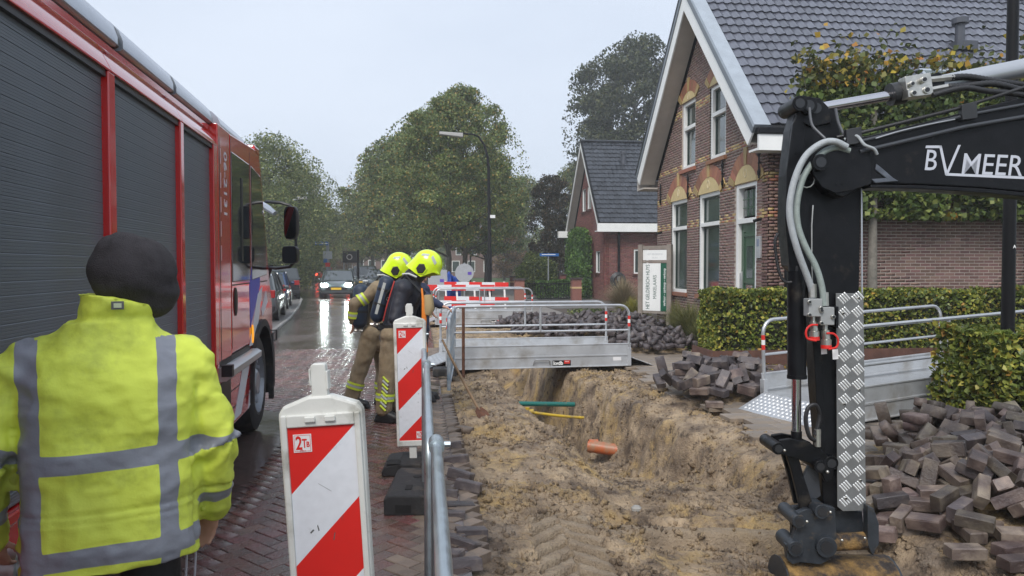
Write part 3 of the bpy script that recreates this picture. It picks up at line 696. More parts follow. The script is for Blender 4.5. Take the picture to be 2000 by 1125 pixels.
# flue and roof window
p = AX(1872, 75, 10.6); mb = MB()
fyy = 15.3; fzz = eZ+(fyy-eY0)*sl_; fx = AY(1875, 60, fyy).x
mb.tube([(fx, fyy, fzz-.2), (fx, fyy, fzz+.5)], .10, 12); mb.tube([(fx, fyy, fzz+.5), (fx, fyy, fzz+.62)], [.17, .17], 12); mb.box((fx-.25, fyy-.25, fzz-.12), (fx+.25, fyy+.1, fzz+.07)); mb.build('roof_vent', mat('vent_grey', (.06, .065, .08), .45), house)
fyy = 14.15; fzz = eZ+(fyy-eY0)*sl_; fx0 = AY(1815, 125, fyy).x; fx1 = AY(1905, 125, fyy).x; up = Vector((0, YR-eY0, ZR-eZ)).normalized()
mb = MB(); n_ = Vector((0, -up.z, up.y)); mb.add([Vector((x, fyy, fzz))+up*a+n_*b for b in (.0, .10) for (x, a) in ((fx0, 0), (fx1, 0), (fx1, .55), (fx0, .55))], BOXF); rw = mb.build('roof_window', zinc, house)
mb = MB(); mb.add([Vector((x, fyy, fzz))+up*a+n_*b for b in (.1005, .106) for (x, a) in ((fx0+.07, .07), (fx1-.07, .07), (fx1-.07, .48), (fx0+.07, .48))], BOXF); mb.build('pane', pane_m, rw)
# ---------------------------------------------- small house further down
h2 = empty('brick_annex_house', 'smaller red brick house with black tiled roof standing left of the large gabled house', 'house')
X2 = 8.9; Ya = AX(1180, 540, X2).y; Yb = AX(1121, 560, X2).y; Ym = (Ya+Yb)/2; Ze = 3.75
P2 = Plane((X2, 0, 0), (0, 1, 0), (-1, 0, 0)); P2s = Plane((0, Ya, 0), (1, 0, 0), (0, -1, 0))
Zr2 = AX(1133, 279, X2-.35).z; sl2 = (Zr2-Ze)/(Ym-Ya+.4)
def gab2(z):
    if z < Ze-.25: return (Ya, Yb)
    t = (z-(Ze-.25))/sl2; return (Ya+t, Yb-t)
def w2(px0, px1, py0, py1):
    a = AX(px1, py0, X2); b = AX(px0, py1, X2); return (a.y, b.y, b.z, a.z)
wa = w2(1137, 1144, 367, 415); wb_ = w2(1147, 1155, 362, 410); wc = w2(1163, 1172, 489, 533)
hol = []
for w_ in (wa, wb_, wc): hol.append(w_)
brick_wall(P2, Ya, Yb, 0, Zr2, hol, .25, brick_red, mortar_dark, h2, inside=gab2, bl=.22)
q0 = AY(1238, 487, Ya); q1 = AY(1246, 535, Ya); sw_ = (q0.x, q0.x+.75, q1.z, q0.z)
brick_wall(P2s, X2, 20, 0, 3.6, [sw_], .25, brick_red, mortar_dark, h2, bl=.22)
for w_ in hol: window(P2, *w_, h2, fw=.07, sill=mat('dark_sill', (.08, .03, .025), .5))
window(P2s, *sw_, h2, fw=.08, sill=MATS['dark_sill'])
mb = MB(); r0 = X2-.38; r1 = 20.5; ea, eb = Ya-.45, Yb+.45
for ya in (ea, eb): mb.add([(r0, ya, Ze), (r1, ya, Ze), (r1, Ym, Zr2), (r0, Ym, Zr2), (r0, ya, Ze-.15), (r1, ya, Ze-.15), (r1, Ym, Zr2-.2), (r0, Ym, Zr2-.2)], BOXF)
rf2 = mb.build('roof', MATS['roof_batten'], h2)
L2 = math.hypot(Ym-ea, Zr2-Ze); ny = int(L2/.33)
roof_slope((r0+.05, ea, Ze+.015), (1, 0, 0), (0, Ym-ea, Zr2-Ze), 44, ny+1, .25, L2/(ny+1), tile_far, rf2)
mb = MB(); mb.box((r0, Ym-.14, Zr2-.02), (r1, Ym+.14, Zr2+.10)); mb.build('ridge', tile_far, rf2, bevel=.04)
for (ya, s_) in ((ea, 1), (eb, -1)):
    a = Vector((0, ya, Ze)); b = Vector((0, Ym, Zr2))
    def quad(x0, x1, lo, hi): return [Vector((x, p.y, p.z+dz)) for x in (x0, x1) for (p, dz) in ((a, lo), (b, lo), (b, hi), (a, hi))]
    FQ = [(0,1,2,3),(7,6,5,4),(0,4,5,1),(1,5,6,2),(2,6,7,3),(3,7,4,0)]
    MB().add(quad(r0-.04, r0, -.36, -.02), FQ).build('barge_board', white_paint, h2)
    MB().add(quad(r0-.05, r0+.04, -.015, .10), FQ).build('verge', black_steel, h2)
    MB().add(quad(r0+.002, X2-.002, -.30, -.25), FQ).build('soffit', soffit_m, h2)
mb = MB(); mb.box((r0-.1, ea-.14, Ze-.42), (r1, ea-.02, Ze-.02)); mb.box((r0-.1, ea-.02, Ze-.41), (r1, Ya-.01, Ze-.36)); mb.build('fascia', white_paint, h2)
mb = MB(); mb.box((r0-.5, eb-.3, Ze-.42), (r0+.9, eb+.05, Ze-.05)); mb.build('eave_return', white_paint, h2)
mb = MB(); mb.tube([(X2+.7, Ya-.1, Ze-.4), (X2+.7, Ya-.1, 0)], .06, 8); mb.build('downpipe', black_steel, h2, smooth=True)
vx = AY(1218, 290, Ym-1.1); mb = MB(); zz = Ze+(Ym-1.1-ea)*(Zr2-Ze)/(Ym-ea); mb.tube([(vx.x, Ym-1.1, zz-.1), (vx.x, Ym-1.1, zz+.45)], .14, 8); mb.tube([(vx.x, Ym-1.1, zz+.45), (vx.x, Ym-1.1, zz+.6)], .2, 8); mb.build('roof_vent', MATS['vent_grey'], h2)
# hose reel on the side wall
hp = AY(1207, 548, Ya-.15); mb = MB()
for i, r in enumerate((.36, .31, .26)): mb.tube([hp+Vector((r*math.cos(t), -.06*i, r*math.sin(t)*1.05)) for t in [k*math.pi/8 for k in range(17)]], .045, 6)
hr = mb.build('garden_hose_reel', black_plastic, None, smooth=True); tag(hr, 'black garden hose reel hanging on the side wall of the small red brick house', 'hose reel')
mb = MB(); mb.cbox(hp+Vector((0, -.1, .1)), (.16, .10, .24)); mb.build('reel_case', mat('reel_grey', (.12, .125, .13), .5), hr)
# ---- garden walls and pillars by the small house
def pillar(px, py, h=1.0, w=.5, Y=None, lab=''):
    g = AY(px, py, Y); x = g.x; t = empty('brick_pillar', lab, 'pillar', (x, Y, 0)); mb = MB(); mb.box((-w/2, -w/2, 0), (w/2, w/2, h)); sh = mb.build('shaft', brick_red if False else MATS['red_brick'], t)
    mb = MB(); mb.box((-w/2-.012, -w/2-.012, h*.58), (w/2+.012, w/2+.012, h*.66)); mb.build('yellow_band', mat('pale_band', (.5, .34, .17), .6), t)
    mb = MB(); mb.box((-w/2-.05, -w/2-.05, h), (w/2+.05, w/2+.05, h+.08)); mb.build('cap', mat('dark_cap', (.05, .035, .035), .5), t); return t
Yp = 35.0
pillar(1125, 570, 1.05, .45, Yp, 'brick gate pillar with dark cap beside the ivy on the small house')
pillar(1014, 575, 1.0, .45, 35.4, 'brick gate pillar behind the second footbridge, left end of the low railing')
pillar(1100, 552, 1.15, .5, 43, 'brick pillar behind the round shrub next to the brown gate')
pillar(1003, 545, .9, .5, 52, 'low brick pillar left behind the round shrub')
a = AY(1030, 570, Yp+.2); b = AY(1116, 570, Yp+.2); gt = empty('railing', 'low black metal railing between two brick gate pillars', 'railing', (a.x, a.y, 0)); L_ = b.x-a.x
for zz in (.12, .82): MB().box((0, -.02, zz), (L_, .02, zz+.045)).build('rail', black_steel, gt)
n = 16; bar = MB().box((-.012, -.012, .16), (.012, .012, .82)); b0 = bar.build('bar', black_steel, gt); b0.location.x = L_/(n+1)
for i in range(2, n+1): inst(b0, 'bar', (L_*i/(n+1), 0, 0), parent=gt)
a = AY(1106, 552, 43.2); b = AY(1142, 552, 43.2); mb = MB(); mb.box((a.x, 43.2, .1), (b.x, 43.3, 1.15)); tag(mb.build('garden_gate', mat('brown_gate', (.06, .05, .04), .6)), 'dark brown boarded garden gate between brick pillar and ivy', 'gate')
# ---- far buildings at the end of the street
def far_house(name, label, px0, px1, pyb, pyt, Y, wallc, roofc, roof_h, wins, kind='house', D=8):
    a = AY(px0, 519, Y); b = AY(px1, 519, Y); zt = AY((px0+px1)/2, pyt, Y).z; t = empty(name, label, kind, ((a.x+b.x)/2, Y, 0)); hw = (b.x-a.x)/2
    MB().box((-hw, 0, 0), (hw, D, zt)).build('wall', wallc, t)
    if roof_h > 0: MB().add([(-hw-.3, -.4, zt), (hw+.3, -.4, zt), (hw+.3, D+.4, zt), (-hw-.3, D+.4, zt), (-hw-.3, D/2, zt+roof_h), (hw+.3, D/2, zt+roof_h)], [(0,1,5,4),(3,4,5,2),(0,4,3),(1,2,5),(0,3,2,1)]).build('roof', roofc, t)
    else: MB().box((-hw-.2, -.2, zt), (hw+.2, D+.2, zt+.35)).build('roof_edge', white_paint, t)
    w0 = None
    for (u0, u1, z0, z1) in wins:
        P_ = Plane(((a.x+b.x)/2*0-hw, 0, 0), (1, 0, 0), (0, -1, 0)); s = 2*hw
        m = MB(); P_.box(m, u0*s, u1*s, z0, z1, .0, .06); wf = m.build('window', white_paint, t); m = MB(); P_.box(m, u0*s+.09, u1*s-.09, z0+.09, z1-.09, .062, .07); m.build('pane', pane_m, wf)
    return t
far_brick = mat('far_brick', (.17, .11, .095), .8, var=.2, nscale=1.5); far_roof = mat('far_roof', (.075, .06, .058), .7, var=.2)
far_house('corner_building', 'distant brick building with long white strip over its shop windows, behind the headlight car', 660, 800, 545, 492, 118, far_brick, far_roof, 3.2, [(.08, .2, 1, 2.6), (.26, .36, 1, 2.6), (.42, .52, 1, 2.6), (.6, .7, 1, 2.6), (.3, .37, 3.2, 4), (.1, .17, 3.2, 4)])
far_house('terraced_house', 'distant brown brick terrace with white windows seen through the linden trunks', 875, 1025, 545, 478, 105, far_brick, far_roof, 3.6, [(.05, .15, .8, 2.4), (.25, .35, .8, 2.4), (.46, .56, .8, 2.4), (.68, .8, .8, 2.4), (.1, .17, 3.2, 4.3), (.3, .37, 3.2, 4.3), (.5, .57, 3.2, 4.3), (.75, .82, 3.2, 4.3)])
# =========================== VEGETATION
def leaf_mat(name, cols, rough=.55, trans=.25):
    m = bpy.data.materials.new(name); m.use_nodes = True; N, L = nodes(m); b = N['Principled BSDF']; b.inputs['Roughness'].default_value = rough; b.inputs['Specular IOR Level'].default_value = .35
    g = N.new('ShaderNodeNewGeometry'); r = N.new('ShaderNodeValToRGB'); r.color_ramp.interpolation = 'LINEAR'
    n = len(cols)
    while len(r.color_ramp.elements) < n: r.color_ramp.elements.new(.5)
    for i, (p, c) in enumerate(cols): r.color_ramp.elements[i].position = p; r.color_ramp.elements[i].color = (*c, 1)
    L.new(g.outputs['Random Per Island'], r.inputs[0])
    tcn = N.new('ShaderNodeTexCoord'); nn = N.new('ShaderNodeTexNoise'); nn.inputs['Scale'].default_value = .9; nn.inputs['Detail'].default_value = 3; L.new(tcn.outputs['Object'], nn.inputs['Vector'])
    mr = N.new('ShaderNodeMapRange'); mr.inputs[1].default_value = .35; mr.inputs[2].default_value = .65; mr.inputs[3].default_value = .72; mr.inputs[4].default_value = 1.3; L.new(nn.outputs['Fac'], mr.inputs[0])
    vs = N.new('ShaderNodeVectorMath'); vs.operation = 'SCALE'; L.new(r.outputs[0], vs.inputs[0]); L.new(mr.outputs[0], vs.inputs['Scale']); L.new(vs.outputs[0], b.inputs['Base Color'])
    t = N.new('ShaderNodeBsdfTranslucent'); L.new(vs.outputs[0], t.inputs[0]); mx_ = N.new('ShaderNodeMixShader'); mx_.inputs[0].default_value = trans
    out = N['Material Output']; L.new(b.outputs[0], mx_.inputs[1]); L.new(t.outputs[0], mx_.inputs[2]); L.new(mx_.outputs[0], out.inputs[0]); MATS[name] = m; return m
def leafcloud(name, P, size, m, parent=None, kind=None, seed=0, droop=0., asp=.62, flat=.0, fold=.18):
    rs = np.random.RandomState(seed); n = len(P); P = np.asarray(P, float)
    a = rs.normal(size=(n, 3)); a[:, 2] -= droop; a /= np.linalg.norm(a, axis=1)[:, None]
    b = rs.normal(size=(n, 3)); b[:, 2] *= (1-flat); b -= a*(a*b).sum(1)[:, None]; b /= np.linalg.norm(b, axis=1)[:, None]; c = np.cross(a, b)
    s = (np.asarray(size)*rs.uniform(.6, 1.35, n))[:, None]
    V = np.stack([P-a*s*.5, P+b*s*asp*.5+c*s*fold, P+a*s*.5, P-b*s*asp*.5+c*s*fold], 1).reshape(-1, 3)
    return rawmesh(name, V, (np.arange(4*n), np.full(n, 4)), m, parent, kind)
leaf_linden = leaf_mat('linden_leaves', [(0, (.062, .098, .030)), (.45, (.125, .175, .055)), (.8, (.20, .235, .075)), (.94, (.30, .25, .07)), (1, (.36, .22, .06))])
leaf_birch = leaf_mat('birch_leaves', [(0, (.075, .105, .042)), (.5, (.15, .19, .075)), (.85, (.24, .27, .10)), (1, (.32, .29, .11))])
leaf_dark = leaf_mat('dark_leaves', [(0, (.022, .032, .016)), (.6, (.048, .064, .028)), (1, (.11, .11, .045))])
leaf_copper = leaf_mat('copper_leaves', [(0, (.022, .026, .015)), (.6, (.045, .045, .024)), (1, (.10, .06, .03))])
leaf_hedge = leaf_mat('hedge_leaves', [(0, (.055, .08, .018)), (.45, (.135, .18, .034)), (.8, (.28, .30, .055)), (.94, (.44, .39, .07)), (1, (.38, .21, .05))], rough=.42)
leaf_autumn = leaf_mat('autumn_leaves', [(0, (.035, .045, .015)), (.5, (.10, .12, .03)), (.72, (.20, .18, .04)), (.87, (.42, .32, .04)), (.96, (.45, .25, .04)), (1, (.30, .10, .03))])
leaf_fresh = leaf_mat('fresh_leaves', [(0, (.03, .07, .015)), (.6, (.07, .15, .03)), (1, (.14, .24, .05))])
leaf_shrub = leaf_mat('shrub_leaves', [(0, (.035, .06, .016)), (.6, (.085, .13, .030)), (1, (.21, .23, .06))])
leaf_rust = leaf_mat('rust_leaves', [(0, (.06, .04, .02)), (.6, (.14, .08, .03)), (1, (.25, .14, .04))])
bark = mat('bark', (.060, .052, .042), .85, var=.35, nscale=12, bump=.6, bscale=18, dirt=(.07, .085, .05), dscale=2, damt=.4)
TREE_MESH = {}
def tree_meshes(key, H, R, zc0, n, leaf, m, seed, clumps=150, shape='dome', crad=None, droop=.0, trunk_r=.2):
    """returns (trunk mesh object data, crown mesh data); crown from z=zc0 to H with radius R"""
    rs = np.random.RandomState(seed); rnd = random.Random(seed)
    def env(t):   # radius fraction at height fraction t
        if shape == 'dome': return max(0, 1-((t-.34)/.67)**2)**.72 if t > .34 else .74+.26*math.sin(t/.34*math.pi/2)
        if shape == 'cone': return max(0, (1-t)**.75)*1.0 if t > .15 else .6+t*2
        if shape == 'column': return .9 if t < .8 else .9*math.sqrt(max(0, 1-((t-.8)/.2)**2))
        return math.sqrt(max(0, 1-(2*t-1)**2))
    C = []; cr_ = crad or R*.26
    while len(C) < clumps:
        t = rs.uniform(0, 1); an = rs.uniform(0, 2*math.pi); q = rs.uniform(0, 1)**.42
        lump = 1+.17*math.sin(3*an+seed)+.15*math.sin(5*an+9*t+seed)+.12*math.sin(15*t+2*an)
        r = R*env(t)*q*lump*.93; C.append((r*math.cos(an), r*math.sin(an), zc0+(H-zc0)*t*.97, rs.uniform(.55, 1.25)*cr_))
    C = np.array(C); idx = rs.randint(0, clumps, n); g = rs.normal(size=(n, 3)); g /= np.linalg.norm(g, axis=1)[:, None]; g *= (rs.uniform(0, 1, n)**.45)[:, None]
    P = C[idx, :3]+g*C[idx, 3:4]*np.array([1, 1, .75]); P[:, 2] -= droop*rs.uniform(0, 1, n)**2*R*.6
    st = int(n*.06); an = rs.uniform(0, 6.28, st); t = rs.uniform(0, 1, st); rr = np.array([env(x) for x in t])*R*rs.uniform(.95, 1.12, st)
    P = np.concatenate([P, np.stack([rr*np.cos(an), rr*np.sin(an), zc0+(H-zc0)*t], 1)])
    o = leafcloud('crown', P, leaf, m, seed=seed, droop=.3); crown = o.data; bpy.data.objects.remove(o)
    mb = MB(); k = 9; pts = [(rnd.uniform(-.03, .03)*i, rnd.uniform(-.03, .03)*i, H*.86*i/k) for i in range(k+1)]
    mb.tube(pts, [trunk_r*(1.35 if i == 0 else 1-.93*i/(k+.3)) for i in range(k+1)], 9)
    for i in range(26):
        c = C[rnd.randrange(clumps)]; z0 = min(H*.8, max(zc0*.75, c[2]-abs(c[0]+c[1])*.6-rnd.uniform(.4, 1.4))); t0 = z0/(H*.86); bx = pts[min(k, int(t0*k))]
        mid = (c[0]*.5+bx[0]*.5, c[1]*.5+bx[1]*.5, z0+(c[2]-z0)*.42); mb.tube([(bx[0], bx[1], z0), mid, (c[0], c[1], c[2])], [trunk_r*.38*(1-t0*.6), trunk_r*.22, .012], 6)
    o = mb.build('trunk', bark, smooth=True); tr = o.data; bpy.data.objects.remove(o)
    TREE_MESH[key] = (tr, crown); return tr, crown
def put_tree(key, name, label, px, Y, sc=1, rz=None, group=None, ptop=None, H=None, zb=0, w=None):
    g = AY(px, 519, Y); t = empty(name, label, 'tree', (g.x, Y, zb), rz if rz is not None else random.uniform(0, 6.28), group)
    if ptop is not None: sc = (AY(px, ptop, Y).z-zb)/H
    tr, cw = TREE_MESH[key]; a = bpy.data.objects.new('trunk', tr); b = bpy.data.objects.new('crown', cw)
    for o in (a, b): COL.objects.link(o); o.parent = t
    t.scale = (sc*(w or 1), sc*(w or 1), sc); return t
tree_meshes('lindenA', 12, 4.0, 3.1, 40000, .15, leaf_linden, 3, 150, 'dome', .78)
tree_meshes('lindenB', 12, 3.8, 3.1, 23000, .19, leaf_linden, 8, 120, 'dome', .80)
tree_meshes('birch', 12, 4.2, 1.6, 34000, .17, leaf_birch, 13, 170, 'round', .95, droop=.9)
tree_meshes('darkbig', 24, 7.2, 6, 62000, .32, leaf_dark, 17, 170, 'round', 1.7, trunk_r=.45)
tree_meshes('column', 8, 1.7, .5, 26000, .15, leaf_copper, 19, 120, 'column', .55, trunk_r=.12)
tree_meshes('hazy', 16, 5.0, 1.5, 16000, .34, leaf_linden, 23, 120, 'round', 1.5)
gl = 'linden trees in the row beside the street'
put_tree('lindenA', 'linden_tree', 'large broad linden tree, nearest of the row, its trunk left of the tall street lamp', 876, 42, ptop=188, H=12, group=gl, w=1.0, rz=.4)
put_tree('lindenA', 'linden_tree', 'linden tree with a tall crown directly behind the lamp head', 908, 50, ptop=170, H=12, group=gl, w=.9, rz=2.2)
put_tree('lindenB', 'linden_tree', 'linden tree second to the left of the nearest one, above the leaning fire helmet', 830, 52, ptop=214, H=12, group=gl, w=1.05, rz=1)
put_tree('lindenB', 'linden_tree', 'linden tree rising behind the rear firefighter helmet', 786, 61, ptop=258, H=12, group=gl, w=1.08, rz=3)
put_tree('lindenB', 'linden_tree', 'linden tree above the parked motorcycles, fourth along the row', 755, 71, ptop=302, H=12, group=gl, rz=5)
put_tree('lindenB', 'linden_tree', 'linden tree behind the black sign box, fifth along the row', 728, 82, ptop=340, H=12, group=gl, rz=.2)
put_tree('lindenB', 'linden_tree', 'smaller looking linden tree near the far bend of the row', 706, 94, ptop=388, H=12, group=gl, rz=1.7)
put_tree('lindenB', 'linden_tree', 'farthest linden tree at the left end of the row above the headlight car', 685, 108, ptop=420, H=12, group=gl, rz=4)
put_tree('lindenB', 'linden_tree', 'linden tree at the right end of the park row, right of the lamp post', 950, 60, ptop=290, H=12, group=gl, rz=2.9)
put_tree('hazy', 'park_tree', 'pale misty tree behind the lamp post, left of the dark columnar tree', 1015, 95, ptop=345, H=16)
put_tree('hazy', 'park_tree', 'hazy tree at the back of the park between the linden trunks', 850, 140, ptop=395, H=16)
put_tree('hazy', 'park_tree', 'hazy dark tree behind the park on the right of the lamp post', 950, 125, ptop=400, H=16)
put_tree('birch', 'birch_tree', 'light green birch with drooping twigs just behind the fire engine cab', 527, 44, ptop=262, H=12, w=1.05)
put_tree('birch', 'birch_tree', 'birch standing behind the fire engine mirror', 585, 56, ptop=318, H=12, w=1.0)
put_tree('birch', 'roadside_tree', 'dark roadside tree behind the blue direction sign', 612, 82, ptop=388, H=12, w=1.1)
put_tree('hazy', 'roadside_tree', 'hazy roadside tree at the far end of the street, left of the gap of sky', 632, 120, ptop=405, H=16)
put_tree('hazy', 'roadside_tree', 'dark tree mass behind the parked cars on the left', 560, 100, ptop=360, H=16)
put_tree('hazy', 'roadside_tree', 'dark tree behind the fire engine cab, lower than the birch', 500, 75, ptop=330, H=16)
tree_meshes('rust', 6, 2.0, .6, 6000, .2, leaf_rust, 29, 50, 'round', .7, trunk_r=.1)
put_tree('rust', 'young_tree', 'small rust coloured tree at the far end of the street', 668, 100, ptop=448, H=6)
put_tree('rust', 'young_tree', 'brownish bush right of the lamp post in front of the terrace', 985, 88, ptop=455, H=6, w=1.3)
put_tree('column', 'copper_tree', 'dark tall trimmed tree left of the small brick house', 1078, 49, ptop=342, H=8, w=.85)
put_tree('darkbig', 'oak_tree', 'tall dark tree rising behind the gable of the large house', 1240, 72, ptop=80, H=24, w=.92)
put_tree('hazy', 'garden_tree', 'green tree peeping out left of the small house roof', 1118, 78, ptop=322, H=16, w=.7)
# far woodland closing the view
rs = np.random.RandomState(5); n = 26000; a = rs.uniform(-75, 150, n); hh = 8+5*fbm(a*.06, a*0+3, 3, 5)
P = np.stack([a, 178+rs.uniform(-5, 5, n), rs.uniform(0, 1, n)**.9*hh], 1); leafcloud('far_woodland', P, .95, leaf_linden, kind='stuff', seed=3)
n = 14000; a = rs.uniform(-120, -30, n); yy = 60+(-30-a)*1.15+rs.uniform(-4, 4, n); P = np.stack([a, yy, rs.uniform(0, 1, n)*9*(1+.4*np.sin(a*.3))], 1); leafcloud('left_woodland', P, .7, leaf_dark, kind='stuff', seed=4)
# shrubs, ivy
def shrub(name, label, c, r, n, size, m, seed=1, cat='shrub', shell=.5, twigs=True, box=None):
    rs = np.random.RandomState(seed); t = empty(name, label, cat, (c[0], c[1], c[2]-r[2] if box is None else c[2]-r[2])); g = rs.normal(size=(n, 3)); g /= np.linalg.norm(g, axis=1)[:, None]
    lump = 1+.10*np.sin(g[:, 0]*6+seed)+.09*np.sin(g[:, 2]*7+g[:, 1]*5)+.06*np.sin(g[:, 0]*15+g[:, 1]*13)
    P = g*np.array(r)*(lump*(shell+(1-shell)*rs.uniform(0, 1, n)**.5))[:, None]; P[:, 2] += r[2]; P = P[P[:, 2] > .02]
    leafcloud('foliage', P, size, m, t, seed=seed)
    mb = MB()
    for i in range(12):
        an = i*2.4; q = random.uniform(.3, .7); mb.tube([(0, 0, 0), (r[0]*q*.4*math.cos(an), r[1]*q*.4*math.sin(an), r[2]*.7), (r[0]*q*math.cos(an), r[1]*q*math.sin(an), r[2]*1.4)], [.03, .02, .008], 5)
    mb.build('stem', bark, t); return t
g = AY(1046, 519, 43); shrub('round_shrub', 'large rounded green shrub behind the low railing, left of the ivy', (g.x, 43, 1.15), (1.22, 1.1, 1.22), 9000, .12, leaf_shrub, 3)
def hedge(name, label, x0, x1, y0, y1, z0, z1, n, size, m, seed, cat='hedge', rnd=.06, stems=True, asp=.7):
    rs = np.random.RandomState(seed); t = empty(name, label, cat, ((x0+x1)/2, (y0+y1)/2, 0)); L = [x1-x0, y1-y0, z1-z0]
    P = rs.uniform(0, 1, (n, 3)); face = rs.uniform(0, 1, n); ax = np.where(face < .42, 1, np.where(face < .78, 2, 0)); sd_ = np.where(rs.uniform(0, 1, n) < (.8), 0., 1.)
    dep = rs.exponential(.055, n)
    for k in range(3):
        s_ = ax == k; d = dep[s_]/L[k]; P[s_, k] = np.where(sd_[s_] < .5, d, 1-d) if k != 2 else 1-d
        if k == 0: P[s_, k] = np.where(rs.uniform(0, 1, s_.sum()) < .6, d, 1-d)
    P = np.clip(P, -.05, 1.05); X = P*np.array(L)+np.array([x0, y0, z0])
    wob = rnd*np.stack([fbm(X[:, 1]*2.2, X[:, 2]*2.2, 3, 1), fbm(X[:, 0]*2.2, X[:, 2]*2.2, 3, 2), fbm(X[:, 0]*2.2, X[:, 1]*2.2+7, 3, 3)], 1)*1.6
    X = X+wob-np.array([(x0+x1)/2, (y0+y1)/2, 0]); leafcloud('foliage', X, size, m, t, seed=seed, asp=asp)
    mb = MB(); c = .11; mb.box((-L[0]/2+c, -L[1]/2+c, z0+.05), (L[0]/2-c, L[1]/2-c, z1-c)); mb.build('inner_twigs', mat('inner_twigs', (.018, .02, .010), .9, var=.5, nscale=20, bump=1, bscale=25), t)
    if stems and z0 < .4:
        mb = MB()
        for i in range(int(L[0]/.3)+1):
            xx = -L[0]/2+.1+i*.3; mb.tube([(xx, -L[1]*.1, 0), (xx+.02, 0, z0+.2)], .015, 5)
        mb.build('stem', bark, t)
    return t
hedge('beech_hedge', 'trimmed green hedge in the rusty edged bed behind the right footbridge', 5.0, 12.5, 12.15, 12.85, .22, 1.27, 24000, .075, leaf_hedge, 31)
mb = MB(); mb.box((4.9, 11.98, 0), (12.6, 12.01, .26)); mb.box((4.9, 12.01, 0), (4.93, 12.95, .26)); tag(mb.build('steel_bed_edge', mat('corten', (.10, .045, .03), .7, var=.3, nscale=6, bump=.2)), 'rusty brown steel bed edging along the foot of the trimmed hedge', 'bed edging')
hedge('beech_hedge', 'yellowing clipped hedge around the black lamp pole at the right edge', 5.42, 8.9, 6.35, 7.25, .10, 1.05, 15000, .074, leaf_hedge, 37)
hedge('low_hedge', 'low clipped green hedge behind the black railing', 5.9, 8.3, 36.6, 37.4, .1, .95, 3500, .11, leaf_fresh, 41, stems=False)
# pleached trees in front of the side wall
def pleached(label, px, x0, x1, seed, n):
    Y = 13.12; g = AY(px, 519, Y); t = empty('pleached_tree', label, 'tree', (g.x, Y, 0), 0, 'flat trained trees in front of the side wall')
    rs = np.random.RandomState(seed); a = x0-g.x; b = x1-g.x; zt = AY(1700, 128, Y).z; zb = AY(1700, 428, Y).z
    X = rs.uniform(a, b, n); Z = rs.uniform(zb, zt, n); f = fbm(X*2.1, Z*2.1, 4, seed); keep = f > -.42; X, Z = X[keep], Z[keep]
    edge = np.minimum(np.minimum(X-a, b-X), zt-Z); k2 = (edge+.3*fbm(X*4, Z*4, 3, 5)) > .05; X, Z = X[k2], Z[k2]
    P = np.stack([X, rs.normal(0, .14, len(X)), Z], 1); k = int(n*.035); sx = rs.uniform(a, b, k); P2_ = np.stack([sx, rs.normal(0, .15, k), zt+rs.exponential(.14, k)], 1)
    gold = P[:, 2]+.5*fbm(P[:, 0]*1.5, P[:, 2]*1.5, 3, 9) > zt-.30
    gold |= P[:, 0] < a+.15
    leafcloud('foliage', P[~gold], .115, leaf_shrub, t, seed=seed, asp=.85); leafcloud('autumn_foliage', np.concatenate([P[gold], P2_]), .115, leaf_autumn, t, seed=seed+1, asp=.85)
    mb = MB(); mb.tube([(0, 0, 0), (0.01, 0, 1.3), (0, 0, zt-.3)], [.10, .09, .05], 10); mb.build('trunk', mat('grey_bark', (.17, .155, .13), .85, var=.35, nscale=9, bump=.5, bscale=25), t, smooth=True)
    mb = MB()
    for i in range(6):
        z = zb+.1+i*(zt-zb-.3)/5; mb.tube([(a+.1, 0, z+.05), (0, 0, z), (b-.1, 0, z+.05)], [.012, .028, .012], 6)
    for i in range(40):
        x = rs.uniform(a, b); mb.tube([(x, rs.normal(0, .1), zt-.5), (x+rs.normal(0, .08), rs.normal(0, .1), zt+rs.uniform(.0, .3))], [.006, .003], 4)
    mb.build('branch', bark, t)
xa = AY(1545, 300, 13.12).x; xb = AY(1862, 300, 13.12).x
pleached('flat trained tree with yellow tipped leaves and grey trunk behind the excavator arm', 1703, xa, xb, 3, 13000)
pleached('flat trained tree behind the lamp pole at the right edge', 2020, xb-.15, AY(2190, 300, 13.12).x, 7, 12000)
# ivy on the small house
iv = AX(1135, 519, X2); rs = np.random.RandomState(8); n = 9000
y_a = AX(1158, 519, X2-.1).y; y_b = AX(1113, 519, X2-.1).y; Yv = rs.uniform(y_a, y_b, n); zt = 3.3+.5*np.sin((Yv-y_a)/(y_b-y_a)*3.0)+.2*fbm(Yv*2, Yv*0, 3, 3); Zv = rs.uniform(0, 1, n)*zt
dp = (.35+.25*np.abs(fbm(Yv*1.3, Zv*1.3, 3, 6)))*rs.uniform(.3, 1, n)
t = empty('climbing_ivy', 'bright green ivy climbing up the front of the small brick house', 'climbing plant', (X2, (y_a+y_b)/2, 0))
leafcloud('foliage', np.stack([-dp-.02, Yv-(y_a+y_b)/2, Zv], 1), .13, leaf_fresh, t, seed=3, droop=.6, asp=.8)
mb = MB()
for i in range(6): mb.tube([(-.06, -1+i*.4, 0), (-.08, -.8+i*.35, 1.6), (-.06, -1+i*.45, 3)], [.03, .02, .01], 5)
mb.build('stem', bark, t)
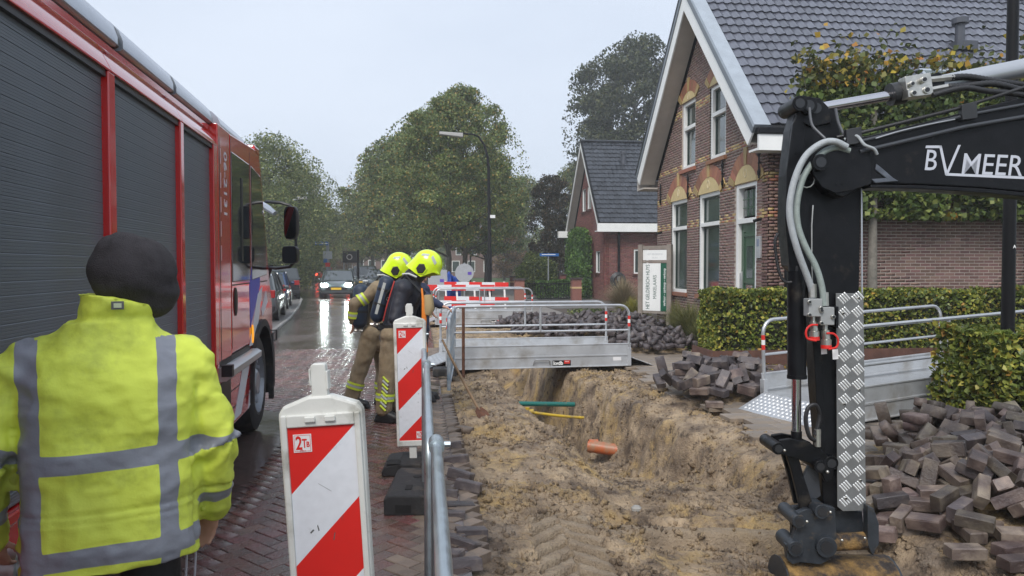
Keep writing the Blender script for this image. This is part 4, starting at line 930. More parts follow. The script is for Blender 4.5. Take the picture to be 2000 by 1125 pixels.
# ornamental grasses
def grass_clump(name, label, x, y, h, r, n, m, seed, z=0, seedheads=True):
    rs = np.random.RandomState(seed); V = []; F = []; t = empty(name, label, 'grass clump', (x, y, z))
    for i in range(n):
        an = rs.uniform(0, 6.28); lean = rs.uniform(.1, 1)*r; hh = h*rs.uniform(.5, 1.1)*(1-.25*lean/r); b = rs.uniform(0, .12, 2)-.06; w_ = rs.uniform(.003, .006)*(1.6 if seedheads else 1.3)
        dx, dy = math.cos(an), math.sin(an); k = len(V)
        for s in range(6):
            u = s/5; px_ = b[0]+dx*lean*u**1.8; py_ = b[1]+dy*lean*u**1.8; pz = hh*(u-.28*u**3*lean/r); ww = w_*(1-u*.8)
            V += [(px_-dy*ww, py_+dx*ww, pz), (px_+dy*ww, py_-dx*ww, pz)]
        for s in range(5): F.append((k+2*s, k+2*s+1, k+2*s+3, k+2*s+2))
    V = np.array(V); rawmesh('blades', V, (np.array(F).ravel(), np.full(len(F), 4)), m, t, 'stuff'); return t
gr_green = leaf_mat('grass_blades', [(0, (.09, .11, .035)), (.6, (.19, .20, .07)), (1, (.34, .30, .13))]); gr_buff = leaf_mat('buff_blades', [(0, (.17, .14, .08)), (.6, (.32, .26, .16)), (1, (.46, .38, .26))]); gr_yel = leaf_mat('yellow_blades', [(0, (.13, .13, .02)), (.6, (.28, .26, .05)), (1, (.42, .38, .10))])
for (px, py, Y, h, r, n, m_, lab) in ((1217, 600, 24.5, 1.4, 1.25, 2600, gr_buff, 'tall buff ornamental grass at the corner of the small brick house'), (1236, 612, 20.6, .85, .75, 1800, gr_yel, 'yellow green grass clump at the foot of the estate agent sign, left post'), (1262, 616, 19.6, .5, .45, 700, gr_yel, 'small yellow grass tuft in front of the estate agent sign'), (1350, 650, 15.6, .95, .85, 2200, gr_green, 'arching green ornamental grass beside the left end of the hedge'), (1322, 630, 17.8, .9, .45, 1100, gr_green, 'green ornamental grass between the sign and the house wall'), (1372, 665, 14.2, .8, .45, 900, gr_green, 'grass tuft touching the left end of the hedge')):
    g = AY(px, 519, Y); grass_clump('ornamental_grass', lab, g.x, Y, h, r, n, m_, px)
# low ground cover in the bed and on garden, leaf litter
rs = np.random.RandomState(2); n = 900; P = np.stack([rs.uniform(5.0, 12, n), rs.uniform(11.3, 12.1, n), rs.uniform(.0, .02, n)+.01], 1); P2_ = np.stack([rs.uniform(5.2, 8.6, 250), rs.uniform(5.5, 6.6, 250), rs.uniform(0, .02, 250)+.01], 1)
tag(leafcloud('fallen_leaves', np.concatenate([P, P2_]), .06, leaf_autumn, kind='stuff', seed=9, flat=.8))
n = 5000; P = np.stack([rs.uniform(5.2, 6.5, n), rs.uniform(14, 26, n), rs.uniform(0, .18, n)], 1); leafcloud('ground_cover', P, .08, leaf_shrub, kind='stuff', seed=10)
# =========================== LOOSE THINGS ON THE SITE
# settled brick heaps: x, y, z in mm and rotation quaternion in percent, one brick per row
PILE1 = [367,-144,236,96,4,6,-28,
-77,-370,232,97,8,-3,23,
-430,649,174,72,-6,0,69,
-130,608,187,69,-2,-2,-73,
339,-483,199,0,9,99,5,
-654,542,162,79,-2,-7,-60,
134,822,168,51,52,-39,56,
734,-666,146,5,-36,-93,-4,
-72,186,257,82,-7,-9,-56,
-506,-759,166,3,72,10,-69,
383,-162,321,17,-65,11,73,
-560,80,213,5,-6,2,100,
-333,359,219,2,-17,98,-12,
472,-632,173,3,-70,71,6,
900,-731,129,64,31,65,-27,
134,-301,246,70,-8,-69,-16,
23,-939,135,99,8,3,-12,
-723,79,191,94,-2,-2,35,
526,-419,209,25,62,34,-66,
629,529,172,4,82,-57,0,
560,707,153,34,-4,-6,-94,
1012,-451,128,31,11,-4,94,
210,242,242,8,67,-73,2,
-496,353,258,93,9,23,25,
213,-814,170,80,-1,-57,-18,
594,-107,208,3,-95,-30,7,
426,932,132,9,1,8,99,
-408,502,215,68,-26,-41,-55,
20,-61,278,4,-68,-73,-1,
175,518,219,46,49,43,-61,
722,-212,187,8,-50,-86,2,
-1077,261,130,9,28,96,1,
205,84,293,93,12,10,-33,
-354,208,300,18,-56,-49,65,
651,-611,199,4,90,-29,-31,
-247,-867,148,5,-70,-71,-7,
-169,46,311,25,-95,15,-9,
-761,254,232,3,8,68,-73,
-825,-314,160,4,23,97,5,
-921,-88,166,15,13,-4,-98,
488,-647,309,38,-31,-65,58,
206,-380,238,10,72,-27,63,
-230,737,174,2,63,77,-7,
185,631,198,27,-67,-36,-59,
-635,-488,173,4,-88,-47,-7,
-685,-96,198,9,40,91,7,
287,-686,188,24,63,36,-64,
16,-546,259,61,-27,-74,1,
896,-342,166,43,53,48,-56,
-134,-210,258,86,7,1,-51,
703,430,183,41,-55,53,51,
-400,-685,178,11,-73,6,67,
646,103,210,25,-61,30,69,
723,-19,189,99,-1,8,-9,
377,-333,277,73,-66,15,-14,
1000,-97,155,6,-43,-90,4,
-441,1033,110,48,-9,6,87,
-853,338,156,4,67,74,3,
753,-456,173,49,-53,-38,-57,
366,75,251,23,-59,32,70,
-111,-748,172,90,5,-2,43,
331,-501,272,4,-69,73,3,
-348,57,241,60,10,-5,-79,
64,108,273,4,96,-27,-3,
121,-829,215,32,-34,87,-17,
-816,-343,234,97,3,-5,22,
473,-270,217,2,55,-83,-8,
-253,-87,301,29,-95,9,-11,
-477,-103,229,9,-61,78,0,
388,420,202,59,-10,-2,-80,
-184,-406,274,40,-63,67,1,
296,15,356,66,4,-2,75,
-81,544,265,32,-87,-35,-15,
-93,838,171,10,70,-1,-71,
-415,25,305,98,14,-11,-12,
-17,440,277,84,31,-18,42,
-158,-604,201,53,-43,-48,-55,
-636,226,194,4,96,-26,10,
-436,-342,265,3,29,-91,28,
-923,744,181,3,-67,-35,65,
-320,-511,210,16,69,-66,24,
200,369,238,46,-50,57,46,
-429,358,325,27,81,-21,48,
553,-515,281,7,-64,-74,-19,
-388,-422,233,24,69,66,-15,
-22,110,364,12,72,1,-69,
15,-711,224,20,95,-23,-8,
-182,-525,271,34,57,32,67,
225,-102,293,13,82,-50,-23,
474,636,204,23,88,42,3,
-188,442,213,1,40,-91,10,
-387,-89,359,17,-97,-18,1,
-621,-291,194,96,-1,-6,26,
-421,539,295,45,88,2,14,
-223,-786,240,6,3,8,-99,
603,327,207,48,-61,-46,-43,
142,-593,232,9,-7,-98,18,
746,-134,275,35,-55,39,65,
-256,172,309,78,-19,54,-22,
-512,-206,280,62,-6,-58,-53,
-94,-190,338,4,-82,-57,-6,
696,-267,289,25,-68,51,46,
-966,161,153,56,-8,2,82,
361,-878,207,89,-43,7,-8,
-949,63,173,53,-36,-61,-47,
-390,-252,297,89,-34,-7,-30,
69,69,371,76,-7,64,4,
1093,179,134,3,-56,-82,10,
-369,-95,435,86,12,11,-48,
9,285,318,79,-28,7,-55,
-1179,69,120,6,-27,96,-5,
50,-263,244,7,-17,-98,-6,
1126,590,103,20,9,5,98,
-266,-203,378,92,18,30,-17,
67,-168,346,100,4,-1,9,
467,27,315,19,-66,-41,60,
369,267,262,12,6,96,-25,
235,435,314,58,-2,8,81,
-659,401,187,46,-46,-58,-49,
76,-381,365,31,1,-95,9,
-45,700,230,39,36,54,-65,
-572,66,288,5,-41,91,-5,
188,-424,338,98,4,-18,-7,
-205,205,420,10,-70,-27,-65,
321,-975,172,43,24,-8,-87,
-114,-939,155,9,70,-19,69,
346,145,380,11,-58,-80,-10,
-653,494,261,8,-1,99,-13,
-234,-333,312,54,-24,-41,-69,
-237,446,299,72,12,64,-25,
-718,-189,276,52,-55,38,53,
563,-1124,100,96,12,-1,24,
-12,-513,338,2,5,-21,-98,
-208,678,271,71,-12,-70,-2,
-729,-95,279,41,48,-54,56,
886,-12,216,35,36,64,-58,
-124,-9,393,79,20,-54,-22,
-483,-625,244,13,-33,-49,-80,
299,97,452,19,0,11,-98,
-4,-124,424,6,2,4,-100,
-120,245,428,7,96,27,1,
226,466,386,3,75,65,-8,
-120,290,289,7,82,-47,-33,
-92,-295,378,88,30,-24,27,
739,-382,237,40,80,33,-31,
-461,178,344,44,-25,-55,67,
215,-251,343,70,-15,44,-55,
892,256,162,51,-2,11,85,
471,-181,301,38,72,5,57,
403,158,459,21,0,15,-97,
284,311,345,42,61,57,-36,
160,-604,314,19,69,-69,5,
378,772,195,13,71,-61,33,
-874,191,242,88,-10,-4,46,
682,349,342,66,62,37,19,
197,273,430,63,-38,40,55,
-99,384,341,66,-22,-36,-62,
426,-1008,119,5,1,-6,100,
-279,-416,352,28,-22,86,36,
-52,-503,412,88,-22,4,41,
-74,-362,438,67,23,19,-68,
395,591,249,33,16,88,30,
155,151,386,28,95,0,9,
46,562,283,18,41,-23,-86]
PILE3 = [954,-166,253,12,-62,2,77,
-789,-417,251,12,-30,95,-1,
-484,-720,242,96,5,-10,26,
-991,105,244,76,-4,65,1,
448,-621,265,14,-98,-8,7,
287,978,215,41,-59,53,46,
632,-229,293,2,-99,2,13,
-1006,-410,207,6,30,95,5,
-648,1002,170,13,24,96,-12,
639,-677,237,9,-65,-3,76,
-742,760,204,53,-10,2,84,
215,211,377,45,-62,-44,-47,
-206,-687,281,63,-35,48,50,
760,14,290,50,59,-37,51,
521,-1010,191,52,47,59,-40,
1034,340,226,67,-35,-63,-19,
-732,-741,217,40,-64,27,60,
303,349,324,7,4,-99,7,
751,-550,234,5,-99,11,7,
-40,278,362,73,-9,5,67,
-91,-1102,192,58,41,-66,26,
-112,-833,237,10,-94,31,-2,
20,928,231,47,55,30,-62,
370,826,228,6,-6,-12,-99,
595,-825,219,57,46,-60,33,
-426,-579,298,51,-24,-20,-80,
-793,900,177,3,-21,97,-9,
-770,-215,270,87,0,-13,48,
-52,-548,320,43,55,-64,32,
-1167,-229,194,88,6,-8,-47,
167,-1188,155,68,8,12,-72,
-730,-930,185,31,-61,-17,-71,
-792,-668,210,0,-46,-88,-10,
-584,-113,325,15,60,-25,75,
57,-669,274,1,-43,-90,-8,
-195,-73,385,10,28,95,1,
290,-736,256,5,-64,76,14,
-863,514,222,4,11,99,-5,
-165,1060,184,99,-11,3,6,
230,-6,378,8,-79,-60,7,
-86,-447,383,27,94,-19,-6,
570,-895,211,46,-57,-34,-60,
654,186,295,96,-11,4,-26,
661,-513,306,12,-48,86,-16,
234,120,428,60,-67,-28,-34,
-1116,-345,208,23,58,-37,68,
958,120,240,95,-5,9,-28,
484,-124,324,1,-91,38,13,
306,-320,333,7,-98,-17,6,
938,-746,174,8,12,-99,-8,
150,380,339,14,99,-2,-5,
1084,-226,207,72,12,1,68,
843,730,196,4,-30,-94,13,
-573,925,195,97,-8,-9,-23,
-243,-864,276,47,26,-22,-81,
-450,-1162,151,16,4,8,-98,
146,835,236,96,-13,-5,-25,
-620,-586,297,10,75,-11,-65,
-317,-390,325,99,8,-11,5,
895,-400,237,77,8,-64,1,
-910,-79,286,28,-12,-95,-1,
248,-968,209,60,9,8,-79,
902,-596,214,30,70,-37,54,
-331,-986,192,9,-99,2,-3,
890,-79,273,80,-9,-58,-10,
-662,-337,277,45,-4,-7,89,
159,-468,316,6,-45,-89,-10,
-316,357,322,10,61,78,-6,
-996,-572,244,9,-51,-84,17,
523,265,320,27,-56,41,67,
-711,563,238,8,-19,97,-9,
92,63,402,10,-12,-99,6,
559,685,244,14,-7,-8,-98,
1080,-403,244,28,1,-25,-93,
-419,-378,308,99,8,-11,6,
630,-32,357,3,86,26,44,
-202,-246,363,9,-52,85,7,
866,-833,195,13,-83,-7,-54,
793,468,244,89,-9,0,-44,
-243,482,323,41,55,-39,61,
-432,934,203,11,99,-1,5,
386,224,402,3,13,-63,76,
-446,729,274,89,5,32,-31,
346,684,312,97,21,2,7,
-601,-427,324,78,-27,-24,-50,
54,-911,225,9,-95,30,8,
268,840,276,30,-2,-95,-3,
626,478,279,34,-57,41,63,
139,-1079,182,72,9,7,-68,
-238,384,400,50,-9,7,86,
578,-395,333,62,-20,2,76,
-220,-405,369,95,26,-15,8,
187,697,328,9,-7,-38,92,
-1012,-253,294,81,-35,-45,11,
506,-716,308,68,3,15,-72,
592,928,194,79,-14,-1,-60,
-488,507,287,59,46,42,-52,
469,-298,331,60,30,71,-23,
-108,777,253,83,-8,4,55,
-370,212,365,83,18,31,-43,
899,288,305,73,63,23,10,
508,527,291,58,-48,-54,-39,
-484,-232,365,23,91,34,5,
-553,146,324,78,10,60,-14,
-602,661,274,93,10,1,35,
310,-279,413,36,-4,8,-93,
109,-1004,281,96,13,-2,25,
-575,514,379,51,43,-44,60,
-676,223,289,83,-3,-7,55,
162,-172,372,4,-97,23,8,
-588,661,349,9,-99,7,5,
660,391,371,2,99,13,-10,
-208,724,314,12,-1,98,15,
440,61,341,4,93,-34,-11,
565,703,317,10,76,-64,1,
804,-94,327,15,-19,-93,-28,
-744,403,271,70,37,45,-40,
812,347,267,52,32,66,-44,
384,-914,225,49,-55,-33,-59,
-565,361,315,87,14,32,-36,
-629,-274,384,12,-98,8,-14,
783,-350,274,3,42,-7,91,
295,530,317,32,-57,73,22,
-912,-299,320,4,-61,1,-79,
-329,941,223,14,73,-4,-67,
444,-563,367,100,-2,6,-1,
435,1076,232,12,-44,-79,42,
-87,667,325,17,-97,17,-8,
1014,526,211,5,66,2,-75,
-927,-503,300,56,59,-30,50,
60,372,422,8,71,-69,12,
-770,592,302,93,-5,-10,-34,
282,-575,292,70,2,10,-71,
-288,567,335,53,58,57,-25,
605,-625,339,77,-12,-25,57,
-81,874,229,83,-12,6,54,
-177,120,418,94,-24,-8,-21,
134,-616,365,2,1,-9,100,
-296,-209,440,7,43,89,11,
474,-182,397,92,1,13,-37,
-459,276,380,86,-39,-11,32,
-296,101,398,19,-97,11,-13,
522,397,355,74,41,-28,-45,
748,-211,363,72,6,18,-67,
-486,-935,205,37,58,-52,51,
-325,771,323,88,23,-41,-5,
-659,370,366,40,50,77,-9,
-427,376,437,58,1,-42,-70,
-431,-529,357,74,-18,26,59,
-744,-87,358,1,-15,72,-68,
-21,-886,291,34,34,87,-4,
565,-32,419,26,21,-87,36,
-194,679,446,52,-34,-78,-5,
-827,113,279,37,-54,-48,-59,
-359,638,358,79,25,6,-56,
772,188,316,7,78,-43,-44,
212,614,378,56,-29,-24,-74,
745,-779,263,4,38,35,-86,
-352,604,434,8,15,96,21,
41,537,318,11,96,-25,7,
95,437,494,72,-10,-5,-69,
-454,61,400,47,-75,11,46,
177,-410,406,2,-11,-99,-11,
-126,-288,437,9,-45,88,8,
62,757,337,22,-76,7,61,
-35,511,395,12,76,64,-5,
416,375,363,23,-95,-10,20,
382,-831,295,57,11,22,-78,
419,42,437,98,-11,0,13,
35,-284,366,97,12,0,23,
369,-130,417,24,34,29,86,
-720,161,372,43,-9,-10,-89,
-424,-411,406,5,-57,81,14,
834,177,358,21,-37,25,-87,
137,-783,312,58,-45,56,-38,
-383,-723,309,13,-32,84,41,
540,176,405,18,-10,-98,-4,
-559,20,433,85,6,-31,42,
441,-377,448,4,52,53,-67,
232,-1012,276,96,10,-5,25,
710,14,410,16,16,-95,20,
240,478,396,46,49,25,-70,
-39,632,427,6,46,59,-66,
-1018,570,259,6,90,40,-15,
-561,-140,441,39,72,-50,26,
780,-337,377,12,-78,61,-9,
-417,-80,404,59,61,-42,-32,
65,-342,440,61,33,70,-19,
-770,-394,376,58,18,-45,66,
-71,907,317,8,57,82,-2,
-413,481,444,84,43,-29,17,
-276,-524,397,19,-62,40,-65,
339,-561,365,9,-99,-1,6,
-752,14,353,74,49,12,-44,
-45,217,443,22,-38,83,35,
-508,306,454,70,48,14,-51,
-579,-873,289,47,15,24,84,
-56,-1161,281,70,12,71,5,
412,895,292,12,-60,-75,27,
574,-931,294,7,-1,9,-99,
399,135,493,7,82,-57,9,
610,-172,459,87,36,34,-6,
-719,-287,429,67,25,-13,-69,
551,-993,361,94,8,5,-32,
-547,205,471,57,-73,22,31,
-257,-40,454,12,-59,79,-4,
272,342,426,56,35,51,-56,
817,432,353,31,58,11,-74,
-63,816,426,21,-69,-39,-57,
489,-289,481,0,-88,-47,2,
-129,410,497,3,59,-75,-30,
-460,102,521,32,-23,-23,89,
-6,121,475,31,-61,29,-67,
624,-515,393,11,76,64,3,
-172,527,455,90,-8,-13,-41,
84,203,486,82,-14,55,-4,
311,-382,488,18,-71,-5,-67,
261,-2,513,57,67,39,28,
-783,-635,294,54,1,-10,83,
-156,108,512,75,-21,14,61,
680,480,440,7,97,-18,-13,
-631,64,520,19,48,-62,60,
636,-327,419,73,2,-23,-65,
-22,12,501,66,31,62,28,
34,-153,452,19,1,-31,-93,
-843,-218,345,7,-61,5,-79,
220,-520,458,40,4,10,-91,
-648,-904,249,24,-5,-96,15,
-205,-580,405,45,-74,-16,48,
-591,-25,488,57,-9,-31,76,
-3,-632,392,69,-5,-62,-36,
288,-133,498,37,19,-49,-76,
-593,-752,320,1,-61,-79,0,
-239,272,468,22,78,-45,37,
243,241,463,3,64,75,-19]
from mathutils import Quaternion
def pile(b): return [tuple(b[i+j]/(1000 if j < 3 else 100) for j in range(7)) for i in range(0, len(b), 7)]
loose_m = mat('loose_pavers', (.090, .066, .058), .46, isl=.48, var=.28, nscale=9, rvar=.16, bump=.35, bscale=45, dirt=(.17, .135, .105), dscale=5, damt=.45, huev=.03)
loose_grey = mat('loose_pavers_grey', (.068, .056, .058), .46, isl=.35, var=.3, nscale=9, rvar=.15, bump=.3, bscale=45, dirt=(.16, .13, .11), dscale=6, damt=.36)
rb = []
for s in range(5):
    rs = random.Random(s); mb = MB(); c = .006; X, Y, Z = .05, .1, .0375
    vs = []
    for z, i_ in ((-Z, c), (-Z+c, 0), (Z-c, 0), (Z, c)):
        for sx, sy in ((-1, -1), (1, -1), (1, 1), (-1, 1)): vs.append((sx*(X-i_)+rs.uniform(-.003, .003), sy*(Y-i_)+rs.uniform(-.003, .003), z+rs.uniform(-.0015, .0015)))
    fs = [(3, 2, 1, 0), (12, 13, 14, 15)]+[(k*4+i, k*4+(i+1) % 4, k*4+4+(i+1) % 4, k*4+4+i) for k in range(3) for i in range(4)]
    mb.add(vs, fs)
    for m_ in (loose_m, loose_grey):
        o = mb.build('brick', m_); rb.append((o.data, vs, fs)); bpy.data.objects.remove(o)
def brick_heap(data, cx, cy, cz, rot, rmax, label, group, nmax, m_i, sx=1.0, ground=None, skip=0, sc=1.0):
    R_ = Matrix.Rotation(rot, 4, 'Z'); items = []
    for d in data:
        if math.hypot(d[0], d[1]) > rmax: continue
        l = R_ @ Vector((d[0]*sx*sc, d[1]*sc, 0)); x, y = cx+l.x, cy+l.y; z = d[2]*sc+cz
        if ground: z += max(-.12, min(.06, ground(x, y)))
        q = Quaternion((d[3], d[4], d[5], d[6])).normalized()
        items.append(Matrix.Translation((x, y, z)) @ R_.to_quaternion().to_matrix().to_4x4() @ q.to_matrix().to_4x4() @ Matrix.Scale(sc, 4))
    items.sort(key=lambda M: M.translation.y-M.translation.z*1.5)
    for M in items[:nmax]:
        k = random.randrange(5)*2+(m_i if random.random() < .8 else 1-m_i); o = inst(rb[k][0], 'brick', M=M); tag(o, label, 'brick', group)
    r = items[nmax:]
    if r: stamp('brick_rubble', rb[0][1], rb[0][2], r, (loose_m, loose_grey)[m_i])
P1, P3 = pile(PILE1), pile(PILE3)
brick_heap(P1, 3.98, 4.70, -.05, .3, 1.34, 'loose red brown paving brick in the heap beside the excavator bucket', 'paving bricks heaped beside the excavator bucket', 170, 0, .86, ground=lambda x, y: zat(x, y) if x < 3.6 else 0, sc=1.03)
brick_heap(P1, 4.75, 5.85, .0, 1.9, .85, 'loose red paving brick at the back of the right heap below the near hedge', 'paving bricks at the back of the right heap', 40, 0, .9)
brick_heap(P1, 3.98, 9.45, -.045, 2.2, .80, 'loose grey paving brick in the heap at the near left corner of the hedge bed', 'paving bricks heaped on the pavement before the hedge', 78, 1, .85, sc=1.15)
brick_heap(P3, 4.2, 16.2, .12, .5, 1.5, '', '', 0, 1, 1.15)
brick_heap(P3, 3.3, 17.0, .0, 2.5, 1.35, '', '', 0, 1, 1.0); brick_heap(P1, 4.7, 14.6, .0, 1.5, 1.0, '', '', 0, 1, 1.0)
brick_heap(P1, 2.9, 19.2, .0, 4, .9, '', '', 0, 1, 1.0)
heap_m = mat('heap_sand', (.15, .12, .095), .85, var=.3, nscale=8, bump=.5)
for (x, y, r, h) in ((3.98, 4.70, 1.12, .16), (4.75, 5.85, .95, .17), (3.98, 9.45, 1.0, .17), (4.2, 16.2, 1.65, .42), (3.3, 17.0, 1.5, .32), (4.7, 14.6, 1.1, .18), (2.9, 19.2, 1.1, .18)):
    mb = MB(); rings = []
    for k in range(21):
        q = 1-k/20.3; ring = []
        for t in [j*math.pi/30 for j in range(60)]:
            X_ = x+r*q*math.cos(t)*(1+.13*math.sin(3*t+x)+.06*math.sin(7*t)); Y_ = y+r*q*math.sin(t)*(1+.12*math.cos(2*t)+.05*math.sin(9*t)); g0 = zat(X_, Y_) if X_ < 3.6 and Y_ < 26 else 0
            ring.append((X_, Y_, g0-.035+(h+.035)*(1-q)+.035*mnoise.noise(Vector((X_*6, Y_*6, 1)))+.02*mnoise.noise(Vector((X_*17, Y_*17, 2)))*(q < .97)))
        rings.append(ring)
    tag(mb.loft(rings).build('sand_heap', soil, smooth=True), kind='structure')
# bricks lying singly
def single(px, py, rz, label, z=0, tilt=0, k=0, g=None):
    p = G(px, py, z); o = inst(rb[k][0], 'brick', (p.x, p.y, z+.0375), (tilt, 0, rz)); tag(o, label, 'brick', g)
single(1395, 796, 1.3, 'single flat brick lying in front of the grey brick heap'); single(1760, 1045, 1.1, 'brick lying at the near left foot of the brick heap', -.08)
single(1885, 1090, 1.4, 'red brown brick nearest the camera at the bottom of the right brick heap', -.04); single(1975, 1085, 1.75, 'brick in the bottom right corner of the view', -.03); single(1990, 1112, 1.6, 'lower of the two bricks in the bottom right corner', -.05)
single(1520, 740, .5, 'brick fallen beside the left post of the right footbridge'); single(1505, 722, 1.1, 'brick behind the left post of the right footbridge')
# row of loose stones along the torn left edge
le = [(898, 985, .9), (915, 950, .5), (875, 1045, 1.2), (905, 1060, .2), (880, 1005, .7), (900, 930, .3), (920, 1035, .9), (868, 965, .6), (892, 900, .5), (880, 870, .8), (905, 1100, 1.0), (872, 1085, .4)]
for i, (px, py, rz) in enumerate(le):
    p = G(px, py, 0); M = TM((p.x, p.y, -.015+random.uniform(-.02, .025)), (random.uniform(-.2, .2), random.uniform(-.05, .3), rz+math.pi/4)); o = inst(rb[random.randrange(5)*2+1][0], 'brick', M=M); tag(o, 'loose dark paving stone on the torn edge of the road right of the barrier', 'brick', 'loosened stones along the torn road edge')
# ---------------------------------------------- striped beacon boards
dirty_white = mat('dirty_white_plastic', (.66, .66, .62), .45, var=.08, nscale=6, dirt=(.30, .29, .24), dscale=7, damt=.36, bump=.06)
sticker_w = mat('sticker_white', (.75, .74, .74), .4)
def clip(poly, f, keep_pos):
    out = []; n = len(poly)
    for i in range(n):
        a, b = poly[i], poly[(i+1) % n]; fa, fb = f(a), f(b)
        if not keep_pos: fa, fb = -fa, -fb
        if fa >= 0: out.append(a)
        if (fa >= 0) != (fb >= 0): t = fa/(fa-fb); out.append((a[0]+(b[0]-a[0])*t, a[1]+(b[1]-a[1])*t))
    return out
def beacon(name, label, px, D, tilt, yaw):
    g = AD(px, 519, D); t = empty(name, label, 'beacon board', (g.x, g.y, 0), yaw); W, zb, zt = .262, .20, 1.262
    R_ = Matrix.Translation((0, 0, .1)) @ Matrix.Rotation(tilt, 4, 'Y') @ Matrix.Translation((0, 0, -.1))
    tl = lambda mb: setattr(mb, 'v', [tuple(R_ @ Vector(v)) for v in mb.v]) or mb
    mb = MB(); prof = [(-W/2, zb), (W/2, zb), (W/2+.004, zt-.03), (W/2-.012, zt-.008), (.035, zt+.022), (-.035, zt+.022), (-W/2+.012, zt-.008), (-W/2-.004, zt-.03)]
    mb.prism(prof, lambda u, z: Vector((u, .028, z)), (0, -.052, 0)); fr = tl(mb).build('housing', dirty_white, t, bevel=.009)
    a = .108; z0, z1 = zb+.05, zt-.075
    mb = MB()
    for (x0, x1, za, zc) in ((-W/2+.004, -a, zb+.004, zt-.035), (a, W/2-.004, zb+.004, zt-.035), (-a, a, z1, zt-.035), (-a, a, zb+.004, z0)): mb.box((x0, -.034, za), (x1, -.02, zc))
    tl(mb).build('rim', dirty_white, t, bevel=.004)
    rect = [(-a, z0), (a, z0), (a, z1), (-a, z1)]; f = lambda p: (z1-p[1])-(a-p[0])*1.0
    for k in range(6):
        lo, hi = (k-1)*.235, k*.235
        if k == 0: lo = -9
        q = clip(rect, lambda p: f(p)-lo, True); q = clip(q, lambda p: hi-f(p), True) if q else q
        if len(q) > 2: tl(MB().prism(q, lambda u, z: Vector((u, -.0255, z)), (0, .002, 0))).build('red_stripe' if k % 2 == 0 else 'white_stripe', red_retro if k % 2 == 0 else white_retro, t)
    mb = MB(); mb.prism([(-.026, zt), (.026, zt), (.024, zt+.118), (.018, zt+.124), (-.018, zt+.124), (-.024, zt+.118)], lambda u, z: Vector((u, .018, z)), (0, -.036, 0)); mb.box((-.030, -.022, zt+.055), (-.024, .02, zt+.11)); mb.box((.024, -.022, zt+.04), (.031, .02, zt+.10)); tl(mb).build('lifting_post', dirty_white, t, bevel=.004)
    for s in (-1, 1):
        mb = MB(); mb.cbox((s*.032, -.036, zt-.05), (.034, .014, .018)); tl(mb).build('lug', dirty_white, t, bevel=.003)
    # maker's sticker
    def stick(cx, cz, rot, s=.058):
        mb = MB(); mb.prism([(-s/2, -s/2), (s/2, -s/2), (s/2, s/2), (-s/2, s/2)], lambda u, z: R_ @ Vector((cx+u, -.0275, cz+z)), (0, .002, 0)); st_ = mb.build('sticker', sticker_w, t)
        mb = MB(); e = s/2-.003
        for (x0, x1, za, zc) in ((-e, e, -e, -e+.0012), (-e, e, e-.0012, e), (-e, -e+.0012, -e, e), (e-.0012, e, -e, e)): mb.add([R_ @ Vector((cx+x, -.0279, cz+z)) for x, z in ((x0, za), (x1, za), (x1, zc), (x0, zc))], [(0, 1, 2, 3)])
        mb.build('sticker_border', red_retro, st_)
        d = -1 if rot else 1; X_ = (d, 0, 0); Z_ = (0, 0, d)
        text('lettering', '2', .060, R_ @ frameM((cx-.022*d, -.0282, cz-.019*d), X_, Z_), red_retro, st_, .0003, .0012, sx=.72)
        text('lettering', 'T', .040, R_ @ frameM((cx-.001*d, -.0282, cz-.014*d), X_, Z_), red_retro, st_, .0003, .0008, sx=.62)
        text('lettering', 'B', .024, R_ @ frameM((cx+.012*d, -.0282, cz-.012*d), X_, Z_), red_retro, st_, .0003, .0006, sx=.8)
        text('lettering', '2TB.nl', .007, R_ @ frameM((cx-.009*d, -.0282, cz-.0265*d), X_, Z_), red_retro, st_, .0003)
    stick(-.062, z1-.052, False); stick(.062, z0+.045, True)
    mk = MB()
    for (x, z, w_, h_, r_) in [(-.05, z1-.34, .016, .006, .7), (-.03, z1-.33, .004, .022, .2), (.02, z1-.36, .003, .03, -.2), (.06, z1-.55, .01, .004, .4), (-.07, z1-.6, .003, .012, .1), (.055, z1-.62, .012, .003, -.5), (.0, z1-.20, .05, .0012, -.6), (.05, z1-.30, .0015, .02, -.5)]:
        c_, s_ = math.cos(r_), math.sin(r_); mk.add([R_ @ Vector((x+u*w_*c_-v*h_*s_, -.0259, z+u*w_*s_+v*h_*c_)) for u, v in ((-.5, -.5), (.5, -.4), (.4, .5), (-.5, .3))], [(0, 1, 2, 3)])
    mk.build('scuff', mat('scuff', (.10, .10, .10), .7), t)
    mb = MB(); mb.box((-.03, -.02, .06), (.03, .02, zb)); tl(mb).build('stem', dirty_white, t, bevel=.004)
    # black rubber foot with arched pockets
    mb = MB(); mb.prism([(-.24, 0), (.24, 0), (.24, .045), (.21, .085), (.10, .10), (-.10, .10), (-.21, .085), (-.24, .045)], lambda u, z: Vector((u, .21, z)), (0, -.42, 0)); ft = mb.build('foot', rubber, t, bevel=.01)
    for s in (-1, 1):
        mb = MB(); mb.prism([(s*.14-.06, -.214), (s*.15+.06, -.214), (s*.15+.06, -.12), (s*.15+.035, -.07), (s*.15-.035, -.07), (s*.15-.06, -.12)], lambda u, v: Vector((u, v, .10)), (0, 0, .004)); mb.build('foot_pocket', mat('pocket_black', (.006, .006, .006), .8), ft)
    return t
beacon('beacon_board', 'near red and white striped beacon board filling the lower middle of the view', 666, 2.40, -math.radians(3.3), -math.radians(5))
beacon('beacon_board', 'farther red and white striped beacon board in front of the leaning firefighter', 806, 6.15, -math.radians(1.4), -math.radians(4))
